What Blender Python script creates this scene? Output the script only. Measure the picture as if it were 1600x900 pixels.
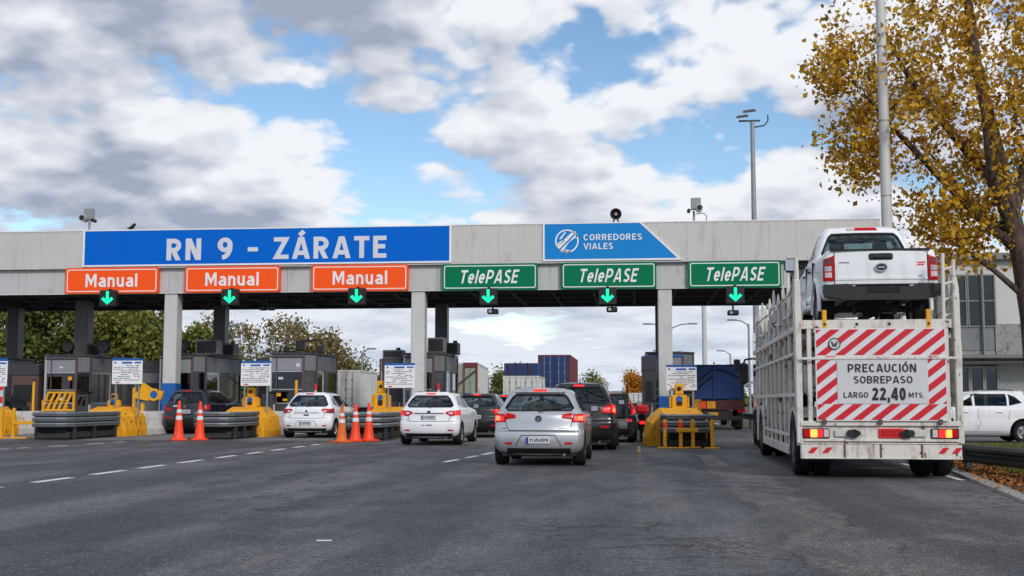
import bpy, bmesh, math, random
from math import sin, cos, pi, radians, sqrt
from mathutils import Vector, Matrix, noise as mnoise
import numpy as np

random.seed(7)
S = bpy.context.scene
for o in list(bpy.data.objects):
    bpy.data.objects.remove(o)
COL = S.collection

# ------------------------------------------------------------------ camera
cam_d = bpy.data.cameras.new('camera')
cam = bpy.data.objects.new('camera', cam_d)
COL.objects.link(cam)
FPX = 1850.0
cam_d.sensor_width = 36.0
cam_d.lens = FPX / 1600 * 36
cam_d.clip_start = 0.1
cam_d.clip_end = 3000
cam.location = (0, 0, 1.2)
cam.rotation_euler = (pi / 2 + math.atan(178 / FPX), 0, math.atan(190 / FPX))
S.camera = cam

# ------------------------------------------------------------------ sky
SUN_EL, SUN_AZ = radians(31), radians(148)     # azimuth from +Y, clockwise: behind the viewer, to the right
W = bpy.data.worlds.new('World'); S.world = W; W.use_nodes = True
wn, wl = W.node_tree.nodes, W.node_tree.links
wn.clear()
def N(t, **k):
    n = wn.new(t)
    for a, b in k.items():
        if a.startswith('i_'): n.inputs[int(a[2:])].default_value = b
        else: setattr(n, a, b)
    return n
sky = N('ShaderNodeTexSky'); sky.sky_type = 'NISHITA'; sky.sun_disc = False
sky.sun_elevation = SUN_EL; sky.sun_rotation = SUN_AZ
sky.air_density = 1.0; sky.dust_density = 0.0; sky.ozone_density = 1.6
CL0, CL1, CG0, CG1 = 0.35, 0.455, 0.375, 0.68
bg_sky = N('ShaderNodeBackground'); bg_sky.inputs[1].default_value = 0.135
hs = N('ShaderNodeHueSaturation'); hs.inputs['Saturation'].default_value = 1.1
hs.inputs['Value'].default_value = 1.0
wl.new(sky.outputs[0], hs.inputs['Color']); wl.new(hs.outputs[0], bg_sky.inputs[0])
tc = N('ShaderNodeTexCoord')
CLOUD_OFF = (1.6, 0.9, 0.38)
def wmath(op, a, b=None, c=None):
    m = N('ShaderNodeMath', operation=op)
    for i, v in enumerate((a, b, c)):
        if v is None: continue
        if isinstance(v, (int, float)): m.inputs[i].default_value = v
        else: wl.new(v, m.inputs[i])
    return m.outputs[0]
def ramp(src, a, b, smooth=True):
    m = N('ShaderNodeMapRange'); m.interpolation_type = 'SMOOTHSTEP' if smooth else 'LINEAR'
    m.inputs[1].default_value = a; m.inputs[2].default_value = b
    wl.new(src, m.inputs[0]); return m.outputs[0]
# directions with the elevation stretched near the horizon, so that distant clouds flatten into rows
sepz = N('ShaderNodeSeparateXYZ'); wl.new(tc.outputs['Generated'], sepz.inputs[0])
lz = wmath('MULTIPLY', wmath('LOGARITHM', wmath('ADD', wmath('MAXIMUM', sepz.outputs[2], 0.0), 0.07), math.e), 0.58)
cmb = N('ShaderNodeCombineXYZ'); wl.new(sepz.outputs[0], cmb.inputs[0]); wl.new(sepz.outputs[1], cmb.inputs[1]); wl.new(lz, cmb.inputs[2])
warped = cmb.outputs[0]
def cloud_density(off, octaves=3):
    """cumulus density (large drifts plus rounded billows) looked up at a shifted direction"""
    mp = N('ShaderNodeVectorMath', operation='ADD')
    mp.inputs[1].default_value = (CLOUD_OFF[0] + off[0], CLOUD_OFF[1] + off[1], CLOUD_OFF[2] + off[2] * 2.1)
    wl.new(warped, mp.inputs[0])
    wn_ = N('ShaderNodeTexNoise'); wn_.inputs['Scale'].default_value = 22; wn_.inputs['Detail'].default_value = 5
    wl.new(mp.outputs[0], wn_.inputs['Vector'])
    wrp = N('ShaderNodeVectorMath', operation='MULTIPLY_ADD'); wrp.inputs[1].default_value = (.05, .05, .05)
    wl.new(wn_.outputs['Color'], wrp.inputs[0]); wl.new(mp.outputs[0], wrp.inputs[2])
    n1 = N('ShaderNodeTexNoise'); n1.inputs['Scale'].default_value = 5.4
    n1.inputs['Detail'].default_value = 4; n1.inputs['Roughness'].default_value = 0.5
    wl.new(mp.outputs[0], n1.inputs['Vector'])
    d = n1.outputs[0]
    for sc, amp in ((12.0, .24), (26.0, .13), (58.0, .06))[:octaves]:
        v = N('ShaderNodeTexVoronoi', feature='F1'); v.inputs['Scale'].default_value = sc
        wl.new(wrp.outputs[0], v.inputs['Vector'])
        d = wmath('ADD', d, wmath('MULTIPLY', wmath('SUBTRACT', .42, v.outputs['Distance']), amp))
    fn = N('ShaderNodeTexNoise'); fn.inputs['Scale'].default_value = 30; fn.inputs['Detail'].default_value = 6; fn.inputs['Roughness'].default_value = .62
    wl.new(mp.outputs[0], fn.inputs['Vector'])
    return wmath('ADD', d, wmath('MULTIPLY', wmath('SUBTRACT', fn.outputs[0], .5), .10))
d0 = cloud_density((0, 0, 0)); d1 = cloud_density((.006, 0, .014), 2); d2 = cloud_density((.012, 0, .034), 1); d3 = cloud_density((.016, 0, .062), 0)
crowd = wmath('MULTIPLY', wmath('SUBTRACT', 1.0, ramp(sepz.outputs[2], 0.0, 0.13)), 0.15)   # layers pile up towards the horizon
mask = ramp(wmath('ADD', d0, crowd), CL0, CL1)
above = wmath('ADD', wmath('ADD', wmath('MULTIPLY', d1, .30), wmath('MULTIPLY', d2, .40)), wmath('MULTIPLY', d3, .30))
relief = wmath('SUBTRACT', d1, d0)
grey = wmath('ADD', ramp(above, CG0, CG1), wmath('MULTIPLY', relief, 2.2)); grey = ramp(grey, 0.0, 1.0, False)
cr = N('ShaderNodeMix', data_type='RGBA')
wl.new(grey, cr.inputs['Factor'])
cr.inputs['A'].default_value = (0.89, 0.91, 0.955, 1)
cr.inputs['B'].default_value = (0.36, 0.41, 0.53, 1)
far = wmath('MULTIPLY', wmath('SUBTRACT', 1.0, ramp(sepz.outputs[2], 0.0, 0.16)), 0.50)
cf = N('ShaderNodeMix', data_type='RGBA'); wl.new(far, cf.inputs['Factor']); wl.new(cr.outputs['Result'], cf.inputs['A']); cf.inputs['B'].default_value = (0.64, 0.74, 0.88, 1)
bg_c = N('ShaderNodeBackground'); bg_c.inputs[1].default_value = 1.0
wl.new(cf.outputs['Result'], bg_c.inputs[0])
mixw = N('ShaderNodeMixShader')
wl.new(mask, mixw.inputs[0]); wl.new(bg_sky.outputs[0], mixw.inputs[1]); wl.new(bg_c.outputs[0], mixw.inputs[2])
W.cycles.sampling_method = 'MANUAL'; W.cycles.sample_map_resolution = 512
wo = N('ShaderNodeOutputWorld'); wl.new(mixw.outputs[0], wo.inputs[0])

# ------------------------------------------------------------------ sun
sd = bpy.data.lights.new('sun', 'SUN'); sd.energy = 2.0; sd.angle = radians(12); sd.color = (1.0, 0.95, 0.88)
sun = bpy.data.objects.new('sun', sd); COL.objects.link(sun)
sdir = Vector((sin(SUN_AZ) * cos(SUN_EL), cos(SUN_AZ) * cos(SUN_EL), sin(SUN_EL)))
sun.rotation_euler = sdir.to_track_quat('Z', 'Y').to_euler()
sun.location = (0, 0, 60)

S.view_settings.view_transform = 'Standard'; S.view_settings.look = 'None'
S.view_settings.exposure = 0.0; S.view_settings.gamma = 1.0
S.view_settings.use_curve_mapping = False
S.render.engine = 'CYCLES'
S.cycles.max_bounces = 5; S.cycles.transparent_max_bounces = 12

# ------------------------------------------------------------------ materials
def rgb(r, g, b):          # 8-bit sRGB -> linear
    f = lambda c: ((c / 255 + 0.055) / 1.055) ** 2.4 if c / 255 > 0.04045 else c / 255 / 12.92
    return (f(r), f(g), f(b), 1)
class NT:
    def __init__(s, name):
        s.m = bpy.data.materials.new(name); s.m.use_nodes = True
        s.n, s.l = s.m.node_tree.nodes, s.m.node_tree.links
        s.p = s.n['Principled BSDF']
        s._oc = None
    def new(s, t, **k):
        n = s.n.new(t)
        for a, b in k.items(): setattr(n, a, b)
        return n
    def coords(s, scale=(1, 1, 1), kind='Object'):
        t = s.new('ShaderNodeTexCoord'); mp = s.new('ShaderNodeMapping'); mp.inputs['Scale'].default_value = scale
        s.l.new(t.outputs[kind], mp.inputs[0]); return mp.outputs[0]
    def world(s, scale=(1, 1, 1)):
        g = s.new('ShaderNodeNewGeometry'); mp = s.new('ShaderNodeMapping'); mp.inputs['Scale'].default_value = scale
        s.l.new(g.outputs['Position'], mp.inputs[0]); return mp.outputs[0]
    def noise(s, vec, scale, detail=4, rough=0.55, dist=0):
        n = s.new('ShaderNodeTexNoise'); n.inputs['Scale'].default_value = scale
        n.inputs['Detail'].default_value = detail; n.inputs['Roughness'].default_value = rough
        n.inputs['Distortion'].default_value = dist
        s.l.new(vec, n.inputs['Vector']); return n.outputs[0]
    def ramp(s, src, a, b, lo=0.0, hi=1.0):
        m = s.new('ShaderNodeMapRange'); m.interpolation_type = 'SMOOTHSTEP'
        for i, v in zip((1, 2, 3, 4), (a, b, lo, hi)): m.inputs[i].default_value = v
        s.l.new(src, m.inputs[0]); return m.outputs[0]
    def math(s, op, a, b=None):
        m = s.new('ShaderNodeMath', operation=op)
        for i, v in enumerate((a, b)):
            if v is None: continue
            if isinstance(v, (int, float)): m.inputs[i].default_value = v
            else: s.l.new(v, m.inputs[i])
        return m.outputs[0]
    def mix(s, fac, a, b, blend='MIX'):
        m = s.new('ShaderNodeMix', data_type='RGBA', blend_type=blend)
        for i, v in (('Factor', fac), ('A', a), ('B', b)):
            if isinstance(v, (int, float)): m.inputs[i].default_value = v
            elif isinstance(v, tuple): m.inputs[i].default_value = v
            else: s.l.new(v, m.inputs[i])
        return m.outputs['Result']
    def color(s, c):
        if isinstance(c, tuple): s.p.inputs['Base Color'].default_value = c
        else: s.l.new(c, s.p.inputs['Base Color'])
    def rough(s, r):
        if isinstance(r, (int, float)): s.p.inputs['Roughness'].default_value = r
        else: s.l.new(r, s.p.inputs['Roughness'])
    def bump(s, h, strength=0.3, dist=0.01):
        b = s.new('ShaderNodeBump'); b.inputs['Strength'].default_value = strength; b.inputs['Distance'].default_value = dist
        s.l.new(h, b.inputs['Height']); s.l.new(b.outputs[0], s.p.inputs['Normal'])
MATS = {}
def dark(c, k): return (c[0] * k, c[1] * k, c[2] * k, 1)
def paint(name, c, rough=0.5, metal=0.0, dirt=0.25, dirtcol=(0.10, 0.08, 0.06, 1), scale=3.0, streak=True, spec=0.5, chips=0.0, chipcol=(0.03, 0.03, 0.03, 1), coat=0.0):
    if name in MATS: return MATS[name]
    t = NT(name); v = t.world((1, 1, 1)); vs = t.world((1, 1, 0.18)) if streak else v
    a = t.noise(v, scale, 6, 0.6); b = t.noise(vs, scale * 4, 4, 0.6)
    f = t.math('MULTIPLY', t.ramp(a, 0.42, 0.72), t.ramp(b, 0.42, 0.72))
    col = t.mix(t.math('MULTIPLY', f, dirt * 2.2), c, dirtcol)
    col = t.mix(t.ramp(t.noise(v, scale * 0.4, 3), 0.3, 0.7, 0.0, 0.18), col, dark(c, 0.72))
    if chips:
        col = t.mix(t.math('MULTIPLY', t.ramp(t.noise(v, 5.0, 3, 0.6), 0.66 - chips * 0.2, 0.68 - chips * 0.2), 1.0), col, chipcol)
    t.color(col); t.p.inputs['Metallic'].default_value = metal
    t.p.inputs['Specular IOR Level'].default_value = spec
    t.rough(t.ramp(a, 0.2, 0.8, rough * 0.85, min(1, rough * 1.2)))
    if coat:
        t.p.inputs['Coat Weight'].default_value = coat; t.p.inputs['Coat Roughness'].default_value = 0.06
    MATS[name] = t.m; return t.m
def emit(name, c, strength, base=None):
    if name in MATS: return MATS[name]
    t = NT(name); t.color(base or c); t.p.inputs['Emission Color'].default_value = c
    t.p.inputs['Emission Strength'].default_value = strength; t.rough(0.3)
    MATS[name] = t.m; return t.m
def glass(name, tint, refl=1.0):
    if name in MATS: return MATS[name]
    t = NT(name); t.n.remove(t.p)
    tr = t.new('ShaderNodeBsdfTransparent'); tr.inputs[0].default_value = tint
    gl = t.new('ShaderNodeBsdfGlossy'); gl.inputs['Roughness'].default_value = 0.03; gl.inputs[0].default_value = (1, 1, 1, 1)
    fr = t.new('ShaderNodeFresnel'); fr.inputs[0].default_value = 1.5
    m = t.new('ShaderNodeMixShader'); k = t.math('MULTIPLY', fr.outputs[0], refl)
    t.l.new(k, m.inputs[0]); t.l.new(tr.outputs[0], m.inputs[1]); t.l.new(gl.outputs[0], m.inputs[2])
    t.l.new(m.outputs[0], t.n['Material Output'].inputs[0])
    MATS[name] = t.m; return t.m

M = {}
M['fascia'] = paint('fascia_paint', rgb(198, 196, 192), 0.55, dirt=0.16, dirtcol=rgb(110, 92, 74), scale=0.9)
M['fascia2'] = paint('fascia_paint_low', rgb(190, 190, 190), 0.55, dirt=0.22, dirtcol=rgb(104, 88, 74), scale=1.3)
M['trim'] = paint('white_trim', rgb(225, 225, 225), 0.5, dirt=0.15, scale=1.5)
M['column'] = paint('column_paint', rgb(200, 200, 198), 0.5, dirt=0.15, dirtcol=rgb(100, 84, 70), scale=1.6)
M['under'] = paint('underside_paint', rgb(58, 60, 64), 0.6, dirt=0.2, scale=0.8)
M['blue'] = paint('sign_blue', rgb(0, 102, 206), 0.6, dirt=0.03, scale=0.8, spec=0.1)
M['cvblue'] = paint('sign_light_blue', rgb(30, 134, 208), 0.6, dirt=0.04, scale=0.8, spec=0.12)
M['orange'] = paint('sign_orange', rgb(255, 92, 34), 0.6, dirt=0.04, scale=0.8, spec=0.12)
M['green'] = paint('sign_green', rgb(0, 118, 78), 0.6, dirt=0.04, scale=0.8, spec=0.12)
M['letter'] = paint('letter_white', rgb(238, 238, 240), 0.45, dirt=0.05, scale=1.5)
M['lettergrey'] = paint('letter_silver', rgb(216, 218, 226), 0.4, dirt=0.08, scale=1.5)
M['black'] = paint('black_plastic', rgb(26, 26, 28), 0.45, dirt=0.1)
M['blackmatte'] = paint('black_matte', rgb(20, 20, 21), 0.8, dirt=0.05)
M['arrow'] = emit('arrow_green', (0.0, 0.85, 0.36, 1), 1.0)
M['grey'] = paint('grey_metal', rgb(150, 152, 154), 0.45, 0.3, dirt=0.2)
M['galv'] = paint('galvanised_rail', rgb(120, 126, 130), 0.42, 0.75, dirt=0.35, dirtcol=rgb(60, 58, 56), scale=1.2)
M['darkrail'] = paint('dark_rail', rgb(132, 138, 142), 0.45, 0.4, dirt=0.35, dirtcol=rgb(40, 40, 42), scale=1.2)
M['guard'] = paint('weathered_guardrail', rgb(70, 72, 76), 0.45, 0.6, dirt=0.4, dirtcol=rgb(34, 32, 32), scale=1.0)
M['yellow'] = paint('safety_yellow', rgb(232, 166, 12), 0.5, dirt=0.3, dirtcol=rgb(90, 70, 30), scale=2.0)
M['yellowblock'] = paint('yellow_concrete', rgb(238, 166, 14), 0.7, dirt=0.5, dirtcol=rgb(96, 74, 40), scale=1.4, chips=0.06, chipcol=rgb(70, 62, 54))
M['whiteblock'] = paint('white_concrete', rgb(214, 212, 208), 0.75, dirt=0.35, dirtcol=rgb(110, 104, 96), scale=1.4, chips=0.12, chipcol=rgb(40, 38, 38))
M['concrete'] = paint('concrete', rgb(150, 146, 140), 0.85, dirt=0.4, dirtcol=rgb(80, 76, 70), scale=1.0, streak=False)
M['cone'] = paint('cone_orange', rgb(250, 72, 26), 0.5, dirt=0.15, dirtcol=rgb(120, 50, 30), scale=5)
M['conedirty'] = paint('cone_weathered', rgb(226, 108, 40), 0.6, dirt=0.5, dirtcol=rgb(86, 84, 50), scale=7)
M['reflect'] = paint('reflective_white', rgb(226, 228, 232), 0.3, dirt=0.15)
M['booth'] = paint('booth_grey', rgb(112, 114, 118), 0.5, 0.0, dirt=0.25, scale=1.5)
M['boothlight'] = paint('booth_light_grey', rgb(138, 140, 144), 0.5, 0.0, dirt=0.25, scale=1.5)
M['boothbrown'] = paint('booth_brown', rgb(96, 72, 68), 0.5, 0.0, dirt=0.25, scale=1.5)
M['boothdark'] = paint('booth_dark', rgb(62, 62, 66), 0.5, 0.0, dirt=0.2, scale=1.5)
M['alu'] = paint('aluminium_frame', rgb(196, 198, 200), 0.35, 0.5, dirt=0.1)
M['boothglass'] = glass('booth_glass', (0.34, 0.42, 0.42, 1), 1.6)
M['carglass'] = glass('car_glass', (0.55, 0.63, 0.64, 1), 0.8)
M['clearglass'] = glass('clear_glass', (0.74, 0.84, 0.83, 1), 0.7)
M['darkglass'] = glass('dark_car_glass', (0.10, 0.12, 0.13, 1), 1.0)
M['interior'] = paint('cabin_dark', rgb(40, 41, 44), 0.8, dirt=0.0)
M['seat'] = paint('seat_fabric', rgb(58, 60, 66), 0.85, dirt=0.1)
M['tyre'] = paint('tyre_rubber', rgb(30, 30, 31), 0.85, dirt=0.3, dirtcol=rgb(70, 64, 58), scale=4, spec=0.2)
M['rim'] = paint('alloy_rim', rgb(170, 172, 176), 0.3, 0.8, dirt=0.2)
M['steelrim'] = paint('steel_rim', rgb(120, 120, 122), 0.45, 0.5, dirt=0.4)
M['p_silver'] = paint('silver_car_paint', rgb(196, 198, 202), 0.30, 0.55, dirt=0.2, dirtcol=rgb(96, 90, 84), scale=1.5, coat=0.6)
M['p_white'] = paint('white_car_paint', rgb(240, 241, 243), 0.3, 0.0, dirt=0.16, dirtcol=rgb(120, 112, 102), scale=1.5, coat=0.5)
M['p_black'] = paint('black_car_paint', rgb(24, 25, 28), 0.25, 0.2, dirt=0.08, dirtcol=rgb(80, 76, 72), scale=1.5, coat=0.8)
M['p_navy'] = paint('charcoal_car_paint', rgb(34, 38, 50), 0.25, 0.3, dirt=0.10, dirtcol=rgb(80, 76, 72), scale=1.5, coat=0.8)
M['p_grey'] = paint('grey_car_paint', rgb(128, 128, 130), 0.34, 0.5, dirt=0.12, dirtcol=rgb(76, 70, 66), scale=1.5, coat=0.5)
M['lens'] = paint('red_lens', rgb(196, 10, 14), 0.35, dirt=0.03, spec=.2)
M['lensdark'] = paint('dark_red_lens', rgb(120, 10, 16), 0.12, dirt=0.03, coat=0.6)
M['lensclear'] = paint('clear_lens', rgb(216, 196, 196), 0.1, dirt=0.05, coat=0.6)
M['brake'] = emit('brake_light', (1.0, 0.02, 0.02, 1), 0.9)
M['brakehot'] = emit('brake_light_core', (1.0, 0.16, 0.07, 1), 1.9)
M['brakedim'] = emit('tail_light_dim', (1.0, 0.03, 0.03, 1), 0.45)
M['amber'] = emit('indicator_amber', (1.0, 0.33, 0.06, 1), 1.8)
M['plate'] = paint('plate_white', rgb(206, 208, 212), 0.4, dirt=0.1)
M['plateblue'] = paint('plate_blue', rgb(20, 60, 160), 0.4, dirt=0.05)
M['platered'] = paint('plate_red', rgb(226, 24, 34), 0.4, dirt=0.05)
M['chrome'] = paint('chrome', rgb(190, 192, 196), 0.15, 1.0, dirt=0.05)
M['ink'] = paint('ink_dark', rgb(36, 36, 40), 0.6, dirt=0.0)
M['inkgrey'] = paint('ink_grey', rgb(112, 114, 120), 0.6, dirt=0.0)
M['inkblue'] = paint('ink_blue', rgb(24, 96, 190), 0.6, dirt=0.0)
M['carrier'] = paint('carrier_cream_paint', rgb(216, 211, 202), 0.55, dirt=0.5, dirtcol=rgb(98, 72, 54), scale=3.0, chips=0.05, chipcol=rgb(92, 62, 44))
M['carriergrime'] = paint('carrier_grimy_paint', rgb(184, 178, 168), 0.6, dirt=0.7, dirtcol=rgb(60, 48, 40), scale=3.0)
M['carrierdk'] = paint('carrier_chassis', rgb(52, 50, 50), 0.7, dirt=0.4, scale=2)
M['hazwhite'] = paint('hazard_white', rgb(220, 220, 222), 0.45, dirt=0.08, scale=1.2)
M['hazred'] = paint('hazard_red', rgb(206, 20, 42), 0.42, dirt=0.06, scale=1.2)
M['panelgrey'] = paint('text_panel', rgb(206, 207, 208), 0.5, dirt=0.05, scale=1.0)
M['bluebase'] = paint('column_blue_base', rgb(16, 92, 170), 0.5, dirt=0.25, scale=2)

# ------------------------------------------------------------------ mesh helpers
def tag(o, label=None, cat=None, group=None, kind=None):
    if label: o['label'] = label
    if cat: o['category'] = cat
    if group: o['group'] = group
    if kind: o['kind'] = kind
    return o
def thing(name, label, cat, loc=(0, 0, 0), rotz=0.0, group=None):
    o = bpy.data.objects.new(name, None); COL.objects.link(o); o.empty_display_size = 0.2
    o.location = loc; o.rotation_euler = (0, 0, rotz)
    return tag(o, label, cat, group)
def link(name, me, parent=None):
    o = bpy.data.objects.new(name, me); COL.objects.link(o)
    if parent is not None: o.parent = parent
    return o
def copy_tree(o, parent=None):
    c = o.copy(); COL.objects.link(c)
    if parent is not None: c.parent = parent
    for ch in list(o.children): copy_tree(ch, c)
    return c
class MB:
    def __init__(s): s.v, s.f, s.mi = [], [], []
    def add(s, vs, fs, mi=0):
        k = len(s.v); s.v += [tuple(p) for p in vs]
        s.f += [tuple(i + k for i in f) for f in fs]; s.mi += [mi] * len(fs); return s
    def box(s, x0, y0, z0, x1, y1, z1, b=0.0, mi=0):
        if x0 > x1: x0, x1 = x1, x0
        if y0 > y1: y0, y1 = y1, y0
        if z0 > z1: z0, z1 = z1, z0
        if b <= 0:
            return s.add([(x0, y0, z0), (x1, y0, z0), (x1, y1, z0), (x0, y1, z0), (x0, y0, z1), (x1, y0, z1), (x1, y1, z1), (x0, y1, z1)],
                         [(0, 3, 2, 1), (4, 5, 6, 7), (0, 1, 5, 4), (1, 2, 6, 5), (2, 3, 7, 6), (3, 0, 4, 7)], mi)
        b = min(b, (x1 - x0) * .49, (y1 - y0) * .49, (z1 - z0) * .49)
        vs = []; idx = {}
        for i, X in enumerate((x0, x1)):
            for j, Y in enumerate((y0, y1)):
                for k, Z in enumerate((z0, z1)):
                    sx, sy, sz = (b if i == 0 else -b), (b if j == 0 else -b), (b if k == 0 else -b)
                    idx[i, j, k, 'x'] = len(vs); vs.append((X, Y + sy, Z + sz))
                    idx[i, j, k, 'y'] = len(vs); vs.append((X + sx, Y, Z + sz))
                    idx[i, j, k, 'z'] = len(vs); vs.append((X + sx, Y + sy, Z))
        F = []
        def q(*ids): F.append(tuple(idx[t] for t in ids))
        for i in (0, 1):
            p = [(i, 0, 0, 'x'), (i, 0, 1, 'x'), (i, 1, 1, 'x'), (i, 1, 0, 'x')]; q(*(p if i == 0 else p[::-1]))
            p = [(0, i, 0, 'y'), (1, i, 0, 'y'), (1, i, 1, 'y'), (0, i, 1, 'y')]; q(*(p if i == 0 else p[::-1]))
            p = [(0, 0, i, 'z'), (0, 1, i, 'z'), (1, 1, i, 'z'), (1, 0, i, 'z')]; q(*(p if i == 0 else p[::-1]))
        for a in (0, 1):
            for c in (0, 1):
                e = (a + c) % 2 == 0
                p = [(a, c, 0, 'x'), (a, c, 1, 'x'), (a, c, 1, 'y'), (a, c, 0, 'y')]; q(*(p if not e else p[::-1]))
                p = [(a, 0, c, 'x'), (a, 1, c, 'x'), (a, 1, c, 'z'), (a, 0, c, 'z')]; q(*(p if e else p[::-1]))
                p = [(0, a, c, 'y'), (1, a, c, 'y'), (1, a, c, 'z'), (0, a, c, 'z')]; q(*(p if not e else p[::-1]))
        for i in (0, 1):
            for j in (0, 1):
                for k in (0, 1):
                    p = [(i, j, k, 'x'), (i, j, k, 'y'), (i, j, k, 'z')]
                    q(*(p if (i + j + k) % 2 == 0 else p[::-1]))
        return s.add(vs, F, mi)
    def cyl(s, p0, p1, r0, r1=None, n=12, mi=0, caps=True):
        p0, p1 = Vector(p0), Vector(p1); r1 = r0 if r1 is None else r1
        ax = (p1 - p0); 
        if ax.length < 1e-7: return s
        ax.normalize()
        u = ax.orthogonal().normalized(); w = ax.cross(u)
        vs = []
        for p, r in ((p0, r0), (p1, r1)):
            for i in range(n):
                a = 2 * pi * i / n; vs.append(p + u * (r * cos(a)) + w * (r * sin(a)))
        fs = [(i, (i + 1) % n, n + (i + 1) % n, n + i) for i in range(n)]
        if caps: fs += [tuple(range(n - 1, -1, -1)), tuple(range(n, 2 * n))]
        return s.add(vs, fs, mi)
    def tube(s, pts, rs, n=8, mi=0):
        pts = [Vector(p) for p in pts]
        if isinstance(rs, (int, float)): rs = [rs] * len(pts)
        vs, fs = [], []; u = None
        for i, p in enumerate(pts):
            t = (pts[min(i + 1, len(pts) - 1)] - pts[max(i - 1, 0)]).normalized()
            if u is None: u = t.orthogonal().normalized()
            u = (u - t * u.dot(t)).normalized(); w = t.cross(u)
            for k in range(n):
                a = 2 * pi * k / n; vs.append(p + u * (rs[i] * cos(a)) + w * (rs[i] * sin(a)))
        m = len(pts)
        for i in range(m - 1):
            for k in range(n):
                fs.append((i * n + k, i * n + (k + 1) % n, (i + 1) * n + (k + 1) % n, (i + 1) * n + k))
        fs += [tuple(range(n - 1, -1, -1)), tuple(range((m - 1) * n, m * n))]
        return s.add(vs, fs, mi)
    def prism(s, poly, a, b, plane='xz', mi=0):
        """extrude 2-D polygon: xz along y, yz along x, xy along z"""
        n = len(poly)
        def P(p, t):
            return {'xz': (p[0], t, p[1]), 'yz': (t, p[0], p[1]), 'xy': (p[0], p[1], t)}[plane]
        vs = [P(p, a) for p in poly] + [P(p, b) for p in poly]
        area = sum(poly[i][0] * poly[(i + 1) % n][1] - poly[(i + 1) % n][0] * poly[i][1] for i in range(n))
        fs = [(i, (i + 1) % n, n + (i + 1) % n, n + i) for i in range(n)] + [tuple(range(n - 1, -1, -1)), tuple(range(n, 2 * n))]
        flip = (area < 0) != (plane == 'xz')
        if b < a: flip = not flip
        if flip: fs = [f[::-1] for f in fs]
        return s.add(vs, fs, mi)
    def lathe(s, prof, c=(0, 0, 0), axis='z', n=20, mi=0):
        c = Vector(c); vs, fs = [], []
        for r, h in prof:
            for k in range(n):
                a = 2 * pi * k / n
                p = {'z': (r * cos(a), r * sin(a), h), 'x': (h, r * cos(a), r * sin(a)), 'y': (r * sin(a), h, r * cos(a))}[axis]
                vs.append(c + Vector(p))
        for i in range(len(prof) - 1):
            for k in range(n):
                fs.append((i * n + k, i * n + (k + 1) % n, (i + 1) * n + (k + 1) % n, (i + 1) * n + k))
        return s.add(vs, fs, mi)
    def ring(s, outer, inner, a, b, plane='xz', mi=0):
        """flat frame between two polygons with equal point counts"""
        n = len(outer)
        def P(p, t):
            return {'xz': (p[0], t, p[1]), 'yz': (t, p[0], p[1]), 'xy': (p[0], p[1], t)}[plane]
        vs = [P(p, a) for p in outer] + [P(p, a) for p in inner] + [P(p, b) for p in outer] + [P(p, b) for p in inner]
        fs = []
        for i in range(n):
            j = (i + 1) % n
            fs += [(i, j, n + j, n + i), (2 * n + i, 3 * n + i, 3 * n + j, 2 * n + j), (i, 2 * n + i, 2 * n + j, j), (n + i, n + j, 3 * n + j, 3 * n + i)]
        return s.add(vs, fs, mi)
    def mesh(s, name, mats, smooth=0):
        me = bpy.data.meshes.new(name); me.from_pydata(s.v, [], s.f)
        mats = mats if isinstance(mats, (list, tuple)) else [mats]
        for m in mats: me.materials.append(M[m] if isinstance(m, str) else m)
        if len(mats) > 1: me.polygons.foreach_set('material_index', s.mi)
        if smooth:
            me.polygons.foreach_set('use_smooth', [True] * len(me.polygons))
            me.set_sharp_from_angle(angle=radians(smooth))
        me.update(); return me
    def build(s, name, mats, parent=None, smooth=0, world=False):
        if world and parent is not None:
            L = parent.location; s.v = [(x - L[0], y - L[1], z - L[2]) for x, y, z in s.v]
        return link(name, s.mesh(name, mats, smooth), parent)
def rrect(x0, z0, x1, z1, r, n=4):
    pts = []
    for cx, cz, a0 in ((x1 - r, z0 + r, -90), (x1 - r, z1 - r, 0), (x0 + r, z1 - r, 90), (x0 + r, z0 + r, 180)):
        for i in range(n + 1):
            a = radians(a0 + 90 * i / n); pts.append((cx + r * cos(a), cz + r * sin(a)))
    return pts
def circ(cx, cz, r, n=24): return [(cx + r * cos(2 * pi * i / n), cz + r * sin(2 * pi * i / n)) for i in range(n)]
def clip(poly, f):
    out = []
    for i in range(len(poly)):
        a, b = poly[i], poly[(i + 1) % len(poly)]; fa, fb = f(a), f(b)
        if fa >= 0: out.append(a)
        if fa * fb < 0:
            t = fa / (fa - fb); out.append((a[0] + (b[0] - a[0]) * t, a[1] + (b[1] - a[1]) * t))
    return out
def arc(cx, cy, rx, ry, a0, a1, n=8): return [(cx + rx * cos(radians(a0 + (a1 - a0) * i / n)), cy + ry * sin(radians(a0 + (a1 - a0) * i / n))) for i in range(n + 1)]
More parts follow.
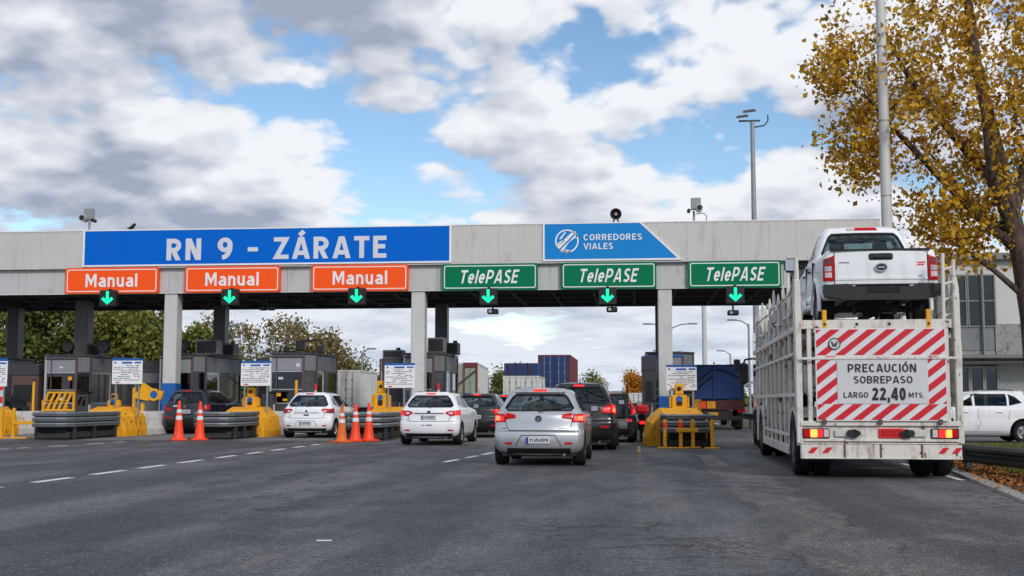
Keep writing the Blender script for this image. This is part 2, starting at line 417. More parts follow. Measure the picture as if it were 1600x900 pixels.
def glyph(c, t):
    """stroke letters: (width, [centre-line paths]) in a box of cap height 1"""
    a = t / 2; h = 1 - a; W = .64; x1 = W - a; xh = .74; xt = xh - a
    def bowl(lo, hi, xr, R):
        R = min(R, (hi - lo) / 2 - .001)
        return [(a, hi), (xr - R, hi)] + arc(xr - R, hi - R * 1.0, R, R, 90, 0, 5)[1:] + arc(xr - R, lo + R, R, R, 0, -90, 5) + [(a, lo)]
    o_ = lambda w: arc(w / 2, .5, w / 2 - a, .5 - a, 90, 450, 22)
    if c == 'R': return W + .02, [[(a, 0), (a, 1)], bowl(.47, h, x1, .24), [(x1 - .24, .47), (x1 + .01, -.06)]]
    if c == 'P': return W, [[(a, 0), (a, 1)], bowl(.40, h, x1, .27)]
    if c == 'B': return W, [[(a, 0), (a, 1)], bowl(.52, h, x1 - .03, .23), bowl(a, .52, x1, .23)]
    if c == 'D': return W + .06, [[(a, 0), (a, 1)], bowl(a, h, x1 + .06, .32)]
    if c == 'N': return W + .04, [[(a, 0), (a, 1)], [(x1 + .04, 0), (x1 + .04, 1)], [(a, 1.06), (x1 + .04, -.06)]]
    if c == 'M': return .84, [[(a, 0), (a, 1)], [(.84 - a, 0), (.84 - a, 1)], [(a, 1.05), (.42, .28), (.84 - a, 1.05)]]
    if c == 'Z': return W, [[(.0, h), (x1 - .02, h), (a + .02, a), (W, a)]]
    if c in 'AÁ': return W + .10, [[(a * .7, -.08), (W / 2 + .05, 1.10), (W + .1 - a * .7, -.08)], [(.16, .27), (W - .06, .27)]] + ([[(W * .46, 1.07), (W * .76, 1.26)]] if c == 'Á' else [])
    if c == 'V': return W + .06, [[(a * .7, 1.08), (W / 2 + .03, -.10), (W + .06 - a * .7, 1.08)]]
    if c == 'T': return W, [[(0, h), (W, h)], [(W / 2, 0), (W / 2, 1)]]
    if c == 'E': return .56, [[(a, 0), (a, 1)], [(0, h), (.56, h)], [(0, .52), (.51, .52)], [(0, a), (.56, a)]]
    if c == 'L': return .54, [[(a, 0), (a, 1)], [(0, a), (.54, a)]]
    if c == 'I': return t, [[(a, 0), (a, 1)]]
    if c == 'l': return t, [[(a, 0), (a, 1)]]
    if c == 'U': return W, [[(a, 1), (a, .32)] + arc(W / 2, .32, W / 2 - a, .32 - a, 180, 360, 10) + [(x1, .32), (x1, 1)]]
    if c in 'OÓ': return .70, [o_(.70)] + ([[(.33, 1.07), (.52, 1.26)]] if c == 'Ó' else [])
    if c == '0': return .58, [o_(.58)]
    if c == 'C': return .66, [arc(.35, .5, .35 - a, .5 - a, 48, 312, 18)]
    if c == 'G': return .68, [arc(.35, .5, .35 - a, .5 - a, 48, 345, 18), [(.36, .47), (.68, .47)], [(.68 - a, .5), (.68 - a, .1)]]
    if c == 'S': return .60, [arc(.30, .73, .30 - a, .27 - a, 35, 270, 12) + arc(.30, .27 , .30 - a, .27 - a + (.46 - .54 + t) * .5, 90, -145, 12)[0:] if False else arc(.30, .735, .295 - a, .265 - a, 30, 250, 12) + arc(.30, .275, .30 - a, .275 - a, 70, -150, 14)]
    if c == '9': return .60, [arc(.30, .67, .30 - a, .33 - a, 0, 360, 20), [(.60 - a, .67)] + arc(.18, .58, .42 - a, .58 - a, 0, -88, 8)]
    if c == '2': return .58, [arc(.29, .71, .29 - a, .29 - a, 165, -30, 12) + [(.14, a * 1.2), (.1, a)], [(0, a), (.58, a)]]
    if c == '4': return .62, [[(.46, 0), (.46, 1)], [(.44, 1.02), (.06, .27)], [(0, .27), (.62, .27)]]
    if c == 'a': return .56, [[(.56 - a, 0), (.56 - a, .46)] + arc(.30, .46, .26 - a, xt - .46, 0, 155, 8), arc(.26, .22, .26 - a, .22 - a, 50, 310, 14), [(.28, .425), (.54, .425)], [(.42, .08), (.54, .16)]]
    if c == 'n': return .54, [[(a, 0), (a, xh)], [(a, .40)] + arc(.27, .44, .27 - a, xt - .44, 180, 0, 10)[1:] + [(.54 - a, 0)]]
    if c == 'u': return .54, [[(.54 - a, 0), (.54 - a, xh)], [(a, xh), (a, .30)] + arc(.27, .30, .27 - a, .30 - a, 180, 360, 10)[1:]]
    if c == 'e': return .56, [arc(.28, xh / 2, .28 - a, xh / 2 - a, 0, 318, 18), [(.06, .37), (.56 - a * .6, .37)]]
    if c == ',': return t, [[(a, t), (a, 0), (a - .05, -.16)]]
    if c == '.': return t, [[(a, 0), (a, t)]]
    return .3, []
def text_mesh(body, x0, z0, x1, z1, y, depth=0.012, t=.17, shear=0.0, gap=.12):
    H = z1 - z0; x = 0; Q = []
    for ci, ch in enumerate(body):
        w, paths = glyph(ch, t)
        for pi_, P in enumerate(paths):
            closed = len(P) > 4 and math.hypot(P[0][0] - P[-1][0], P[0][1] - P[-1][1]) < 1e-6
            if closed: P = P[:-1]
            P = [Vector(p) for p in P]; P = [p for i, p in enumerate(P) if i == 0 or (p - P[i - 1]).length > 1e-5]
            n = len(P); off = []
            for i in range(n):
                pa = P[i - 1] if (i > 0 or closed) else None; pb = P[(i + 1) % n] if (i < n - 1 or closed) else None
                d0 = (P[i] - pa).normalized() if pa is not None else (pb - P[i]).normalized()
                d1 = (pb - P[i]).normalized() if pb is not None else d0
                n0, n1 = Vector((-d0.y, d0.x)), Vector((-d1.y, d1.x)); b = (n0 + n1)
                b = b.normalized() if b.length > 1e-4 else n0
                off.append(b * (t / 2 / max(.28, b.dot(n0))))
            for i in range(n if closed else n - 1):
                j = (i + 1) % n
                q = [tuple(P[i] + off[i]), tuple(P[j] + off[j]), tuple(P[j] - off[j]), tuple(P[i] - off[i])]
                if max(p[1] for p in P) <= 1.06 or ch not in 'ÁÓ' or pi_ < len(paths) - 1:
                    q = clip(q, lambda p: 1 - p[1])
                if ch != ',' and len(q) > 2: q = clip(q, lambda p: p[1])
                if len(q) > 2: Q.append(([(p[0] + x, p[1]) for p in q], pi_, ci))
        x += w + gap
    W = x - gap; k = (x1 - x0) / W
    out = {}
    for q, pi_, ci in Q:
        out.setdefault(ci, MB()).prism([(x0 + p[0] * k + shear * (p[1] - .5) * H, z0 + p[1] * H) for p in q], y - .0006 * pi_, y + depth)
    return list(out.values())
def text(name, body, x0, z0, x1, z1, y, mat, parent, world=True, **k):
    L = parent.location if (world and parent is not None) else (0, 0, 0)
    for m in text_mesh(body, x0 - L[0], z0 - L[2], x1 - L[0], z1 - L[2], y - L[1], **k):
        m.build('letter', mat, parent)
def boolean(obj, cutters):
    for c in cutters:
        m = obj.modifiers.new('cut', 'BOOLEAN'); m.operation = 'DIFFERENCE'; m.solver = 'EXACT'; m.object = c
        try: m.material_mode = 'TRANSFER'
        except Exception: pass
    bpy.context.view_layer.update()
    dg = bpy.context.evaluated_depsgraph_get()
    me = bpy.data.meshes.new_from_object(obj.evaluated_get(dg))
    for c in cutters: bpy.data.objects.remove(c)
    bpy.data.objects.remove(obj)
    return me

# ------------------------------------------------------------------ ground and road
def asphalt_mat():
    t = NT('asphalt'); v = t.world()
    sx = t.new('ShaderNodeSeparateXYZ'); t.l.new(v, sx.inputs[0]); X_, Y_ = sx.outputs[0], sx.outputs[1]
    big = t.noise(t.world((0.5, 0.10, 1)), 1.0, 5, 0.6); med = t.noise(t.world((1.0, 0.35, 1)), 1.6, 5, 0.6)
    fine = t.noise(v, 42, 3, 0.8); agg = t.noise(v, 24, 3, 0.6)
    col = t.mix(t.ramp(big, 0.36, 0.64), (.034, .035, .040, 1), (.112, .110, .112, 1))
    col = t.mix(t.ramp(med, 0.45, 0.70, 0, 0.6), col, (.046, .047, .052, 1))
    # polished wheel tracks along the lanes, and a paler dusty band between them
    wv = t.math('SINE', t.math('ADD', t.math('MULTIPLY', t.math('ADD', X_, t.math('MULTIPLY', t.noise(t.world((0.1, 0.08, 1)), 1.0, 2), 0.8)), 2 * pi / 1.75), 1.2))
    tr = t.math('MULTIPLY', t.ramp(wv, 0.0, 0.9), t.ramp(t.noise(t.world((0.3, 0.05, 1)), 1.0, 3), 0.32, 0.6))
    col = t.mix(t.math('MULTIPLY', tr, 0.75), col, (.040, .041, .046, 1))
    # dark sealed patches, scrapes and drips
    tp = t.math('MULTIPLY', t.ramp(t.noise(t.world((0.5, 0.95, 1)), 1.0, 6, 0.7, 0.4), 0.57, 0.63), t.ramp(t.noise(t.world((0.16, 0.09, 1)), 1.0, 2), 0.42, 0.58))
    col = t.mix(t.math('MULTIPLY', tp, 0.75), col, (.028, .028, .031, 1))
    col = t.mix(t.math('MULTIPLY', t.ramp(t.noise(t.world((0.35, 0.22, 1)), 1.3, 5, 0.7), 0.55, 0.70), 0.65), col, (.15, .145, .14, 1))
    # long worn construction joint with loose gravel and rust-brown dirt
    jd = t.noise(t.world((0.8, 0.5, 1)), 1.1, 5, 0.65)
    jx = t.math('ADD', t.math('SUBTRACT', X_, 1.75), t.math('MULTIPLY', t.math('SUBTRACT', jd, 0.5), 1.3))
    near = t.ramp(Y_, 21.5, 24.5, 1.0, 0.0)
    aj = t.math('ABSOLUTE', jx)
    jm = t.math('MULTIPLY', t.ramp(aj, 0.30, 0.46, 1.0, 0.0), near)
    col = t.mix(t.math('MULTIPLY', jm, t.ramp(t.noise(t.world((1, 0.5, 1)), 2.4, 5, 0.65), 0.35, 0.65, 0.05, 0.6)), col, (.155, .138, .126, 1))
    col = t.mix(t.math('MULTIPLY', jm, t.math('MULTIPLY', t.ramp(t.noise(v, 3.1, 5, 0.7), 0.54, 0.66), 0.5)), col, (.17, .10, .065, 1))
    je = t.math('MULTIPLY', t.math('MULTIPLY', t.ramp(t.math('ABSOLUTE', t.math('SUBTRACT', aj, 0.44)), 0.0, 0.035, 1.0, 0.0), near), t.ramp(t.noise(v, 1.2, 4), 0.42, 0.56))
    col = t.mix(t.math('MULTIPLY', je, 0.85), col, (.02, .02, .021, 1))
    # cracks, only in worn patches
    cv = t.world((0.42, 0.9, 1)); vd = t.new('ShaderNodeVectorMath', operation='ADD')
    nn = t.new('ShaderNodeTexNoise'); nn.inputs['Scale'].default_value = 1.7; nn.inputs['Detail'].default_value = 5
    t.l.new(v, nn.inputs['Vector']); t.l.new(cv, vd.inputs[0]); t.l.new(nn.outputs['Color'], vd.inputs[1])
    vo = t.new('ShaderNodeTexVoronoi', feature='DISTANCE_TO_EDGE'); vo.inputs['Scale'].default_value = 0.9
    t.l.new(vd.outputs[0], vo.inputs['Vector'])
    crk = t.math('MULTIPLY', t.ramp(vo.outputs['Distance'], 0.0, 0.03, 1.0, 0.0), t.ramp(t.noise(t.world((0.25, 0.16, 1)), 1.0, 3), 0.47, 0.57))
    col = t.mix(t.math('MULTIPLY', crk, 0.85), col, (.014, .014, .015, 1))
    # grain multiplies the tone, pale stones sit on top
    g = t.math('MULTIPLY', t.ramp(t.noise(v, 11, 6, 0.8), 0.30, 0.70, 0.4, 1.6), t.ramp(fine, 0.34, 0.66, 0.15, 1.95))
    gc = t.new('ShaderNodeCombineXYZ')
    for k in range(3): t.l.new(g, gc.inputs[k])
    col = t.mix(1.0, col, gc.outputs[0], 'MULTIPLY')
    col = t.mix(t.math('MULTIPLY', t.ramp(t.noise(v, 30, 2, 0.6), 0.64, 0.69), 0.85), col, (.40, .39, .37, 1))
    t.color(col)
    t.rough(t.ramp(med, 0.3, 0.75, 0.58, 0.8)); t.p.inputs['Specular IOR Level'].default_value = 0.4
    h = t.math('ADD', t.math('MULTIPLY', fine, 0.5), t.math('ADD', t.math('MULTIPLY', agg, 0.8), t.math('MULTIPLY', crk, -2.0)))
    t.bump(h, 0.7, 0.012)
    return t.m
def slab_mat(name, c0, c1):
    t = NT(name); v = t.world()
    col = t.mix(t.ramp(t.noise(t.world((0.6, 0.25, 1)), 1.2, 6, 0.65), 0.35, 0.7), c0, c1)
    col = t.mix(t.ramp(t.noise(v, 40, 3, 0.7), 0.55, 0.8, 0, 0.4), col, rgb(150, 146, 140))
    col = t.mix(t.ramp(t.noise(t.world((1.2, 0.2, 1)), 1.5, 4), 0.5, 0.75, 0, 0.55), col, rgb(54, 53, 54))
    t.color(col); t.rough(0.8); t.bump(t.noise(v, 40, 3, 0.7), 0.3, 0.006)
    return t.m
def line_mat():
    t = NT('road_paint'); v = t.world()
    a = t.noise(v, 9, 6, 0.7)
    t.color(t.mix(t.ramp(a, 0.52, 0.66), rgb(222, 222, 220), rgb(98, 96, 94))); t.rough(0.7)
    return t.m
def grass_ground_mat():
    t = NT('grass_soil'); v = t.world()
    col = t.mix(t.ramp(t.noise(v, 0.35, 6, 0.65), 0.35, 0.7), rgb(74, 82, 44), rgb(104, 98, 60))
    col = t.mix(t.ramp(t.noise(v, 6, 5, 0.7), 0.4, 0.7, 0, 0.6), col, rgb(56, 58, 34))
    t.color(col); t.rough(0.95); t.bump(t.noise(v, 14, 5, 0.7), 0.6, 0.05)
    return t.m
M['asphalt'] = asphalt_mat(); M['slab'] = slab_mat('concrete_slab', rgb(104, 102, 101), rgb(126, 122, 118))
M['slabdk'] = slab_mat('worn_slab', rgb(84, 83, 84), rgb(104, 101, 99))
M['line'] = line_mat(); M['soil'] = grass_ground_mat()
t = NT('faded_yellow_paint'); t.color(t.mix(t.ramp(t.noise(t.world(), 7, 5, 0.7), 0.46, 0.62), rgb(206, 150, 50), rgb(92, 88, 84))); t.rough(0.75); M['yline'] = t.m

g = MB(); g.add([(-900, -60, -0.05), (900, -60, -0.05), (900, 1500, -0.05), (-900, 1500, -0.05)], [(0, 1, 2, 3)])
ground = tag(g.build('ground', 'soil'), kind='structure')
EDGE = [(-30, 4.0), (5, 4.1), (12, 4.35), (14.7, 4.55), (17, 4.85), (19.9, 5.2), (22, 5.45), (26, 5.6), (32, 5.55), (45, 5.2), (60, 5.0), (300, 5.0), (900, 5.0)]
def edge_x(y):
    for (a, xa), (b, xb) in zip(EDGE, EDGE[1:]):
        if a <= y <= b: return xa + (xb - xa) * (y - a) / (b - a)
    return 5.0
m = MB()
ys = [-30, 5, 9, 12, 13.5, 14.7, 16, 17, 18.5, 19.9, 21, 22, 24, 26, 29, 32, 38, 45, 60, 90, 140, 300, 900]
for a, b in zip(ys, ys[1:]):
    wl_ = lambda y: -48.0 if y <= 90 else -26.0
    m.add([(wl_(a), a, 0), (edge_x(a), a, 0), (edge_x(b), b, 0), (wl_(b), b, 0)], [(0, 1, 2, 3)])
road = tag(m.build('road', 'asphalt'), kind='structure')
# concrete lane slabs before and under the toll line, each slab its own piece
n_slab = 0
lanes = [(-29.4, -24.6), (-22.5, -19.7), (-17.6, -14.6), (-12.6, -9.5), (-7.5, -3.7), (-3.68, 0.1), (2.25, 5.0)]
for li, (x0, x1) in enumerate(lanes):
    y = 36.4 if li < 4 else (33.8 if li < 6 else 30.8)
    while y < 62:
        L = 5.2 if li < 6 else 4.9
        s_ = MB().box(x0, y + 0.02, -0.04, min(x1, edge_x(y + L) - 0.05), y + L - 0.02, 0.006 + 0.001 * ((n_slab * 7) % 3), 0.004)
        s_.build('slab', 'slabdk' if (li + n_slab) % 3 else 'slab', road); n_slab += 1
        y += L
# patched strip of slabs beside the right-hand lane
for (x0, x1, y0, y1) in ((1.38, 1.78, 22.5, 25.0), (1.40, 1.80, 25.05, 27.4), (2.1, 5.2, 22.4, 22.55), (0.2, 2.2, 30.3, 30.9)):
    MB().box(x0, y0, -0.04, x1, y1, 0.005, 0.004).build('slab', 'slab', road)
# painted dashes
def dash(name, x0, y0, x1, y1, w, mat='line'):
    d = Vector((x1 - x0, y1 - y0, 0)); nrm = Vector((-d.y, d.x, 0)).normalized() * w / 2
    z = 0.004
    MB().add([(x0 - nrm.x, y0 - nrm.y, z), (x1 - nrm.x, y1 - nrm.y, z), (x1 + nrm.x, y1 + nrm.y, z), (x0 + nrm.x, y0 + nrm.y, z)], [(0, 1, 2, 3)]).build(name, mat, road)
for y0, y1 in ((8.0, 9.2), (10.4, 11.6), (12.7, 13.9), (15.0, 16.1), (17.05, 18.25), (18.95, 20.2), (20.85, 22.0), (22.75, 24.0), (24.9, 26.1), (26.9, 28.0), (28.8, 29.9), (30.7, 31.7), (32.4, 33.3)):
    dash('lane_dash', -8.93, y0, -8.93, y1, 0.17)
for y0, y1 in ((26.6, 27.6), (28.4, 29.2), (29.5, 30.0), (30.8, 31.7), (32.6, 33.5), (34.0, 34.6)):
    dash('lane_dash', -16.0 + (y0 - 29) * 0.13, y0, -16.0 + (y1 - 29) * 0.13, y1, 0.16)
for y0, y1 in ((35.2, 36.0), (36.3, 37.0)):
    dash('lane_dash', -16.0 + (y0 - 29) * 0.13, y0, -16.0 + (y1 - 29) * 0.13, y1, 0.15, 'yline')
for y0, y1 in ((23.6, 24.8), (25.4, 26.5), (27.0, 28.1)):
    dash('lane_dash', -3.75 + (y0 - 24) * 0.1, y0, -3.75 + (y1 - 24) * 0.1, y1, 0.13)
for y0, y1 in ((33.8, 34.6), (35.3, 36.2)):
    dash('lane_dash', -9.1 + (y0 - 33) * 0.1, y0, -9.1 + (y1 - 33) * 0.1, y1, 0.14, 'yline')
for y0, y1 in ((29.0, 30.2), (27.0, 27.5), (25.2, 25.6), (30.6, 32.5)):
    dash('lane_dash', 0.12, y0, 0.1, y1, 0.07, 'yline')
dash('edge_line', 4.72, 40, 4.45, 75, 0.13)
dash('edge_line', 5.35 - .35, 19.0, 5.2, 24.0, 0.10)
dash('worn_mark', -2.75, 10.2, -2.62, 10.22, 0.10)
# right-hand kerb strip, piece by piece
kerb = thing('kerb', 'pale concrete kerb strip along the right edge of the road', 'kerb', (5.2, 19.9, 0))
y = 6.0
while y < 44:
    L = 1.5
    a, b = y + 0.01, y + L - 0.01
    xa, xb = edge_x(a), edge_x(b)
    k = MB(); z = 0.035
    k.add([(xa + .02, a, -0.05), (xa + 0.28, a, -0.05), (xb + 0.28, b, -0.05), (xb + .02, b, -0.05), (xa + .03, a, z), (xa + 0.27, a, z), (xb + 0.27, b, z), (xb + .03, b, z)],
          [(4, 5, 6, 7), (0, 1, 5, 4), (1, 2, 6, 5), (2, 3, 7, 6), (3, 0, 4, 7)])
    k.build('kerb_stone', 'concrete', kerb, world=True); y += L
# verge: soil bank, grass and fallen leaves
m = MB()
def vz(x, y):
    e = edge_x(y) + 0.3; d = max(0, x - e)
    return -0.02 + (min(0.08, d * 0.05) if y < 29 else -.02) + 0.05 * mnoise.noise(Vector((x * 1.3, y * 0.9, 0))) * min(1, d * 2)
nx, ny = 46, 70
for j in range(ny + 1):
    y = 4 + j * 1.0
    for i in range(nx + 1):
        x = edge_x(y) + 0.26 + (i / nx) ** 1.8 * 34
        m.v.append((x, y, vz(x, y)))
for j in range(ny):
    for i in range(nx):
        a = j * (nx + 1) + i; m.f.append((a, a + 1, a + nx + 2, a + nx + 1)); m.mi.append(0)
verge = tag(m.build('verge', 'soil', smooth=60), kind='structure')
# tarmac apron where the parked hatchback and van stand
tag(MB().box(7.6, 31.5, -0.06, 40, 49.0, 0.05, 0.02).build('side_yard', 'slabdk'), kind='structure')
def leafcol_mat(name, cols, trans=0.0):
    t = NT(name); a = t.new('ShaderNodeAttribute'); a.attribute_name = 'tint'
    r = t.new('ShaderNodeValToRGB'); cr_ = r.color_ramp
    while len(cr_.elements) < len(cols): cr_.elements.new(0.5)
    for i, c in enumerate(cols): cr_.elements[i].position = i / (len(cols) - 1); cr_.elements[i].color = c
    t.l.new(a.outputs['Fac'], r.inputs[0]); t.color(r.outputs[0]); t.rough(0.65)
    t.p.inputs['Specular IOR Level'].default_value = 0.25
    if trans:
        tr = t.new('ShaderNodeBsdfTranslucent'); t.l.new(r.outputs[0], tr.inputs[0])
        mx = t.new('ShaderNodeMixShader'); mx.inputs[0].default_value = trans
        t.l.new(t.p.outputs[0], mx.inputs[1]); t.l.new(tr.outputs[0], mx.inputs[2])
        t.l.new(mx.outputs[0], t.n['Material Output'].inputs[0])
    return t.m
M['grassblade'] = leafcol_mat('grass_blades', [rgb(62, 78, 34), rgb(96, 104, 50), rgb(150, 136, 76)], 0.2)
M['fallen'] = leafcol_mat('fallen_leaves', [rgb(84, 52, 30), rgb(128, 78, 36), rgb(170, 108, 46), rgb(72, 48, 34)])
def tri_cloud(name, P, A, B, C, tint, mat, parent=None, D=None):
    """many small faces: P anchors, A,B,C(,D) offset arrays"""
    n = len(P); k = 4 if D is not None else 3
    V = np.empty((n, k, 3), np.float32); V[:, 0] = P + A; V[:, 1] = P + B; V[:, 2] = P + C
    if D is not None: V[:, 3] = P + D
    me = bpy.data.meshes.new(name); me.vertices.add(n * k); me.vertices.foreach_set('co', V.ravel())
    me.loops.add(n * k); me.loops.foreach_set('vertex_index', np.arange(n * k, dtype=np.int32))
    me.polygons.add(n); me.polygons.foreach_set('loop_start', np.arange(0, n * k, k, dtype=np.int32))
    me.update(calc_edges=True)
    at = me.attributes.new('tint', 'FLOAT', 'FACE'); at.data.foreach_set('value', tint.astype(np.float32))
    me.materials.append(M[mat]); return link(name, me, parent)
R = np.random.default_rng(11)
def blades(n, xr, yr, h, name, zf=vz, dens=None):
    P = []
    while len(P) < n:
        y = R.uniform(*yr); x = edge_x(y) + R.uniform(*xr)
        if dens and R.random() > dens(x, y): continue
        P.append((x, y, zf(x, y)))
    P = np.array(P); n = len(P)
    a = R.uniform(0, 2 * pi, n); hh = h * R.uniform(0.4, 1.2, n); w = 0.012 + 0.008 * R.random(n)
    side = np.stack([np.cos(a) * w, np.sin(a) * w, np.zeros(n)], 1)
    lean = np.stack([R.normal(0, .35, n) * hh, R.normal(0, .35, n) * hh, hh], 1)
    return tri_cloud(name, P, -side, side, lean, R.random(n), 'grassblade')
def gd(x, y): return min(1, max(0.05, mnoise.noise(Vector((x * 0.9, y * 0.6, 3))) + 0.6))
tag(blades(26000, (0.9, 5.5), (12, 34), 0.16, 'verge_grass', dens=gd), 'rough green and straw coloured grass on the right verge', 'grass', kind='stuff')
n = 9000
P = []
for i in range(n):
    y = R.uniform(11, 34); x = edge_x(y) + 0.22 + abs(R.normal(0, 0.75)) if i % 5 else edge_x(y) + R.uniform(0.0, 4)
    P.append((x, y, max(vz(x, y), 0.01) + 0.02 + 0.03 * R.random()))
P = np.array(P); a = R.uniform(0, 2 * pi, n); s_ = R.uniform(0.016, 0.038, n)
ux = np.stack([np.cos(a) * s_, np.sin(a) * s_, R.normal(0, .4, n) * s_], 1); uy = np.stack([-np.sin(a) * s_, np.cos(a) * s_, R.normal(0, .4, n) * s_], 1)
tag(tri_cloud('fallen_leaves', P, -ux, -uy, ux, R.random(n), 'fallen', D=uy), 'orange and brown fallen leaves drifted along the kerb', 'leaves', kind='stuff')

# ------------------------------------------------------------------ toll canopy
YF = 46.0
M['rearshade'] = paint('rear_column_shade', rgb(84, 84, 86), 0.4, dirt=.2, scale=1.2)  # column grey darkened: the shade under the canopy is put into the colour
can = thing('toll_canopy', 'long pale grey toll canopy on columns spanning all lanes', 'toll canopy', (-8.47, YF, 0))
ZB, ZM, ZT = 5.57, 6.61, 8.17
XL, XR1, XR2 = -46.0, 6.0, 9.4
x = XL; i = 0
while x < XR2 - 0.2:
    w = min(1.045, XR2 - x)
    MB().box(x + 0.002, YF - 0.17, ZM + 0.03, x + w - 0.002, YF - 0.05, ZT - 0.05, 0.003).build('panel', 'fascia', can, world=True)
    x += 1.045
x = XL + 0.5
while x < XR1 - 0.2:
    w = min(1.22, XR1 - x)
    MB().box(x + 0.005, YF, ZB + 0.02, x + w - 0.005, YF + 0.10, ZM - 0.03, 0.006).build('panel', 'fascia2', can, world=True)
    x += 1.22
MB().box(XL, YF - 0.19, ZT - 0.05, XR2, YF + 0.3, ZT, 0.01).build('top_flashing', 'trim', can, world=True)
MB().box(XL, YF - 0.19, ZM - 0.03, XR2, YF - 0.02, ZM + 0.03, 0.008).build('drip_edge', 'fascia2', can, world=True)
MB().box(XL, YF - 0.012, ZB - 0.01, XR1, YF + 0.12, ZB + 0.02, 0.006).build('bottom_edge', 'trim', can, world=True)
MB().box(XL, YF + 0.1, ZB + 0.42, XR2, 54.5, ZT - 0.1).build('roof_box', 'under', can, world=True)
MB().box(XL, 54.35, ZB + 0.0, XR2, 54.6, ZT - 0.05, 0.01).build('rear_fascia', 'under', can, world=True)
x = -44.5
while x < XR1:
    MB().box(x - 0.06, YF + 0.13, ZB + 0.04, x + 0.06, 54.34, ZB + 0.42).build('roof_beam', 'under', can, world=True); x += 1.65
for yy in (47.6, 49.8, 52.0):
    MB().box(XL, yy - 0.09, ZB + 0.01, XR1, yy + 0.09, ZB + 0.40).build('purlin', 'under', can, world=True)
for x in (-28.4, -18.6, -8.47, 1.22):
    for yy in (46.35, 52.0):
        MB().box(x - 0.27, yy - 0.3, 0.1, x + 0.27, yy + 0.3, ZB - 0.012, 0.025).build('column', 'column' if yy < 50 else 'rearshade', can, world=True)
MB().box(-23.9, 48.6, 0.1, -23.3, 49.2, ZB, 0.025).build('column', 'rearshade', can, world=True)
MB().box(6.9, 47.0, 0.0, 7.4, 47.6, ZB + 0.42, 0.025).build('column', 'column', can, world=True)
for x, z0, z1 in ((-18.6, 0.2, 1.95), (1.22, 0.2, 1.42), (-8.47, 0.2, 1.2)):
    MB().box(x - 0.285, 46.03, z0, x + 0.285, 46.665, z1, 0.02).build('column_base', 'bluebase', can, world=True)
fx = MB(); x = XL + .2; k_ = 0
while x < XR2 - .1:
    for z in (ZT - .11, ZM + .09): fx.box(x - .012, YF - .178, z - .012, x + .012, YF - .168, z + .012)
    if x < XR1 - .1: fx.box(x + .1 - .012, YF - .008, ZM - .10, x + .1 + .012, YF + .002, ZM - .076); fx.box(x + .1 - .012, YF - .008, ZB + .06, x + .1 + .012, YF + .002, ZB + .084)
    x += .36 + .02 * (k_ % 3); k_ += 1
tag(fx.build('fixings', 'boothbrown', can, world=True), kind='stuff')
YS = YF - 0.19
# ---- big signs
s1 = thing('road_name_sign', 'wide dark blue sign reading RN 9 - ZÁRATE on the canopy', 'sign', (-14.7, YS, 6.66))
MB().box(-22.18, YS - 0.035, 6.72, -7.18, YS, 8.12, 0.006).build('board', 'blue', s1, world=True)
MB().ring([(-22.26, 6.66), (-7.10, 6.66), (-7.10, 8.16), (-22.26, 8.16)], [(-22.18, 6.725), (-7.18, 6.725), (-7.18, 8.115), (-22.18, 8.115)], YS - 0.045, YS - 0.002).build('frame', 'letter', s1, world=True)
text('lettering', 'RN', -18.72, 6.88, -17.28, 7.76, YS - 0.05, 'lettergrey', s1, t=.21, gap=.18)
text('lettering', '9', -16.60, 6.88, -15.98, 7.78, YS - 0.05, 'lettergrey', s1, t=.20)
MB().box(-15.35, YS - 0.05, 7.20, -14.93, YS - 0.036, 7.37).build('letter', 'lettergrey', s1, world=True)
text('lettering', 'ZÁRATE', -14.28, 6.88, -9.70, 7.76, YS - 0.05, 'lettergrey', s1, t=.20, gap=.16)
s2 = thing('company_sign', 'light blue slanted sign reading CORREDORES VIALES with round road emblem', 'sign', (-0.85, YS, 6.66))
MB().prism([(-3.42, 6.73), (1.72, 6.73), (0.28, 8.12), (-3.42, 8.12)], YS - 0.035, YS).build('board', 'cvblue', s2, world=True)
MB().ring([(-3.49, 6.66), (1.90, 6.66), (0.32, 8.16), (-3.49, 8.16)], [(-3.42, 6.73), (1.72, 6.73), (0.28, 8.12), (-3.42, 8.12)], YS - 0.045, YS - 0.002).build('frame', 'letter', s2, world=True)
text('lettering', 'CORREDORES', -1.90, 7.46, 0.36, 7.70, YS - 0.05, 'letter', s2, t=.16, gap=.17)
text('lettering', 'VIALES', -1.90, 7.11, -0.76, 7.35, YS - 0.05, 'letter', s2, t=.16, gap=.17)
em = MB(); cx, cz = -2.55, 7.44; yA, yB = YS - 0.05, YS - 0.036
for a0, a1 in ((50, 205), (235, 400)):
    k = 18; o_ = [(cx + .46 * cos(radians(a0 + (a1 - a0) * i / k)), cz + .46 * sin(radians(a0 + (a1 - a0) * i / k))) for i in range(k + 1)]
    i_ = [(cx + .405 * cos(radians(a0 + (a1 - a0) * i / k)), cz + .405 * sin(radians(a0 + (a1 - a0) * i / k))) for i in range(k + 1)]
    for i in range(k): em.prism([o_[i], o_[i + 1], i_[i + 1], i_[i]], yA, yB)
em.prism([(cx - .40, cz - .22), (cx - .30, cz - .30), (cx + .36, cz + .36), (cx + .25, cz + .40)], yA, yB)
em.prism([(cx - .26, cz - .34), (cx - .16, cz - .40), (cx + .10, cz - .02), (cx + .42, cz + .18), (cx + .40, cz + .30)], yA, yB)
em.prism([(cx - .40, cz - .12), (cx - .22, cz + .02), (cx - .08, cz + .04), (cx - .36, cz - .20)], yA, yB)
em.prism([(cx - .30, cz + .08), (cx - .22, cz + .08), (cx - .02, cz + .36), (cx - .10, cz + .34)], yA, yB)
em.prism([(cx - .16, cz - .44), (cx + .16, cz - .44), (cx + .10, cz - .36), (cx - .04, cz - .33)], yA, yB)
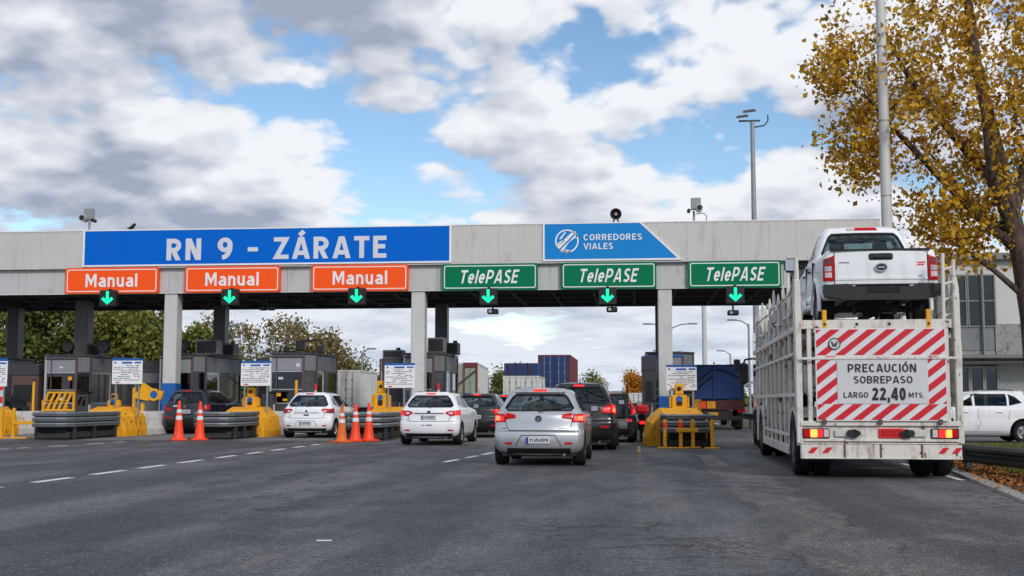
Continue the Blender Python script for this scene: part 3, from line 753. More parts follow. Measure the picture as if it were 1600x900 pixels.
em.build('emblem', 'letter', s2, world=True)
# ---- lane signs
def lane_sign(x0, x1, col, body, tx0, tx1, label, group, shear=0, z0=5.57, z1=6.62):
    y = YF - 0.17
    o = thing('lane_sign', label, 'sign', ((x0 + x1) / 2, y, z0), group=group)
    MB().prism(rrect(x0, z0, x1, z1, 0.06), y - 0.04, y + 0.15).build('board', col, o, world=True)
    MB().ring(rrect(x0 + .07, z0 + .07, x1 - .07, z1 - .07, 0.08), rrect(x0 + .105, z0 + .105, x1 - .105, z1 - .105, 0.06), y - 0.046, y - 0.038).build('border', 'letter', o, world=True)
    text('lettering', body, tx0, z0 + 0.26, tx1, z0 + (0.80 if not shear else 0.79), y - 0.05, 'letter', o, t=.165, shear=shear, gap=.15)
gM, gT = 'orange manual lane signs', 'green electronic lane signs'
lane_sign(-22.96, -19.05, 'orange', 'Manual', -22.1, -19.92, 'orange Manual sign, leftmost of the three', gM)
lane_sign(-17.93, -14.02, 'orange', 'Manual', -17.08, -14.88, 'orange Manual sign, middle one of the three', gM)
lane_sign(-12.72, -8.83, 'orange', 'Manual', -11.86, -9.66, 'orange Manual sign nearest the green signs', gM)
lane_sign(-7.46, -3.70, 'green', 'TelePASE', -6.74, -4.46, 'green TelePASE sign next to the orange signs', gT, 0.22, 5.56, 6.60)
lane_sign(-2.78, 0.90, 'green', 'TelePASE', -2.06, 0.18, 'green TelePASE sign under the light blue sign', gT, 0.22, 5.56, 6.60)
lane_sign(2.12, 5.64, 'green', 'TelePASE', 2.80, 5.00, 'green TelePASE sign closest to the car carrier', gT, 0.22, 5.56, 6.60)
# ---- lane arrow lights
def arrow(x, z0, label, cam_below=False):
    y0, y1 = YF - 0.55, YF - 0.27
    o = thing('lane_arrow_light', label, 'signal light', (x, y0, z0), group='green lane arrows under the signs')
    MB().box(x - .34, y0, z0, x + .34, y1, z0 + .65, 0.02).build('housing', 'black', o, world=True)
    MB().box(x - .05, y0 + 0.2, z0 + .62, x + .05, y1 + 0.15, z0 + .72).build('bracket', 'black', o, world=True)
    a = MB(); y = y0 - 0.012; t_ = .055
    a.prism([(x - t_, z0 + .20), (x + t_, z0 + .20), (x + t_, z0 + .60), (x - t_, z0 + .60)], y, y0 + .002)
    a.prism([(x, z0 + .07), (x + .25, z0 + .29), (x + .17, z0 + .37), (x, z0 + .22), (x - .17, z0 + .37), (x - .25, z0 + .29)], y - 0.001, y0 + .002)
    a.build('arrow', 'arrow', o, world=True)
names = ['leftmost orange Manual sign', 'middle orange Manual sign', 'third orange Manual sign', 'first green TelePASE sign', 'TelePASE sign below the light blue sign', 'TelePASE sign beside the car carrier']
for x, z, nm in zip((-21.0, -15.95, -10.81, -5.6, -0.98, 3.87), (5.02, 5.02, 5.01, 4.95, 4.93, 4.93), names):
    arrow(x, z, 'black box with lit green down arrow under the ' + nm)
def small_cam(x, z, label):
    o = thing('lane_camera', label, 'camera', (x, YF - 0.1, z), group='small dark cameras hanging under the canopy')
    MB().box(x - .21, YF - 0.35, z, x + .21, YF + 0.05, z + .19, 0.03).build('camera_body', 'black', o, world=True)
    MB().cyl((x, YF - 0.15, z + .18), (x, YF - 0.15, z + .42), 0.035).build('stem', 'black', o, world=True)
    MB().cyl((x - .08, YF - 0.40, z + .09), (x - .08, YF - 0.34, z + .09), 0.06, n=14).build('lens', 'chrome', o, world=True)
small_cam(-5.46, 4.62, 'small dark camera under the arrow of the first TelePASE lane')
small_cam(-0.82, 4.66, 'small dark camera under the arrow of the middle TelePASE lane')
small_cam(3.80, 4.50, 'small dark camera under the arrow of the last TelePASE lane')
o = thing('lane_camera', 'dark twin camera hanging under the canopy between two Manual lanes', 'camera', (-14.9, 47.0, 5.1), group='small dark cameras hanging under the canopy')
MB().box(-15.2, 46.8, 4.93, -14.93, 47.2, 5.08, .03).build('camera_body', 'black', o, world=True)
MB().box(-14.87, 46.8, 4.93, -14.6, 47.2, 5.08, .03).build('camera_body', 'black', o, world=True)
MB().cyl((-14.9, 47, 5.05), (-14.9, 47, 5.7), .04).build('stem', 'black', o, world=True)
# ---- cameras and bird on the roof edge
def roof_cam(x, label, h, flip=1):
    o = thing('roof_camera', label, 'camera', (x, YF, ZT), group='cameras standing on the canopy roof edge')
    MB().cyl((x, YF, ZT), (x, YF, ZT + h * .45), 0.045).build('mast', 'grey', o, world=True)
    MB().box(x - .05 * flip - .16, YF - .12, ZT + h * .5, x - .05 * flip + .22, YF + .12, ZT + h, 0.02).build('housing', 'grey', o, world=True)
    MB().cyl((x - .2 * flip, YF - .28, ZT + h * .55), (x - .2 * flip, YF + .1, ZT + h * .55), 0.14, n=18).build('camera_body', 'alu', o, world=True)
    MB().cyl((x - .2 * flip, YF - .30, ZT + h * .55), (x - .2 * flip, YF - .278, ZT + h * .55), 0.105, n=18).build('lens', 'black', o, world=True)
    MB().cyl((x + .2 * flip, YF - .22, ZT + h * .45), (x + .2 * flip, YF + .1, ZT + h * .45), 0.07, n=14).build('floodlight', 'black', o, world=True)
    return o
roof_cam(-22.12, 'grey camera on a short mast at the left end of the blue sign', 0.92)
rc = roof_cam(2.38, 'grey camera housing on the roof edge above the last TelePASE sign', 0.92, -1)
MB().tube([(2.45, YF, ZT + .30), (2.75, YF, ZT + .33), (2.86, YF, ZT + .22), (2.86, YF, ZT)], 0.02, 6).build('cable', 'grey', rc, world=True)
o = thing('loudspeaker', 'round black horn loudspeaker on the roof above CORREDORES VIALES', 'loudspeaker', (-0.64, YF, ZT))
MB().lathe([(0.02, -.02), (.10, -.06), (.15, -.14), (.21, -.20), (.225, -.20), (.225, -.16), (.16, .0), (.08, .14), (0.001, .16)], (-0.64, YF, ZT + .32), 'y', 24).build('horn', 'black', o, 40, True)
MB().lathe([(0.001, -.17), (.06, -.16), (.07, -.08)], (-0.64, YF, ZT + .32), 'y', 16).build('driver_cone', 'grey', o, 40, True)
for k in (-.1, .1): MB().cyl((-0.64 + k, YF, ZT), (-0.64 + k * .6, YF, ZT + .2), .03).build('bracket', 'black', o, world=True)
b = MB()
b.tube([(-20.52, YF, ZT + .07), (-20.45, YF, ZT + .08), (-20.36, YF, ZT + .10), (-20.27, YF, ZT + .13), (-20.21, YF, ZT + .20), (-20.17, YF, ZT + .24), (-20.13, YF, ZT + .25)], [.012, .03, .065, .07, .045, .04, .008], 10)
b.tube([(-20.35, YF, ZT + .12), (-20.25, YF - .03, ZT + .20), (-20.17, YF - .05, ZT + .30)], [.05, .04, .008], 6)
b.cyl((-20.33, YF, ZT), (-20.33, YF, ZT + .06), .012); b.cyl((-20.29, YF, ZT), (-20.29, YF, ZT + .07), .012)
tag(b.build('bird', 'blackmatte', smooth=50), 'small black bird perched on the canopy roof edge', 'bird')

# ------------------------------------------------------------------ toll islands
def nose_section(w0, w1, w2, z1, z2):
    return [(-w0, 0), (w0, 0), (w0, .22), (w1, z1), (w2, z2), (-w2, z2), (-w1, z1), (-w0, .22)]
def loft_y(mb, secs, mi=0):
    n = len(secs[0][1])
    vs = []; fs = []
    for y, poly in secs: vs += [(p[0], y, p[1]) for p in poly]
    for i in range(len(secs) - 1):
        for k in range(n): fs.append((i * n + k, i * n + (k + 1) % n, (i + 1) * n + (k + 1) % n, (i + 1) * n + k))
    fs += [tuple(range(n - 1, -1, -1)), tuple(range((len(secs) - 1) * n, len(secs) * n))]
    mb.add(vs, fs, mi); return mb
def island(X, y0, where, hw=0.98):
    o = thing('toll_island', 'yellow and white concrete toll island ' + where, 'toll island', (X, y0, 0), group='concrete toll islands')
    A = nose_section(hw * .92, hw * .80, .42, .62, .92); B = nose_section(hw, hw * .9, .52, .70, 1.03); C = nose_section(hw, hw * .86, .6, .68, .90)
    D = nose_section(hw, hw * .8, .66, .62, .84)
    loft_y(MB(), [(-.02, [(x * .93, z * .94) for x, z in A]), (.08, A), (0.9, B), (1.75, B)]).build('nose_block', 'yellowblock', o)
    y = 1.78; k = 0
    for L, mt in ((0.75, 'whiteblock'), (0.75, 'yellowblock' if X > 0 else 'whiteblock'), (1.6, 'whiteblock'), (2.2, 'whiteblock')):
        loft_y(MB(), [(y, C if k == 0 else D), (y + L - .03, D)]).build('barrier_segment', mt, o); y += L; k += 1
    MB().box(-hw, y, 0, hw, 58 - y0, .2, .03).build('pedestal', 'concrete', o)
    return o
def cushion(X, y0, y1, where, hw=0.66, tri=3):
    o = thing('crash_cushion', 'crash cushion of stacked grey guardrail beams ' + where, 'crash cushion', (X, y0, 0), group='crash cushions before the island noses')
    L = y1 - y0
    prof = [(-.115, 0), (-.09, .035), (-.035, .05), (0, .012), (.035, .05), (.09, .035), (.115, 0)]
    for k in range(tri):
        z = .47 + .17 * k
        pts = [(-hw, L), (-hw, .35), (-hw * .82, .08), (-hw * .4, 0), (hw * .4, 0), (hw * .82, .08), (hw, .35), (hw, L)]
        mb = MB(); nv = len(prof); P = []
        for i, p in enumerate(pts):
            a = Vector(pts[max(0, i - 1)]); b = Vector(pts[min(len(pts) - 1, i + 1)]); t_ = (b - a).normalized(); nn = Vector((t_.y, -t_.x))
            for dz, dn in prof: P.append((p[0] + nn.x * dn, p[1] + nn.y * dn, z + dz * .62))
        F = [(i * nv + j, (i + 1) * nv + j, (i + 1) * nv + j + 1, i * nv + j + 1) for i in range(len(pts) - 1) for j in range(nv - 1)]
        mb.add(P, F); mb.build('rail_beam', 'darkrail', o)
    for s in (-1, 1):
        for yy in (.5, L * .5, L - .3):
            MB().box(s * (hw - .02) - .05, yy - .05, 0, s * (hw - .02) + .05, yy + .05, .88, .008).build('post', 'guard', o)
    MB().box(-hw + .12, .3, .02, hw - .12, L - .1, .24, .03).build('base_block', 'carrierdk', o)
    MB().box(-hw + .2, .25, .242, hw - .2, L - .05, .84).build('core', 'blackmatte', o)
    return o
def info_board(X, Y, x0, x1, z0, z1, where):
    o = thing('tariff_board', 'white notice board with blue heading ' + where, 'notice board', (X, Y, 0), group='white notice boards at the islands')
    x0 -= X; x1 -= X; w = x1 - x0; h = z1 - z0
    MB().box(x0, -.02, z0, x1, .02, z1, .006).build('panel', 'letter', o)
    for xx in (x0 + .12 * w, x1 - .12 * w): MB().box(xx - .025, .022, .6, xx + .025, .07, z1 - .02).build('post', 'grey', o)
    MB().box(x0, -.025, z1 + .004, x1, .022, z1 + .1 * h, .004).build('header', 'bluebase', o)
    r = random.Random(int(X * 10))
    hd = MB()
    hd.prism(circ(x0 + .10 * w, z1 - .085 * h, .045 * h, 12), -.024, -.019)
    hd.box(x0 + .32 * w, -.024, z1 - .13 * h, x0 + .66 * w, -.019, z1 - .05 * h)
    hd.box(x0 + .74 * w, -.024, z1 - .12 * h, x0 + .96 * w, -.019, z1 - .05 * h)
    hd.build('heading', 'inkblue', o)
    tx = MB(); tg = MB()
    for k in range(9):
        z = z1 - (.22 + .078 * k) * h
        x = x0 + (.05 + .25 * (k in (0, 3, 5))) * w
        while x < x1 - .1 * w:
            L = w * r.uniform(.04, .14)
            if r.random() < .78: (tx if r.random() < .6 else tg).box(x, -.024, z, min(x + L, x1 - .05 * w), -.019, z + h * .026)
            x += L + .02 * w
    tag(tx.build('text_line', 'ink', o), kind='stuff'); tag(tg.build('text_line', 'inkgrey', o), kind='stuff')
    ft = MB(); ft.box(x0 + .12 * w, -.024, z0 + .04 * h, x0 + .26 * w, -.019, z0 + .09 * h); ft.build('footer_mark', 'hazred', o)
    return o
def signal_box(X, Y, z0, h, where, w=.22):
    o = thing('island_signal_box', 'yellow metal signal box standing on the island nose ' + where, 'signal box', (X, Y, z0), group='yellow signal boxes on island noses')
    MB().box(-w, -.16, .0, w, .16, h * .55, .03).build('cabinet', 'yellow', o)
    MB().box(-w * .55, -.12, h * .55, w * .55, .12, h, .03).build('head', 'yellow', o)
    MB().cyl((0, -.19, h * .40), (0, -.12, h * .40), .09, n=16).build('lens', 'bluebase', o)
    MB().cyl((0, -.145, h * .80), (0, -.10, h * .80), .06, n=14).build('hole', 'black', o)
    for s in (-1, 1): MB().box(s * w * 1.15 - .03, -.1, .05, s * w * 1.15 + .03, .1, h * .48, .01).build('side_plate', 'yellow', o)
    MB().box(-.08, -.20, .1, .08, -.155, h * .3, .01).build('dark_panel', 'black', o)
    return o
def glass_box(mb, x0, y0, z0, x1, y1, z1): return mb.box(x0, y0, z0, x1, y1, z1)
def booth(X, y0, L, where, hw=.88, tall=3.06, roof='speaker'):
    """toll booth: sill walls, glazed band, header panels, posts, roof gear"""
    o = thing('toll_booth', 'dark grey toll booth with tall windows ' + where, 'toll booth', (X, y0, .2), group='toll booths under the canopy')
    H = tall - .2; zs, zh = .92, H - .62; c = .42
    pl = [(-hw, 0), (hw - c, 0), (hw, c), (hw, L), (-hw, L)]
    def wall(i, z0, z1, inset, th, name, mat, e=0.0):
        a, b = Vector(pl[i]), Vector(pl[(i + 1) % 5]); t_ = (b - a).normalized(); n_ = Vector((t_.y, -t_.x))
        a = a + t_ * e - n_ * inset; b = b - t_ * e - n_ * inset
        p = [a, b, b - n_ * th, a - n_ * th]
        return MB().prism([(q.x, q.y) for q in p], z0, z1, 'xy').build(name, mat, o)
    wall(0, 0, zs, 0, .06, 'sill_wall', 'boothdark', .04); wall(1, 0, zs, 0, .06, 'sill_wall', 'boothdark', .03)
    wall(2, 0, zs, 0, .06, 'sill_wall', 'booth', .04); wall(3, 0, zs, 0, .06, 'rear_wall', 'boothdark', .04); wall(3, zh, H, 0, .06, 'rear_wall', 'boothdark', .04); wall(4, 0, zs, 0, .06, 'sill_wall', 'booth', .04)
    for i, mt in ((0, 'boothlight'), (1, 'booth'), (2, 'booth'), (4, 'booth')):
        wall(i, zh, H, 0, .06, 'header_panel', mt, .03)
    a, b = Vector(pl[2]), Vector(pl[3])
    # window frames and panes
    def glazed(p, q, n_, cuts, frame='alu'):
        p, q = Vector(p), Vector(q); t_ = (q - p).normalized(); L_ = (q - p).length; n2 = Vector(n_)
        for k in range(cuts):
            u0, u1 = L_ * k / cuts + .05, L_ * (k + 1) / cuts - .05
            pp = [p + t_ * u0 - n2 * .025, p + t_ * u1 - n2 * .025, p + t_ * u1 - n2 * .035, p + t_ * u0 - n2 * .035]
            w_ = MB().prism([(v.x, v.y) for v in pp], zs + .05, zh - .05, 'xy').build('window', 'boothglass', o)
            fr = MB()
            for (ua, ub, za, zb) in ((u0 - .035, u0, zs + .01, zh - .01), (u1, u1 + .035, zs + .01, zh - .01), (u0, u1, zs + .01, zs + .05), (u0, u1, zh - .05, zh - .01)):
                pp = [p + t_ * ua + n2 * .004, p + t_ * ub + n2 * .004, p + t_ * ub - n2 * .05, p + t_ * ua - n2 * .05]
                fr.prism([(v.x, v.y) for v in pp], za, zb, 'xy')
            fr.build('window_frame', frame, w_)
    glazed(pl[0], pl[1], (0, -1), 1); glazed(pl[1], pl[2], (.707, -.707), 1, 'boothdark')
    glazed((hw, c), (hw, L * .42), (1, 0), 1); glazed((hw, L * .62), (hw, L), (1, 0), 1, 'boothdark'); glazed((-hw, L), (-hw, 0), (-1, 0), 3, 'boothdark'); glazed((hw, L), (-hw, L), (0, 1), 2, 'boothdark')
    MB().box(hw - .05, L * .42, zs, hw - .01, L * .62, zh, .004).build('service_hatch', 'boothdark', o)
    for (px, py), mt in zip(pl, ('alu', 'boothbrown', 'boothdark', 'boothbrown', 'boothdark')):
        MB().box(px - .05 * (1 if px > 0 else .8), py - .04, 0, px + .035, py + .05, H + .02, .012).build('corner_post', mt, o)
    MB().prism([(p[0] * 1.05, p[1] * 1.02 - .04) for p in pl], H + .03, H + .10, 'xy').build('roof', 'boothdark', o)
    MB().box(-hw + .1, .5, zs - .1, hw - .2, .95, zs - .05, .01).build('counter', 'boothdark', o)
    MB().box(-.25, .6, zs - .05, .15, .7, zs + .32, .02).build('monitor', 'black', o)
    MB().box(-.3, L * .35, .1, .25, L * .35 + .5, zs + .45, .06).build('operator_chair', 'seat', o)
    rr = random.Random(int(X * 7) + 3)
    for k in range(4):
        x = rr.uniform(-hw + .15, hw - c - .25); z = rr.choice((zs + .12, zs + .3, zh - .35, zh + .15)); w_ = rr.uniform(.10, .2)
        MB().box(x, -.012, z, x + w_, -.004 if z > zh else .03, z + rr.uniform(.08, .16)).build('sticker', rr.choice(('plate', 'plate', 'platered', 'yellow', 'plateblue')), o)
    for k in range(3):
        yy = L * (.5 + .15 * k); MB().box(hw + .003, yy, zs - .5 + .1 * k, hw + .012, yy + .22, zs - .2 + .1 * k).build('sticker', rr.choice(('plate', 'yellow', 'platered')), o)
    MB().box(-hw + .08, -.014, zs + (zh - zs) * .42, hw - c - .05, .012, zs + (zh - zs) * .42 + .035, .004).build('mullion', 'alu', o)
    MB().cyl((-hw + .25, -.02, 0), (-hw + .25, -.02, H), .022, n=8).build('conduit', 'boothbrown', o)
    MB().tube([(-hw + .25, -.02, H), (-hw + .3, .2, H + .16), (0, L * .3, H + .14), (hw * .6, L * .6, H + .2), (hw * .5, L * .8, H + .12)], .018, 6).build('roof_cable', 'black', o)
    MB().box(-hw - .02, -.05, H - .10, hw - c + .02, -.035 + .03, H - .02, .005).build('header_strip', 'bluebase' if X > 0 else 'boothdark', o)
    MB().box(-.1, -.06, zs - .45, .5, -.01, zs - .38, .01).build('grab_shelf', 'alu', o)
    return o
GEAR = 'equipment boxes on toll booth roofs'
def ac_unit(X, Y, w, h, where, Z=3.17):
    o = thing('rooftop_unit', 'dark grey equipment box on booth roof ' + where, 'equipment box', (X, Y, Z), group=GEAR)
    MB().box(-w / 2, -.3, .0, w / 2, .3, h, .03).build('casing', 'booth', o)
    MB().box(-w / 2 + .06, -.312, .06, w / 2 - .06, -.299, h - .06, .01).build('grille', 'black', o)
    MB().cyl((w * .2, 0, h), (w * .2, 0, h + .1), .09, n=12).build('vent_cap', 'black', o)
    return o
def horn_light(X, Y, r, where, Z=3.17):
    o = thing('booth_signal_lamp', 'round black lane lamp on booth roof ' + where, 'signal lamp', (X, Y, Z), group='round black lamps on booth roofs')
    MB().lathe([(.02, -.12), (r * .9, -.14), (r, -.10), (r, .06), (r * .6, .12), (.001, .13)], (0, 0, r + .1), 'y', 20).build('lamp_head', 'black', o, 40)
    MB().lathe([(.001, -.125), (r * .85, -.128)], (0, 0, r + .1), 'y', 20).build('lens', 'interior', o)
    MB().box(-.04, -.04, 0, .04, .04, .14).build('bracket', 'boothdark', o)
    return o
def cone(X, Y, h, where, dirty=False, lean=0.0):
    o = thing('traffic_cone', where, 'traffic cone', (X, Y, 0.012), group='orange traffic cones before the islands')
    o.rotation_euler = (lean, 0, random.uniform(0, 1.5))
    mt = 'conedirty' if dirty else 'cone'
    b_ = .25
    MB().prism(rrect(-b_, -b_, b_, b_, .05), 0, .045, 'xy').build('base', mt, o)
    def r(z): return .175 + (.038 - .175) * (z / h) ** 0.92
    zs = [.044, .12, h * .3, h * .5, h * .58, h * .66, h * .8, h * .9, h]
    MB().lathe([(.21, .045), (.18, .06)] + [(r(z), z) for z in zs[1:]] + [(.022, h + .005), (.02, h * .97), (.001, h * .97)], n=20).build('cone_body', mt, o, 35)
    for z0, z1 in ((h * .52, h * .62), (h * .70, h * .78)):
        MB().lathe([(r(z0) + .001, z0), (r(z0) + .005, z0 + .004), (r(z1) + .005, z1 - .004), (r(z1) + .001, z1)], n=20).build('reflective_band', 'reflect', o, 35)
    return o
def bollard(X, Y, h, label, mats=('yellow',), base=True):
    o = thing('yellow_post', label, 'post', (X, Y, 0.01), group='yellow posts before the islands')
    MB().box(-.045, -.045, .03, .045, .045, h, .01).build('post', 'yellow', o)
    MB().cyl((0, 0, h * .72), (0, 0, h * .90), .066, n=12).build('reflector_sleeve', mats[0], o)
    if base: MB().box(-.2, -.12, 0, .2, .12, .035, .01).build('base_plate', 'yellow', o)
    return o

ISL = [(-23.5, 40.0, 'at the far left edge'), (-18.6, 40.0, 'behind the first long guardrail cushion'), (-13.55, 39.8, 'left of the first white hatchback'), (-8.47, 39.8, 'behind the three cones'), (1.22, 33.0, 'left of the car carrier')]
for X, y0, wh in ISL: island(X, y0, wh)
cushion(-18.55, 36.2, 40.0, 'by the yellow stand at far left'); cushion(-13.5, 37.0, 39.8, 'behind the pair of cones'); cushion(-8.47, 36.6, 39.8, 'behind the three cones')
cushion(1.39, 31.3, 33.0, 'behind the four yellow posts'); cushion(-23.5, 36.4, 40.0, 'at the left edge of the picture')
info_board(-17.88, 40.5, -18.44, -17.33, 1.83, 2.66, 'above the left yellow nose')
info_board(-13.19, 40.5, -13.73, -12.65, 1.76, 2.55, 'between the dark SUV and white hatchback')
info_board(-8.05, 40.4, -8.58, -7.52, 1.68, 2.46, 'beside the middle column')
info_board(1.36, 34.6, .93, 1.80, 1.53, 2.20, 'on the right-hand island')
info_board(-22.9, 40.5, -23.45, -22.36, 1.75, 2.66, 'cut by the left edge')
signal_box(-18.55, 41.0, 1.0, .50, 'below the left notice board', .16)
signal_box(-13.5, 41.0, 1.0, .70, 'below the second notice board', .24)
signal_box(-8.75, 40.7, .98, .95, 'behind the cones, beside the middle column', .26)
signal_box(1.28, 34.3, 1.0, .72, 'below the right-hand notice board', .22)
b0 = booth(-28.4, 47.2, 5.0, 'cut by the left edge', roof='')
b1 = booth(-23.5, 47.2, 5.6, 'at the far left, with the widest front pane')
b2 = booth(-18.45, 47.0, 4.8, 'behind the dark SUV')
b3 = booth(-13.5, 46.0, 3.6, 'above the first white hatchback')
b4 = booth(-8.35, 46.9, 3.6, 'right of the middle column', .80)
b5 = booth(1.42, 46.9, 4.0, 'on the right-hand island', .92)
# brown side annexes of the booths
def annex(X, y0, w, L, h, mat, label):
    o = thing('booth_annex', label, 'booth annex', (X, y0, .2), group='equipment annexes beside the booths')
    MB().box(-w / 2, 0, 0, w / 2, L, h, .02).build('wall', mat, o)
    MB().box(-w / 2 - .02, -.02, h - .5, w / 2 + .02, L + .02, h + .02, .02).build('cap', 'boothdark', o)
    MB().box(-w / 2 + .12, -.015, h * .38, w / 2 - .12, .004, h * .66, .008).build('vent_panel', 'black', o)
    MB().box(w / 2 - .18, -.03, h * .2, w / 2 - .13, -.005, h * .35, .008).build('handle', 'alu', o)
annex(-15.55 + .6, 47.6, 1.1, 2.0, 2.80, 'boothbrown', 'brown equipment annex left of the booth behind the second notice board')
annex(-20.35, 48.5, 1.5, 2.4, 2.72, 'booth', 'grey equipment annex behind the left notice board')
annex(-9.75, 47.5, .9, 1.6, 2.75, 'boothdark', 'dark equipment annex left of the middle column')
annex(.55, 43.6, .50, 1.6, 2.65, 'boothdark', 'narrow dark cabinet left of the right-hand column')
annex(-25.6, 47.8, 1.2, 2.4, 2.6, 'boothbrown', 'brown equipment annex at the far left booth')
ac_unit(-17.75, 48.2, .95, .62, 'behind the dark SUV'); ac_unit(-16.95 - .5, 50.0, .55, .55, 'further back behind the dark SUV')
ac_unit(-7.95, 47.6, .70, .62, 'right of the middle column'); ac_unit(-7.6, 49.4, .6, .5, 'furthest right of the middle column')
ac_unit(-9.8, 48.0, .85, .36, 'left of the middle column', 2.96); ac_unit(-23.2, 49.4, .6, .5, 'at the far left column')
horn_light(-18.55, 47.5, .26, 'behind the dark SUV'); horn_light(-23.75, 47.9, .24, 'on the left of the far left booth'); horn_light(-22.35 + .1, 48.0, .27, 'on the right of the far left booth')
o = thing('gate_camera', 'black camera on a bent arm over the booth above the first white car', 'camera', (-12.7, 46.6, 3.17))
MB().tube([(-12.5, 46.6, 3.17), (-12.5, 46.6, 3.62), (-12.62, 46.6, 3.68), (-13.3, 46.6, 3.66)], .03, 8).build('arm', 'black', o, world=True)
MB().box(-13.5, 46.4, 3.25, -13.16, 46.8, 3.66, .03).build('camera_body', 'black', o, world=True)
MB().box(-12.62, 46.45, 3.17, -12.4, 46.75, 3.42, .02).build('foot', 'black', o, world=True)
MB().box(-14.05, 46.5, 3.17, -13.82, 46.7, 3.42, .02).build('beacon', 'black', o, world=True)
# cones
cone(-14.15, 35.95, 1.22, 'orange cone with a grey band, left one of the pair')
cone(-13.62, 36.35, 1.20, 'clean orange cone, right one of the pair beside the dark SUV')
cone(-8.62, 34.6, 1.10, 'dirty weathered orange cone beside the first white hatchback', True)
cone(-8.42, 35.5, 1.14, 'orange cone in the middle of the three')
cone(-8.10, 35.9, 1.16, 'orange cone on the right of the three, nearest the second white hatchback')
# yellow posts
for x, y, nm, mt in ((.78, 31.0, 'leftmost of the four, with an orange sleeve', 'cone'), (1.18, 30.9, 'second of the four, orange and white sleeve', 'cone'), (1.50, 31.1, 'third of the four, joined by a crossbar', 'yellow'), (1.98, 30.9, 'rightmost of the four, nearest the car carrier', 'yellow')):
    bollard(x, y, .74, 'slim yellow post ' + nm, (mt,))
tag(MB().box(1.06, 30.80, .43, 1.62, 30.84, .53, .01).build('crossbar', 'yellow'), 'short yellow crossbar fixed to the middle yellow posts', 'crossbar')
o = thing('yellow_stand', 'yellow tubular stand with crossbar before the leftmost guardrail cushion', 'stand', (-20.3, 37.6, 0.01))
for x, y in ((-20.78, 37.4), (-20.36, 37.4), (-19.45, 37.4)):
    MB().box(x - .045, y - .045, 0, x + .045, y + .045, 1.0 if x < -20 else .85, .01).build('upright', 'yellow', o, world=True)
MB().box(-20.36, 37.33, .46, -19.25, 37.36, .58, .01).build('crossbar', 'yellow', o, world=True)
MB().box(-21.25, 37.28, .0, -19.85, 37.52, .05, .01).build('foot', 'yellow', o, world=True)
MB().box(-19.65, 37.28, .0, -19.25, 37.52, .05, .01).build('foot', 'yellow', o, world=True)
# yellow lane gate mechanisms
def gate(X, Y, label, s=1):
    o = thing('lane_gate', label, 'lane gate', (X, Y, .2), group='yellow lane gate mechanisms')
    MB().box(-.10, -.08, 0, .0, .08, 1.55, .02).build('post', 'yellow', o)
    MB().box(.25, -.08, 0, .36, .08, .95, .02).build('post', 'yellow', o)
    MB().prism([(.0, 1.15), (.45, 1.05), (1.05, 1.1), (1.15, 1.4), (.7, 1.5), (.3, 1.75), (.2, 1.5), (0, 1.3)], -.07, .07).build('arm_plate', 'yellow', o)
    MB().lathe([(.09, -.11), (.24, -.11), (.24, -.06), (.09, -.06)], (.78, 0, 1.28), 'y', 20).build('ring', 'yellow', o)
    MB().cyl((.78, -.115, 1.28), (.78, -.06, 1.28), .15, n=18).build('disc', 'bluebase', o)
    MB().box(.2, -.1, .0, .42, .1, .6, .02).build('striped_base', 'black', o)
    return o
gate(-19.25, 44.4, 'yellow lane gate with a blue disc in front of the left white column')
def fence(X, Y, label, w=1.3, h=.75, n=4):
    o = thing('yellow_barrier_panel', label, 'barrier', (X, Y, .85), group='yellow barrier panels on the islands')
    MB().ring([(0, 0), (w, 0), (w, h), (w * .15, h)], [(.08, .07), (w - .08, .07), (w - .08, h - .07), (w * .15 + .05, h - .07)], -.04, .04).build('frame', 'yellow', o)
    for k in range(n):
        x = .15 + (w - .4) * k / n
        MB().prism([(x, .06), (x + .10, .06), (x + .38, h - .06), (x + .28, h - .06)], -.03, .03).build('slat', 'yellow', o)
fence(-22.9, 44.2, 'slatted yellow barrier panel before the far left booth')
for X, Y, nm in ((-12.4, 42.8, 'yellow pole beside the second notice board'), (-23.4, 44.4, 'yellow pole at the far left booth corner')):
    o = thing('warning_pole', nm, 'pole', (X, Y, .5)); MB().cyl((0, 0, 0), (0, 0, 1.5), .05).build('shaft', 'yellow', o); MB().cyl((0, 0, 1.5), (0, 0, 1.58), .06).build('cap', 'black', o)
o = thing('lane_closure_board', 'two upright yellow boards on a frame at the far left', 'barrier board', (-25.6, 44.3, .2))
for x0, x1 in ((-.55, -.25), (-.18, .45)): MB().box(x0, -.03, .9, x1, .03, 2.1, .01).build('board', 'yellow', o)
MB().box(-.6, .03, 0, .55, .08, .95, .01).build('frame', 'black', o)
MB().box(.85, -.03, .4, .95, .03, 2.0, .01).build('red_marker', 'platered', o)

# clutter on the islands: ticket machines, handrails, small lane signals
def machine(X, Y, label, red=False):
    o = thing('ticket_machine', label, 'ticket machine', (X, Y, .2), group='ticket machines on the islands')
    MB().box(-.22, -.2, 0, .22, .2, 1.35, .03).build('cabinet', 'boothdark', o)
    MB().box(-.16, -.21, .85, .16, -.196, 1.2, .01).build('screen', 'boothglass', o)
    MB().box(-.2, -.215, .35, .2, -.198, .6, .01).build('front_panel', 'platered' if red else 'alu', o)
    MB().box(-.25, -.26, 1.35, .25, .22, 1.41, .01).build('hood', 'black', o)
    MB().box(.225, -.1, .5, .235, .1, .9, .003).build('side_label', 'plate', o)
def handrail(X, Y, L, label):
    o = thing('handrail', label, 'handrail', (X, Y, .2), group='yellow handrails on the islands')
    for yy in (0, L / 2, L): MB().cyl((0, yy, 0), (0, yy, 1.05), .03, n=8).build('post', 'yellow', o)
    for z in (.55, 1.05): MB().tube([(0, 0, z), (0, L, z)], .028, 8).build('rail', 'yellow', o)
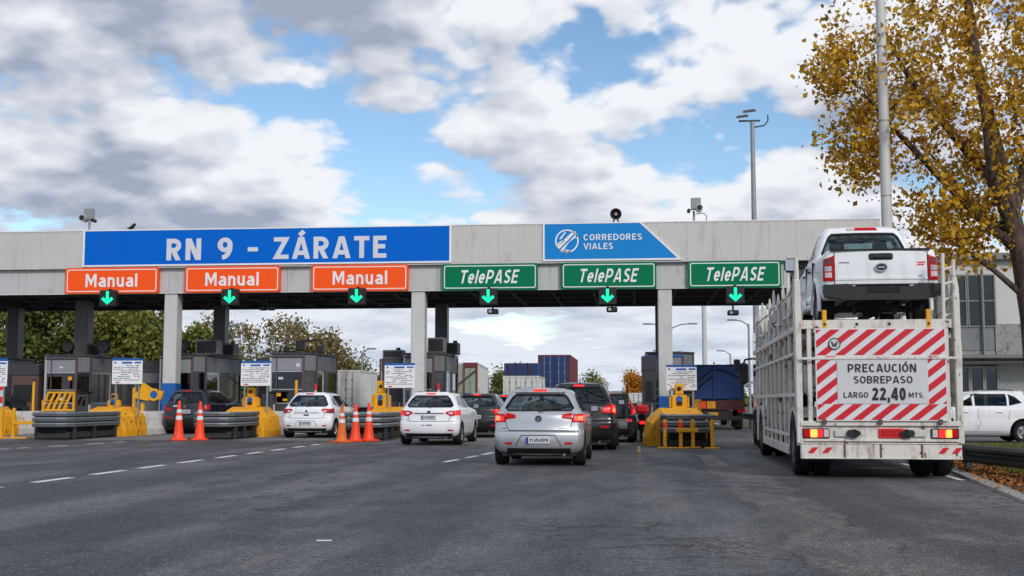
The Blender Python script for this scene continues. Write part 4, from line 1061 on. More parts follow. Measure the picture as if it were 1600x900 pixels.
machine(-21.9 + .0, 45.6, 'dark ticket machine with a red panel before the far left booth', True)
machine(-17.0 - .75, 45.9, 'dark ticket machine beside the dark SUV'); machine(-14.2, 45.2, 'dark ticket machine with a red panel left of the first white hatchback', True)
machine(-7.75, 45.8, 'dark ticket machine right of the middle column', True); machine(2.0, 45.6, 'dark ticket machine on the right-hand island')
handrail(-17.65, 44.2, 1.6, 'short yellow handrail beside the dark SUV'); handrail(-12.75, 43.6, 1.8, 'short yellow handrail left of the first white car'); handrail(-22.6, 43.6, 2.0, 'short yellow handrail at the far left booth')
handrail(2.0, 36.6, 3.0, 'yellow handrail behind the right-hand notice board')
def marker(X, Y, label):
    o = thing('marker_post', label, 'marker post', (X, Y, .2), group='red and white marker posts')
    for k in range(6): MB().cyl((0, 0, .2 + k * .25), (0, 0, .45 + k * .25 - .002), .05, n=10).build('band', 'platered' if k % 2 else 'plate', o)
    MB().cyl((0, 0, 0), (0, 0, .2), .06, n=10).build('foot', 'black', o)
marker(-12.35, 45.3, 'red and white marker post above the first white car'); marker(-7.35, 44.4, 'red and white marker post by the middle booth'); marker(-24.5, 44.0, 'red and white marker post at the far left')

# ------------------------------------------------------------------ vehicles
class Shell:
    """car body as a stack of plan outlines; y=0 at the tail, nose at +y"""
    def __init__(s, keys, rb=.10, rc=.20, fb=.22, fc=.28, per=3):
        K = np.array(keys, float); s.K = K; s.rb, s.rc, s.fb, s.fc = rb, rc, fb, fc
        z = K[:, 0]; d = np.zeros_like(K)
        for j in range(1, K.shape[1]):
            dl = np.diff(K[:, j]) / np.diff(z)
            for i in range(1, len(z) - 1):
                if dl[i - 1] * dl[i] > 0: d[i, j] = 2 * dl[i - 1] * dl[i] / (dl[i - 1] + dl[i])
            d[0, j] = dl[0]; d[-1, j] = dl[-1]
        s.d = d; s.z0, s.z1 = z[0], z[-1]
        s.levels = []
        for i in range(len(z) - 1):
            for k in range(per): s.levels.append(z[i] + (z[i + 1] - z[i]) * k / per)
        s.levels.append(z[-1])
    def par(s, z):
        K, d = s.K, s.d; z = min(max(z, s.z0), s.z1)
        i = min(max(np.searchsorted(K[:, 0], z) - 1, 0), len(K) - 2)
        h = K[i + 1, 0] - K[i, 0]; t = (z - K[i, 0]) / h
        a, b = K[i, 1:4], K[i + 1, 1:4]; da, db = d[i, 1:4] * h, d[i + 1, 1:4] * h
        return a * (2 * t**3 - 3 * t**2 + 1) + da * (t**3 - 2 * t**2 + t) + b * (-2 * t**3 + 3 * t**2) + db * (t**3 - t**2)
    def half(s, z, inset=0.0):
        w, r, f = s.par(z); w -= inset; r += inset; f -= inset
        rb, fb = s.rb, s.fb; rc = min(s.rc, w * .6); fc = min(s.fc, w * .6)
        P = []
        for i in range(8):
            u = i / 8; P.append(((w - rc) * u, r + rb * u * u))
        for i in range(6):
            a = radians(-90 + 90 * i / 6); P.append((w - rc + rc * cos(a), r + rb + rc + rc * sin(a)))
        y0, y1 = r + rb + rc, f - fb - fc
        for i in range(15):
            t = i / 14; P.append((w * (1 - .012 * (2 * t - 1) ** 2), y0 + (y1 - y0) * t))
        for i in range(1, 7):
            a = radians(90 * i / 6); P.append((w - fc + fc * cos(a), f - fb - fc + fc * sin(a)))
        for i in range(7, -1, -1):
            u = i / 8; P.append(((w - fc) * u, f - fb * u * u))
        return P
    def mesh(s, name, mats, inset=0.0, z0=None, z1=None):
        lv = [z for z in s.levels if (z0 is None or z > z0) and (z1 is None or z < z1)]
        if z0 is not None: lv = [z0] + lv
        if z1 is not None: lv = lv + [z1]
        vs, fs = [], []; n = None
        for z in lv:
            h = s.half(z, inset); ringp = h + [(-x, y) for x, y in h[-2:0:-1]]; n = len(ringp)
            vs += [(x, y, z) for x, y in ringp]
        for i in range(len(lv) - 1):
            for k in range(n): fs.append((i * n + k, i * n + (k + 1) % n, (i + 1) * n + (k + 1) % n, (i + 1) * n + k))
        fs += [tuple(range(n - 1, -1, -1)), tuple(range((len(lv) - 1) * n, len(lv) * n))]
        m = MB(); m.add(vs, fs); me = m.mesh(name, mats)
        bm = bmesh.new(); bm.from_mesh(me); bmesh.ops.recalc_face_normals(bm, faces=bm.faces); bm.to_mesh(me); bm.free()
        return me
    def pt(s, u, z, d=0.0, front=False):
        """point at arclength u from the tail centre (or nose centre), pushed out by d"""
        def raw(u, z):
            h = s.half(z); h = h[::-1] if front else h
            a = abs(u); L = 0
            for (x0, y0), (x1, y1) in zip(h, h[1:]):
                l = math.hypot(x1 - x0, y1 - y0)
                if L + l >= a:
                    t = (a - L) / l; x, y = x0 + (x1 - x0) * t, y0 + (y1 - y0) * t; break
                L += l
            else: x, y = h[-1]
            return Vector((x if u >= 0 else -x, y, z))
        p = raw(u, z)
        if d:
            e = .01; tu = raw(u + e, z) - raw(u - e, z); tz = raw(u, min(z + e, s.z1)) - raw(u, max(z - e, s.z0))
            n = tu.cross(tz); n.normalize()
            c = Vector((0, (s.K[4, 2] + s.K[4, 3]) / 2, .6))
            if n.dot(p - c) < 0: n = -n
            p = p + n * d
        return p
    def patch(s, poly, d0, d1, rows=8, cols=8, front=False):
        """solid plate over polygon [(u,z)] (convex) between offsets d0 (inside) and d1 (outside)"""
        zs = [p[1] for p in poly]; za, zb = min(zs), max(zs); m = MB(); n = len(poly)
        out, inn = [], []
        for i in range(rows + 1):
            z = za + (zb - za) * (i / rows); zz = min(max(z, za + 1e-4), zb - 1e-4); xs = []
            for k in range(n):
                (x0, y0), (x1, y1) = poly[k], poly[(k + 1) % n]
                if (y0 <= zz) != (y1 <= zz): xs.append(x0 + (x1 - x0) * (zz - y0) / (y1 - y0))
            a, b = min(xs), max(xs)
            for j in range(cols + 1):
                u = a + (b - a) * j / cols; out.append(s.pt(u, z, d1, front)); inn.append(s.pt(u, z, d0, front))
        c = cols + 1; N_ = len(out); fs = []
        for i in range(rows):
            for j in range(cols):
                q = (i * c + j, i * c + j + 1, (i + 1) * c + j + 1, (i + 1) * c + j)
                fs += [q, tuple(N_ + t for t in q[::-1])]
        for j in range(cols):
            fs += [(j, N_ + j, N_ + j + 1, j + 1)]; a = rows * c + j; fs += [(a, a + 1, N_ + a + 1, N_ + a)]
        for i in range(rows):
            a, b = i * c, (i + 1) * c; fs += [(a, b, N_ + b, N_ + a)]; a += cols; b += cols; fs += [(a, N_ + a, N_ + b, b)]
        m.add(out + inn, fs); return m
    def strip(s, pts, w, d, front=False):
        m = MB()
        for (u0, z0), (u1, z1) in zip(pts, pts[1:]):
            L = math.hypot(u1 - u0, z1 - z0); k = max(1, int(L / .08)); nu, nz = -(z1 - z0) / L * w / 2, (u1 - u0) / L * w / 2
            P = []
            for i in range(k + 1):
                t = i / k; u, z = u0 + (u1 - u0) * t, z0 + (z1 - z0) * t
                P += [s.pt(u - nu, z - nz, d, front), s.pt(u + nu, z + nz, d, front)]
            m.add(P, [(2 * i, 2 * i + 2, 2 * i + 3, 2 * i + 1) for i in range(k)])
        return m
def solid_obj(mb, mat):
    me = mb.mesh('cutter', mat); bm = bmesh.new(); bm.from_mesh(me); bmesh.ops.remove_doubles(bm, verts=bm.verts, dist=1e-5)
    bmesh.ops.recalc_face_normals(bm, faces=bm.faces); bm.to_mesh(me); bm.free()
    return link('cutter', me)
def finish(me, ang=38):
    me.polygons.foreach_set('use_smooth', [True] * len(me.polygons)); me.set_sharp_from_angle(angle=radians(ang)); me.update(); return me
WHEEL = {}
def wheel_meshes(r, w, kind):
    key = (r, w, kind)
    if key not in WHEEL:
        t = MB().lathe([(r * .62, -w * .46), (r * .70, -w * .5), (r * .90, -w * .5), (r * .98, -w * .40), (r, -w * .25), (r, w * .25), (r * .98, w * .40), (r * .90, w * .5), (r * .70, w * .5), (r * .62, w * .46), (r * .60, 0), (r * .62, -w * .46)], axis='x', n=28).mesh('tyre', 'tyre', 40)
        m = MB(); m.lathe([(.001, w * .22), (r * .5, w * .16), (r * .60, w * .36), (r * .645, w * .47), (r * .61, w * .44), (r * .58, -w * .4), (.001, -w * .4)], axis='x', n=24)
        ns = 5 if kind == 'alloy' else 8
        for k in range(ns):
            a = 2 * pi * k / ns; c, s_ = cos(a), sin(a)
            def pp(rr, tt, x): return (x, c * rr - s_ * tt, s_ * rr + c * tt)
            ww = r * (.075 if kind == 'alloy' else .05)
            m.add([pp(r * .10, -ww, w * .40), pp(r * .60, -ww * .8, w * .44), pp(r * .60, ww * .8, w * .44), pp(r * .10, ww, w * .40), pp(r * .10, -ww, w * .2), pp(r * .60, -ww * .8, w * .2), pp(r * .60, ww * .8, w * .2), pp(r * .10, ww, w * .2)],
                  [(0, 1, 2, 3), (0, 4, 5, 1), (3, 2, 6, 7), (1, 5, 6, 2), (0, 3, 7, 4)])
        m.cyl((w * .2, 0, 0), (w * .43, 0, 0), r * .16, n=14)
        rim = m.mesh('rim', 'rim' if kind == 'alloy' else 'steelrim', 30)
        WHEEL[key] = (t, rim)
    return WHEEL[key]
def wheel(parent, x, y, r, w, kind='alloy', side=1):
    ty, rm = wheel_meshes(r, w, kind)
    o = bpy.data.objects.new('wheel', ty); COL.objects.link(o); o.parent = parent; o.location = (x, y, r)
    if side < 0: o.rotation_euler = (0, 0, pi)
    k = link('rim', rm, o); return o
def hatch_keys(W=1.70, H=1.50, L=3.95, rake=1.0, belt=.93, g=0.0):
    """plan table scaled to width, height, length; g lifts the floor"""
    w = W / 2; T = [(.20, .84, .16, -.22), (.28, .94, .07, -.10), (.38, .985, .015, -.03), (.50, 1.0, .0, .0), (.61, 1.0, .005, .0), (.67, .995, .055, -.02), (.78, .995, .075, -.06), (.88, .985, .085, -.16)]
    zt = H; rows = []
    for z, a, r, f in T: rows.append((g + z * (belt / .93), w * a, r, L + f))
    b = g + belt
    gh = zt - b
    rows += [(b + .03, w * .965, .105, L - .50), (b + .09, w * .92, .105 + .07 * rake, L - 1.08), (b + .09 + (gh - .09) * .38, w * .82, .105 + .20 * rake, L - 1.38),
             (b + .09 + (gh - .09) * .70, w * .73, .105 + .33 * rake, L - 1.68), (b + .09 + (gh - .09) * .87, w * .665, .105 + .42 * rake, L - 1.92), (zt - .03, w * .56, .105 + .55 * rake, L - 2.2), (zt, w * .34, .36 + .6 * rake, L - 2.5)]
    return rows
def mirror_poly(p): return [(-u, z) for u, z in p]
BODY = {}
def car(kind, paint_, loc, rot, label, lit=True, plate='white', glassmat='carglass', name='car', cat='car', group=None):
    """assemble a car from its cached shell; parts are children of an Empty under the tail"""
    sp = CARS[kind]; o = thing(name, label, cat, loc, rot, group)
    W_, H, L, belt, g = sp['W'], sp['H'], sp['L'], sp['belt'], sp.get('g', 0.0)
    sh = sp.get('shell')
    if sh is None: sh = sp['shell'] = Shell(hatch_keys(W_, H, L, sp.get('rake', 1), belt, g), rb=sp.get('rb', .10), rc=sp.get('rc', .2))
    b = belt + g; gh = H - b; wr, ww = sp['wr'], .235
    ax0, ax1 = sp['ax']; zw0, zw1 = b + .105, H - sp.get('wtop', .135)
    hw0, hw1 = sh.par(zw0)[0], sh.par(zw1)[0]
    rw = sp.get('rw', .90)
    # rear window polygon with rounded corners
    a0, a1 = (hw0 - .04) * rw, (hw1 - .02) * rw
    win = [(-a0 + .05, zw0), (a0 - .05, zw0), (a0, zw0 + .05), (a1, zw1 - .06), (a1 - .07, zw1), (-a1 + .07, zw1), (-a1, zw1 - .06), (-a0, zw0 + .05)]
    # side glass, one polygon per door plus quarter glass: in arclength
    def su(y, z):
        h = sh.half(z); Ls = 0
        for (x0, y0), (x1, y1) in zip(h, h[1:]):
            l = math.hypot(x1 - x0, y1 - y0)
            if y1 >= y and x1 > .3: return Ls + l * max(0, min(1, (y - y0) / (y1 - y0 + 1e-9)))
            Ls += l
        return Ls
    zs0, zs1 = b + .085, H - .115
    rk = sp.get('rake', 1); ys = sp.get('side', (.62, 1.02, 1.95, 2.72))
    f0, f1 = sh.par(zs0)[2] - .35, sh.par(zs1)[2] - .30
    sides = [[(ys[0] * 1.0, zs0 + .07), (ys[1] - .03, zs0), (ys[1] - .03, zs1), (ys[0] + .26, zs1 - .02)],
             [(ys[1] + .03, zs0), (ys[2] - .03, zs0), (ys[2] - .03, zs1), (ys[1] + .03, zs1)],
             [(ys[2] + .03, zs0), (f0 - .12, zs0), (f1 - .08, zs1), (ys[2] + .03, zs1)]]
    sidep = [[(su(y, z), z) for y, z in q] for q in sides]
    key = (kind, paint_)
    if key not in BODY:
        body = link('body', sh.mesh('body', paint_))
        cut = []
        wc = MB()
        for yy in (ax0, ax1):
            for s in (-1, 1): wc.cyl((s * (W_ / 2 - .26), yy, wr + .01), (s * (W_ / 2 + .3), yy, wr + .01), wr + .055, n=30)
        cut.append(solid_obj(wc, 'blackmatte'))
        cb = link('cutter', sh.mesh('cutter', 'interior', .055, b - .32, H - .045)); cut.append(cb)
        cut.append(solid_obj(sh.patch(win, -.14, .05, 10, 12), 'blackmatte'))
        for q in sidep:
            for qq in (q, mirror_poly(q)): cut.append(solid_obj(sh.patch(qq, -.12, .05, 4, 4), 'blackmatte'))
        wf0, wf1 = sh.par(zs0)[0] * .86, sh.par(zs1)[0] * .86
        wsh = [(-wf0, zs0), (wf0, zs0), (wf1, zs1 + .01), (-wf1, zs1 + .01)]
        cut.append(solid_obj(sh.patch(wsh, -.16, .05, 6, 10, True), 'blackmatte'))
        BODY[key] = finish(boolean(body, cut))
        sp['glass'] = [finish(sh.patch(win, -.012, -.004, 10, 12).mesh('rear_window', glassmat))] + \
            [finish(sh.patch(q, -.012, -.005, 4, 4).mesh('side_window', glassmat)) for q0 in sidep for q in (q0, mirror_poly(q0))] + [finish(sh.patch(wsh, -.012, -.004, 6, 10, True).mesh('windscreen', glassmat))]
    link('body', BODY[key], o)
    gl = sp['glass']
    g0 = link('rear_window', gl[0], o)
    for k in range(1, 7): link('side_window', gl[k], o)
    link('windscreen', gl[7], o)
    def once(nm, fn, mat, parent=o, smooth=38):
        c = sp.setdefault('cache', {})
        if (nm, mat) not in c: c[nm, mat] = fn().mesh(nm.split('#')[0], mat, smooth)
        return link(nm.split('#')[0], c[nm, mat], parent)
    # window surround, wiper
    once('window_seal', lambda: sh.strip(win + [win[0]], .028, .003), 'blackmatte', g0)
    if sp.get('wiper', True):
        once('wiper', lambda: MB().tube([sh.pt(0.0, zw0 - .03, .02), sh.pt(.12, zw0 + .015, .02), sh.pt(a0 * .62, zw0 + .03, .018)], [.014, .011, .007], 6), 'black')
    # roof spoiler and high brake light
    sw_ = sh.par(zw1 + .05)[0] * .84
    once('spoiler', lambda: sh.patch([(-sw_, zw1 + .018), (sw_, zw1 + .018), (sw_ * .96, zw1 + .085), (-sw_ * .96, zw1 + .085)], -.02, .035, 3, 14), paint_)
    once('high_brake_light', lambda: sh.patch([(-.13, zw1 + .03), (.13, zw1 + .03), (.13, zw1 + .062), (-.13, zw1 + .062)], -.005, .044, 2, 4), 'brake' if lit else 'lens')
    # hatch seam
    hs_ = sp['seam']; once('hatch_seam', lambda: sh.strip(hs_, .012, .0025), 'blackmatte')
    once('bumper_seam', lambda: MB() if False else sh.strip(sp['bseam'], .010, .0025), 'blackmatte')
    # lower valance
    once('rear_valance', lambda: sh.patch(sp['valance'], -.03, .008, 4, 14), 'black')
    rz_ = sp['plate'][1]; rw_ = sp['plate'][2]
    if rz_ < .6:
        once('plate_recess', lambda: sh.patch([(-rw_ * .98, .375), (rw_ * .98, .375), (rw_ * .72, .575), (-rw_ * .72, .575)], -.02, .004, 6, 10), paint_)
        once('recess_edge', lambda: sh.strip([(-rw_ * .98, .375), (-rw_ * .72, .575), (rw_ * .72, .575), (rw_ * .98, .375)], .014, .0065), 'blackmatte')
    once('bumper_shadow_line', lambda: sh.strip([(-1.02, .655 * sp['belt'] / .93), (-.5, .650 * sp['belt'] / .93), (.5, .650 * sp['belt'] / .93), (1.02, .655 * sp['belt'] / .93)], .010, .003), 'black')  # dark strip painted as the shadow line of the bumper ledge
    if 'trimz' in sp:
        once('tailgate_trim', lambda: sh.patch([(-.42, sp['trimz']), (.42, sp['trimz']), (.42, sp['trimz'] + .022), (-.42, sp['trimz'] + .022)], -.01, .014, 2, 10), sp.get('trimmat', 'black'))
    # tail lamps
    for s in (1, -1):
        lamp = sp['lamp'] if s > 0 else mirror_poly(sp['lamp'])
        lo = once('tail_lamp#%d' % s, lambda: sh.patch(lamp, -.02, .012, 6, 10), 'lens')
        for i, (pl_, mt) in enumerate(sp['lampbits']):
            q = pl_ if s > 0 else mirror_poly(pl_)
            mt = mt if (lit or not mt.startswith('brake')) else 'lensdark'
            once('lamp_segment#%d%d' % (s, i), lambda: sh.patch(q, .004, .016 + .002 * i, 4, 5), mt, lo)
        q = sp['refl'] if s > 0 else mirror_poly(sp['refl'])
        once('reflector#%d' % s, lambda: sh.patch(q, -.005, .010, 2, 4), 'lens')
    # number plate and badge
    px, pz, pw, ph = sp['plate']
    yp = min(sh.pt(px, pz, .0).y, sh.pt(px, pz - ph / 2, .0).y) - .022
    pn = once('number_plate', lambda: MB().box(px - pw / 2, yp, pz - ph / 2, px + pw / 2, yp + .03, pz + ph / 2, .004), 'plate', smooth=0)
    def chars():
        m = MB(); r = random.Random(5); x = px - pw * .34
        while x < px + pw * .42:
            c = pw * .055
            m.box(x, yp - .003, pz - ph * .28, x + c * .4, yp + .001, pz + ph * .26)
            if r.random() < .8: m.box(x, yp - .003, pz + ph * (.14 if r.random() < .6 else -.05), x + c, yp + .001, pz + ph * .26)
            if r.random() < .6: m.box(x + c * .6, yp - .003, pz - ph * .28, x + c, yp + .001, pz + ph * .12)
            x += c * 1.6
        return m
    once('plate_characters', chars, 'ink', pn, 0)
    once('plate_band', lambda: MB().box(px - pw / 2, yp - .004, pz - ph / 2 + .003, px - pw / 2 + pw * .09, yp + .001, pz + ph / 2 - .003), 'plateblue', pn, 0)
    if 'badge' in sp:
        bz, br = sp['badge']; yb = sh.pt(0, bz, 0).y
        bo = once('badge', lambda: MB().lathe([(br * .72, -.014), (br * .86, -.022), (br, -.014), (br, .01)], (0, yb, bz), 'y', 20), 'chrome')
        once('badge_disc', lambda: MB().cyl((0, yb - .012, bz), (0, yb + .01, bz), br * .75, n=18), 'black', bo)
        once('badge_mark', lambda: MB().prism([(-br * .5, bz + br * .35), (-br * .25, bz + br * .35), (0, bz - br * .2), (br * .25, bz + br * .35), (br * .5, bz + br * .35), (0, bz - br * .6)], yb - .02, yb - .01), 'chrome', bo)
    for mk, (x, z, w_, h_, mt) in enumerate(sp.get('marks', ())):
        y_ = sh.pt(x, z, 0).y
        once('model_mark#%d' % mk, lambda: sh.patch([(x, z), (x + w_, z), (x + w_, z + h_), (x, z + h_)], -.004, .006, 1, 4), mt, smooth=0)
    # mirrors
    ym = ys[2] + .62; zm = b + .10
    for s in (1, -1):
        xm = sh.par(b)[0]
        mo = once('door_mirror#%d' % s, lambda: MB().box(s * (xm + .02), ym, zm - .04, s * (xm + .21), ym + .11, zm + .10, .03), sp.get('mirrormat', 'black') if paint_ != 'p_silver' else 'black')
        once('mirror_glass#%d' % s, lambda: MB().box(s * (xm + .045), ym - .004, zm - .02, s * (xm + .19), ym + .004, zm + .085, .003), 'chrome', mo, 0)
        for yd in (ys[1] + .16, ys[2] + .14):
            once('door_handle#%d%.1f' % (s, yd), lambda: MB().tube([sh.pt(s * su(yd, b - .09), b - .09, .0), sh.pt(s * su(yd + .03, b - .09), b - .09, .025), sh.pt(s * su(yd + .16, b - .09), b - .09, .025), sh.pt(s * su(yd + .19, b - .09), b - .09, .0)], .012, 6), paint_)
        seams = [(ys[1], b + .06, b - .30), (ys[2], b + .08, .30 + g), (f0 - .02, b + .02, .32 + g)]
        for i, (yd, za, zb) in enumerate(seams):
            once('door_seam#%d%d' % (s, i), lambda: sh.strip([(s * su(yd, za), za), (s * su(yd, zb), zb)], .009, .0025), 'blackmatte')
        once('door_seam#%d9' % s, lambda: sh.strip([(s * su(y, .31 + g), .31 + g) for y in (ax0 + .5, 1.6, 2.3, f0 - .02)], .008, .0025), 'blackmatte')
        once('roof_rail#%d' % s, lambda: MB().tube([(s * sh.par(H - .03)[0] * 1.0, y, H - .015 + (.012 if .9 < y < L - 2.1 else 0)) for y in (rk * .5 + .35, rk * .5 + .5, 1.5, L - 2.35)], .014, 6), 'black')
    # wheels
    for yy in (ax0, ax1):
        for s in (1, -1): wheel(o, s * (W_ / 2 - .118), yy, wr, ww, 'alloy', s)
    once('underbody', lambda: MB().box(-W_ / 2 + .14, .22, .17 + g, W_ / 2 - .14, L - .3, .34 + g, .02), 'blackmatte')
    once('exhaust', lambda: MB().cyl((W_ * .28, .10, .21 + g), (W_ * .28, .6, .21 + g), .028, n=12), 'steelrim')
    once('antenna', lambda: MB().cyl((0, rk * .5 + .55, H - .01), (0, rk * .5 + .33, H + .19), .008, .004, 6), 'black')
    # cabin
    zc = b - .3
    once('rear_seat', lambda: MB().box(-W_ * .36, .78 + rk * .12, zc, W_ * .36, .98 + rk * .12, b + .16, .06), 'seat')
    for k, x in enumerate((-.34, 0, .34)):
        once('head_restraint#%d' % k, lambda: MB().box(x - .115, .80 + rk * .14, b + .18, x + .115, .90 + rk * .14, b + .34 - (.04 if x == 0 else 0), .04), 'seat')
    for k, x in enumerate((-.36, .36)):
        once('front_seat#%d' % k, lambda: MB().box(x - .23, 1.75, zc, x + .23, 1.95, b + .22, .07), 'seat')
        once('head_restraint#f%d' % k, lambda: MB().box(x - .13, 1.77, b + .24, x + .13, 1.88, b + .43, .05), 'seat')
    once('dashboard', lambda: MB().box(-W_ * .38, L - 1.75, zc, W_ * .38, L - 1.45, b + .06, .06), 'interior')
    once('interior_mirror', lambda: MB().box(-.12, L - 1.95, H - .22, .12, L - 1.92, H - .155, .015), 'black')
    return o
def bump_poly(x, z0, z1, c=.06): return [(-x + c, z0), (x - c, z0), (x, z0 + c), (x * .94, z1), (-x * .94, z1), (-x, z0 + c)]
CARS = {}
CARS['silver'] = dict(W=1.72, H=1.48, L=3.95, belt=.93, rake=1.0, wr=.305, ax=(.62, 3.08),
    seam=[(-.66, .99), (-.62, .74), (-.56, .665), (.56, .665), (.62, .74), (.66, .99)], bseam=[(-1.0, .70), (-.62, .70)],
    valance=[(-.62, .24), (.62, .24), (.60, .335), (-.60, .335)],
    lamp=[(.63, .80), (.98, .785), (1.02, .90), (.98, 1.00), (.66, .985)], refl=[(.50, .41), (.64, .41), (.64, .445), (.50, .445)],
    lampbits=[([(.43, .90), (.635, .87), (.635, .985), (.45, .965)], 'lens'), ([(.67, .82), (.92, .81), (.95, .90), (.92, .965), (.69, .955)], 'brake'), ([(.74, .85), (.86, .85), (.87, .93), (.75, .93)], 'brakehot')],
    plate=(0.0, .485, .44, .125), badge=(.885, .068), marks=[(.38, .69, .14, .018, 'grey')])
CARS['white'] = dict(W=1.72, H=1.49, L=4.0, belt=.95, rake=.9, wr=.31, ax=(.64, 3.15),
    seam=[(-.63, 1.0), (-.60, .76), (-.54, .66), (.54, .66), (.60, .76), (.63, 1.0)], bseam=[(-1.0, .71), (-.6, .71)],
    valance=[(-.64, .24), (.64, .24), (.70, .33), (-.70, .33)],
    lamp=[(.46, .88), (.62, .80), (1.0, .81), (1.04, .94), (.96, .985), (.48, .945)], refl=[(.54, .40), (.70, .40), (.70, .435), (.54, .435)],
    lampbits=[([(.72, .83), (.90, .83), (.92, .93), (.73, .93)], 'brakedim'), ([(.54, .875), (.66, .845), (.68, .925), (.55, .92)], 'lensclear'), ([(.93, .84), (1.0, .84), (1.01, .93), (.94, .93)], 'lensdark')],
    plate=(0.0, .775, .40, .12), badge=(.915, .05), trimz=.868, marks=[(-.20, .545, .10, .022, 'inkgrey'), (-.06, .545, .16, .026, 'lensdark')])
CARS['white_low'] = dict(CARS['white'], W=1.74, H=1.53, L=4.05, rake=1.0, plate=(0.0, .50, .40, .12), badge=(.90, .04), trimz=.83, trimmat='grey', marks=[(-.09, .74, .18, .05, 'black')],
    lamp=[(.50, .91), (.64, .82), (1.0, .80), (1.04, .96), (.96, 1.0), (.52, .975)])
CARS['dark'] = dict(CARS['white'], W=1.72, H=1.50, plate=(0, .70, .40, .12), rake=1.0, lampbits=[([(.66, .84), (.94, .84), (.96, .94), (.70, .94)], 'brake')], marks=[], lamp=[(.56, .86), (.68, .80), (1.0, .81), (1.04, .96), (.96, .99), (.58, .96)])
CARS['suv'] = dict(W=1.84, H=1.69, L=4.45, belt=1.06, rake=.62, wr=.35, ax=(.78, 3.42), g=.0, rb=.08, wtop=.15, side=(.70, 1.10, 2.05, 2.9),
    seam=[(-.68, 1.12), (-.66, .80), (-.60, .72), (.60, .72), (.66, .80), (.68, 1.12)], bseam=[(-1.05, .80), (-.66, .80)],
    valance=[(-.70, .26), (.70, .26), (.78, .48), (-.78, .48)],
    lamp=[(.56, .93), (.98, .88), (1.04, 1.02), (1.0, 1.14), (.80, 1.15), (.56, 1.05)], refl=[(.56, .56), (.76, .56), (.76, .61), (.56, .61)],
    lampbits=[([(.60, .955), (.78, .94), (.78, 1.06), (.60, 1.035)], 'brakedim'), ([(.82, .92), (.96, .90), (.99, 1.02), (.96, 1.10), (.83, 1.10)], 'brake'), ([(.85, .95), (.93, .95), (.94, 1.05), (.86, 1.05)], 'brakehot')],
    plate=(0.0, .88, .42, .13), badge=(1.02, .06), marks=[(-.46, 1.02, .16, .05, 'lensclear')])
CARS['suv2'] = dict(CARS['suv'], W=1.80, H=1.68, L=4.4, lamp=[(.52, .90), (.62, .86), (1.0, .88), (1.06, 1.04), (.92, 1.10), (.62, .97)],
    lampbits=[([(.64, .895), (.92, .905), (.94, 1.0), (.66, .95)], 'lensdark')], plate=(0, .84, .46, .13), valance=[(-.72, .26), (.72, .26), (.78, .54), (-.78, .54)], refl=[(.40, .60), (.86, .60), (.86, .635), (.40, .635)], trimz=.97)
CARS['minisuv'] = dict(CARS['suv'], W=1.72, H=1.56, L=4.0, belt=1.0, rake=.5, wr=.33, ax=(.70, 3.15), valance=[(-.70, .26), (.70, .26), (.74, .42), (-.74, .42)],
    lamp=[(.74, .80), (.98, .82), (1.02, 1.0), (.98, 1.30), (.84, 1.30), (.76, 1.0)], lampbits=[([(.80, .84), (.96, .86), (.97, .98), (.82, .98)], 'brake')], refl=[(.60, .62), (.78, .62), (.78, .70), (.60, .70)], plate=(0.05, .56, .40, .13),
    seam=[(-.66, 1.06), (-.64, .72), (-.58, .64), (.58, .64), (.64, .72), (.66, 1.06)], bseam=[(-1.0, .76), (-.64, .76)], badge=(.90, .05), marks=[])

car('silver', 'p_silver', (-1.80, 22.3, 0), radians(-0.5), 'silver hatchback with lit brake lights, nearest car in the middle lane')
car('white', 'p_white', (-5.70, 32.7, 0), radians(-1.0), 'white hatchback with plate on its tailgate, left of the silver car')
car('white_low', 'p_white', (-10.85, 38.6, 0), radians(-1.5), 'white hatchback with low number plate, beside the three cones', lit=False)
car('suv2', 'p_navy', (-16.75, 43.0, 0), radians(-1), 'dark SUV under the canopy behind the pair of cones', lit=False)
car('dark', 'p_black', (-5.32, 39.6, 0), radians(-1), 'black hatchback just ahead of the white hatchback')
car('suv', 'p_black', (-1.38, 29.6, 0), radians(-.5), 'black SUV with bright brake lights ahead of the silver car')
car('minisuv', 'p_grey', (-.84, 35.0, 0), radians(-1), 'small grey SUV ahead of the black SUV')
car('dark', 'p_grey', (-5.25, 47.5, 0), 0, 'grey car in the queue beyond the black hatchback')
car('white', 'p_white', (11.55, 35.6, .052), radians(88), 'white hatchback parked side-on behind the guardrail', lit=False)
car('dark', 'p_navy', (-26.2, 45.5, 0), 0, 'dark blue car cut by the left edge', lit=False)

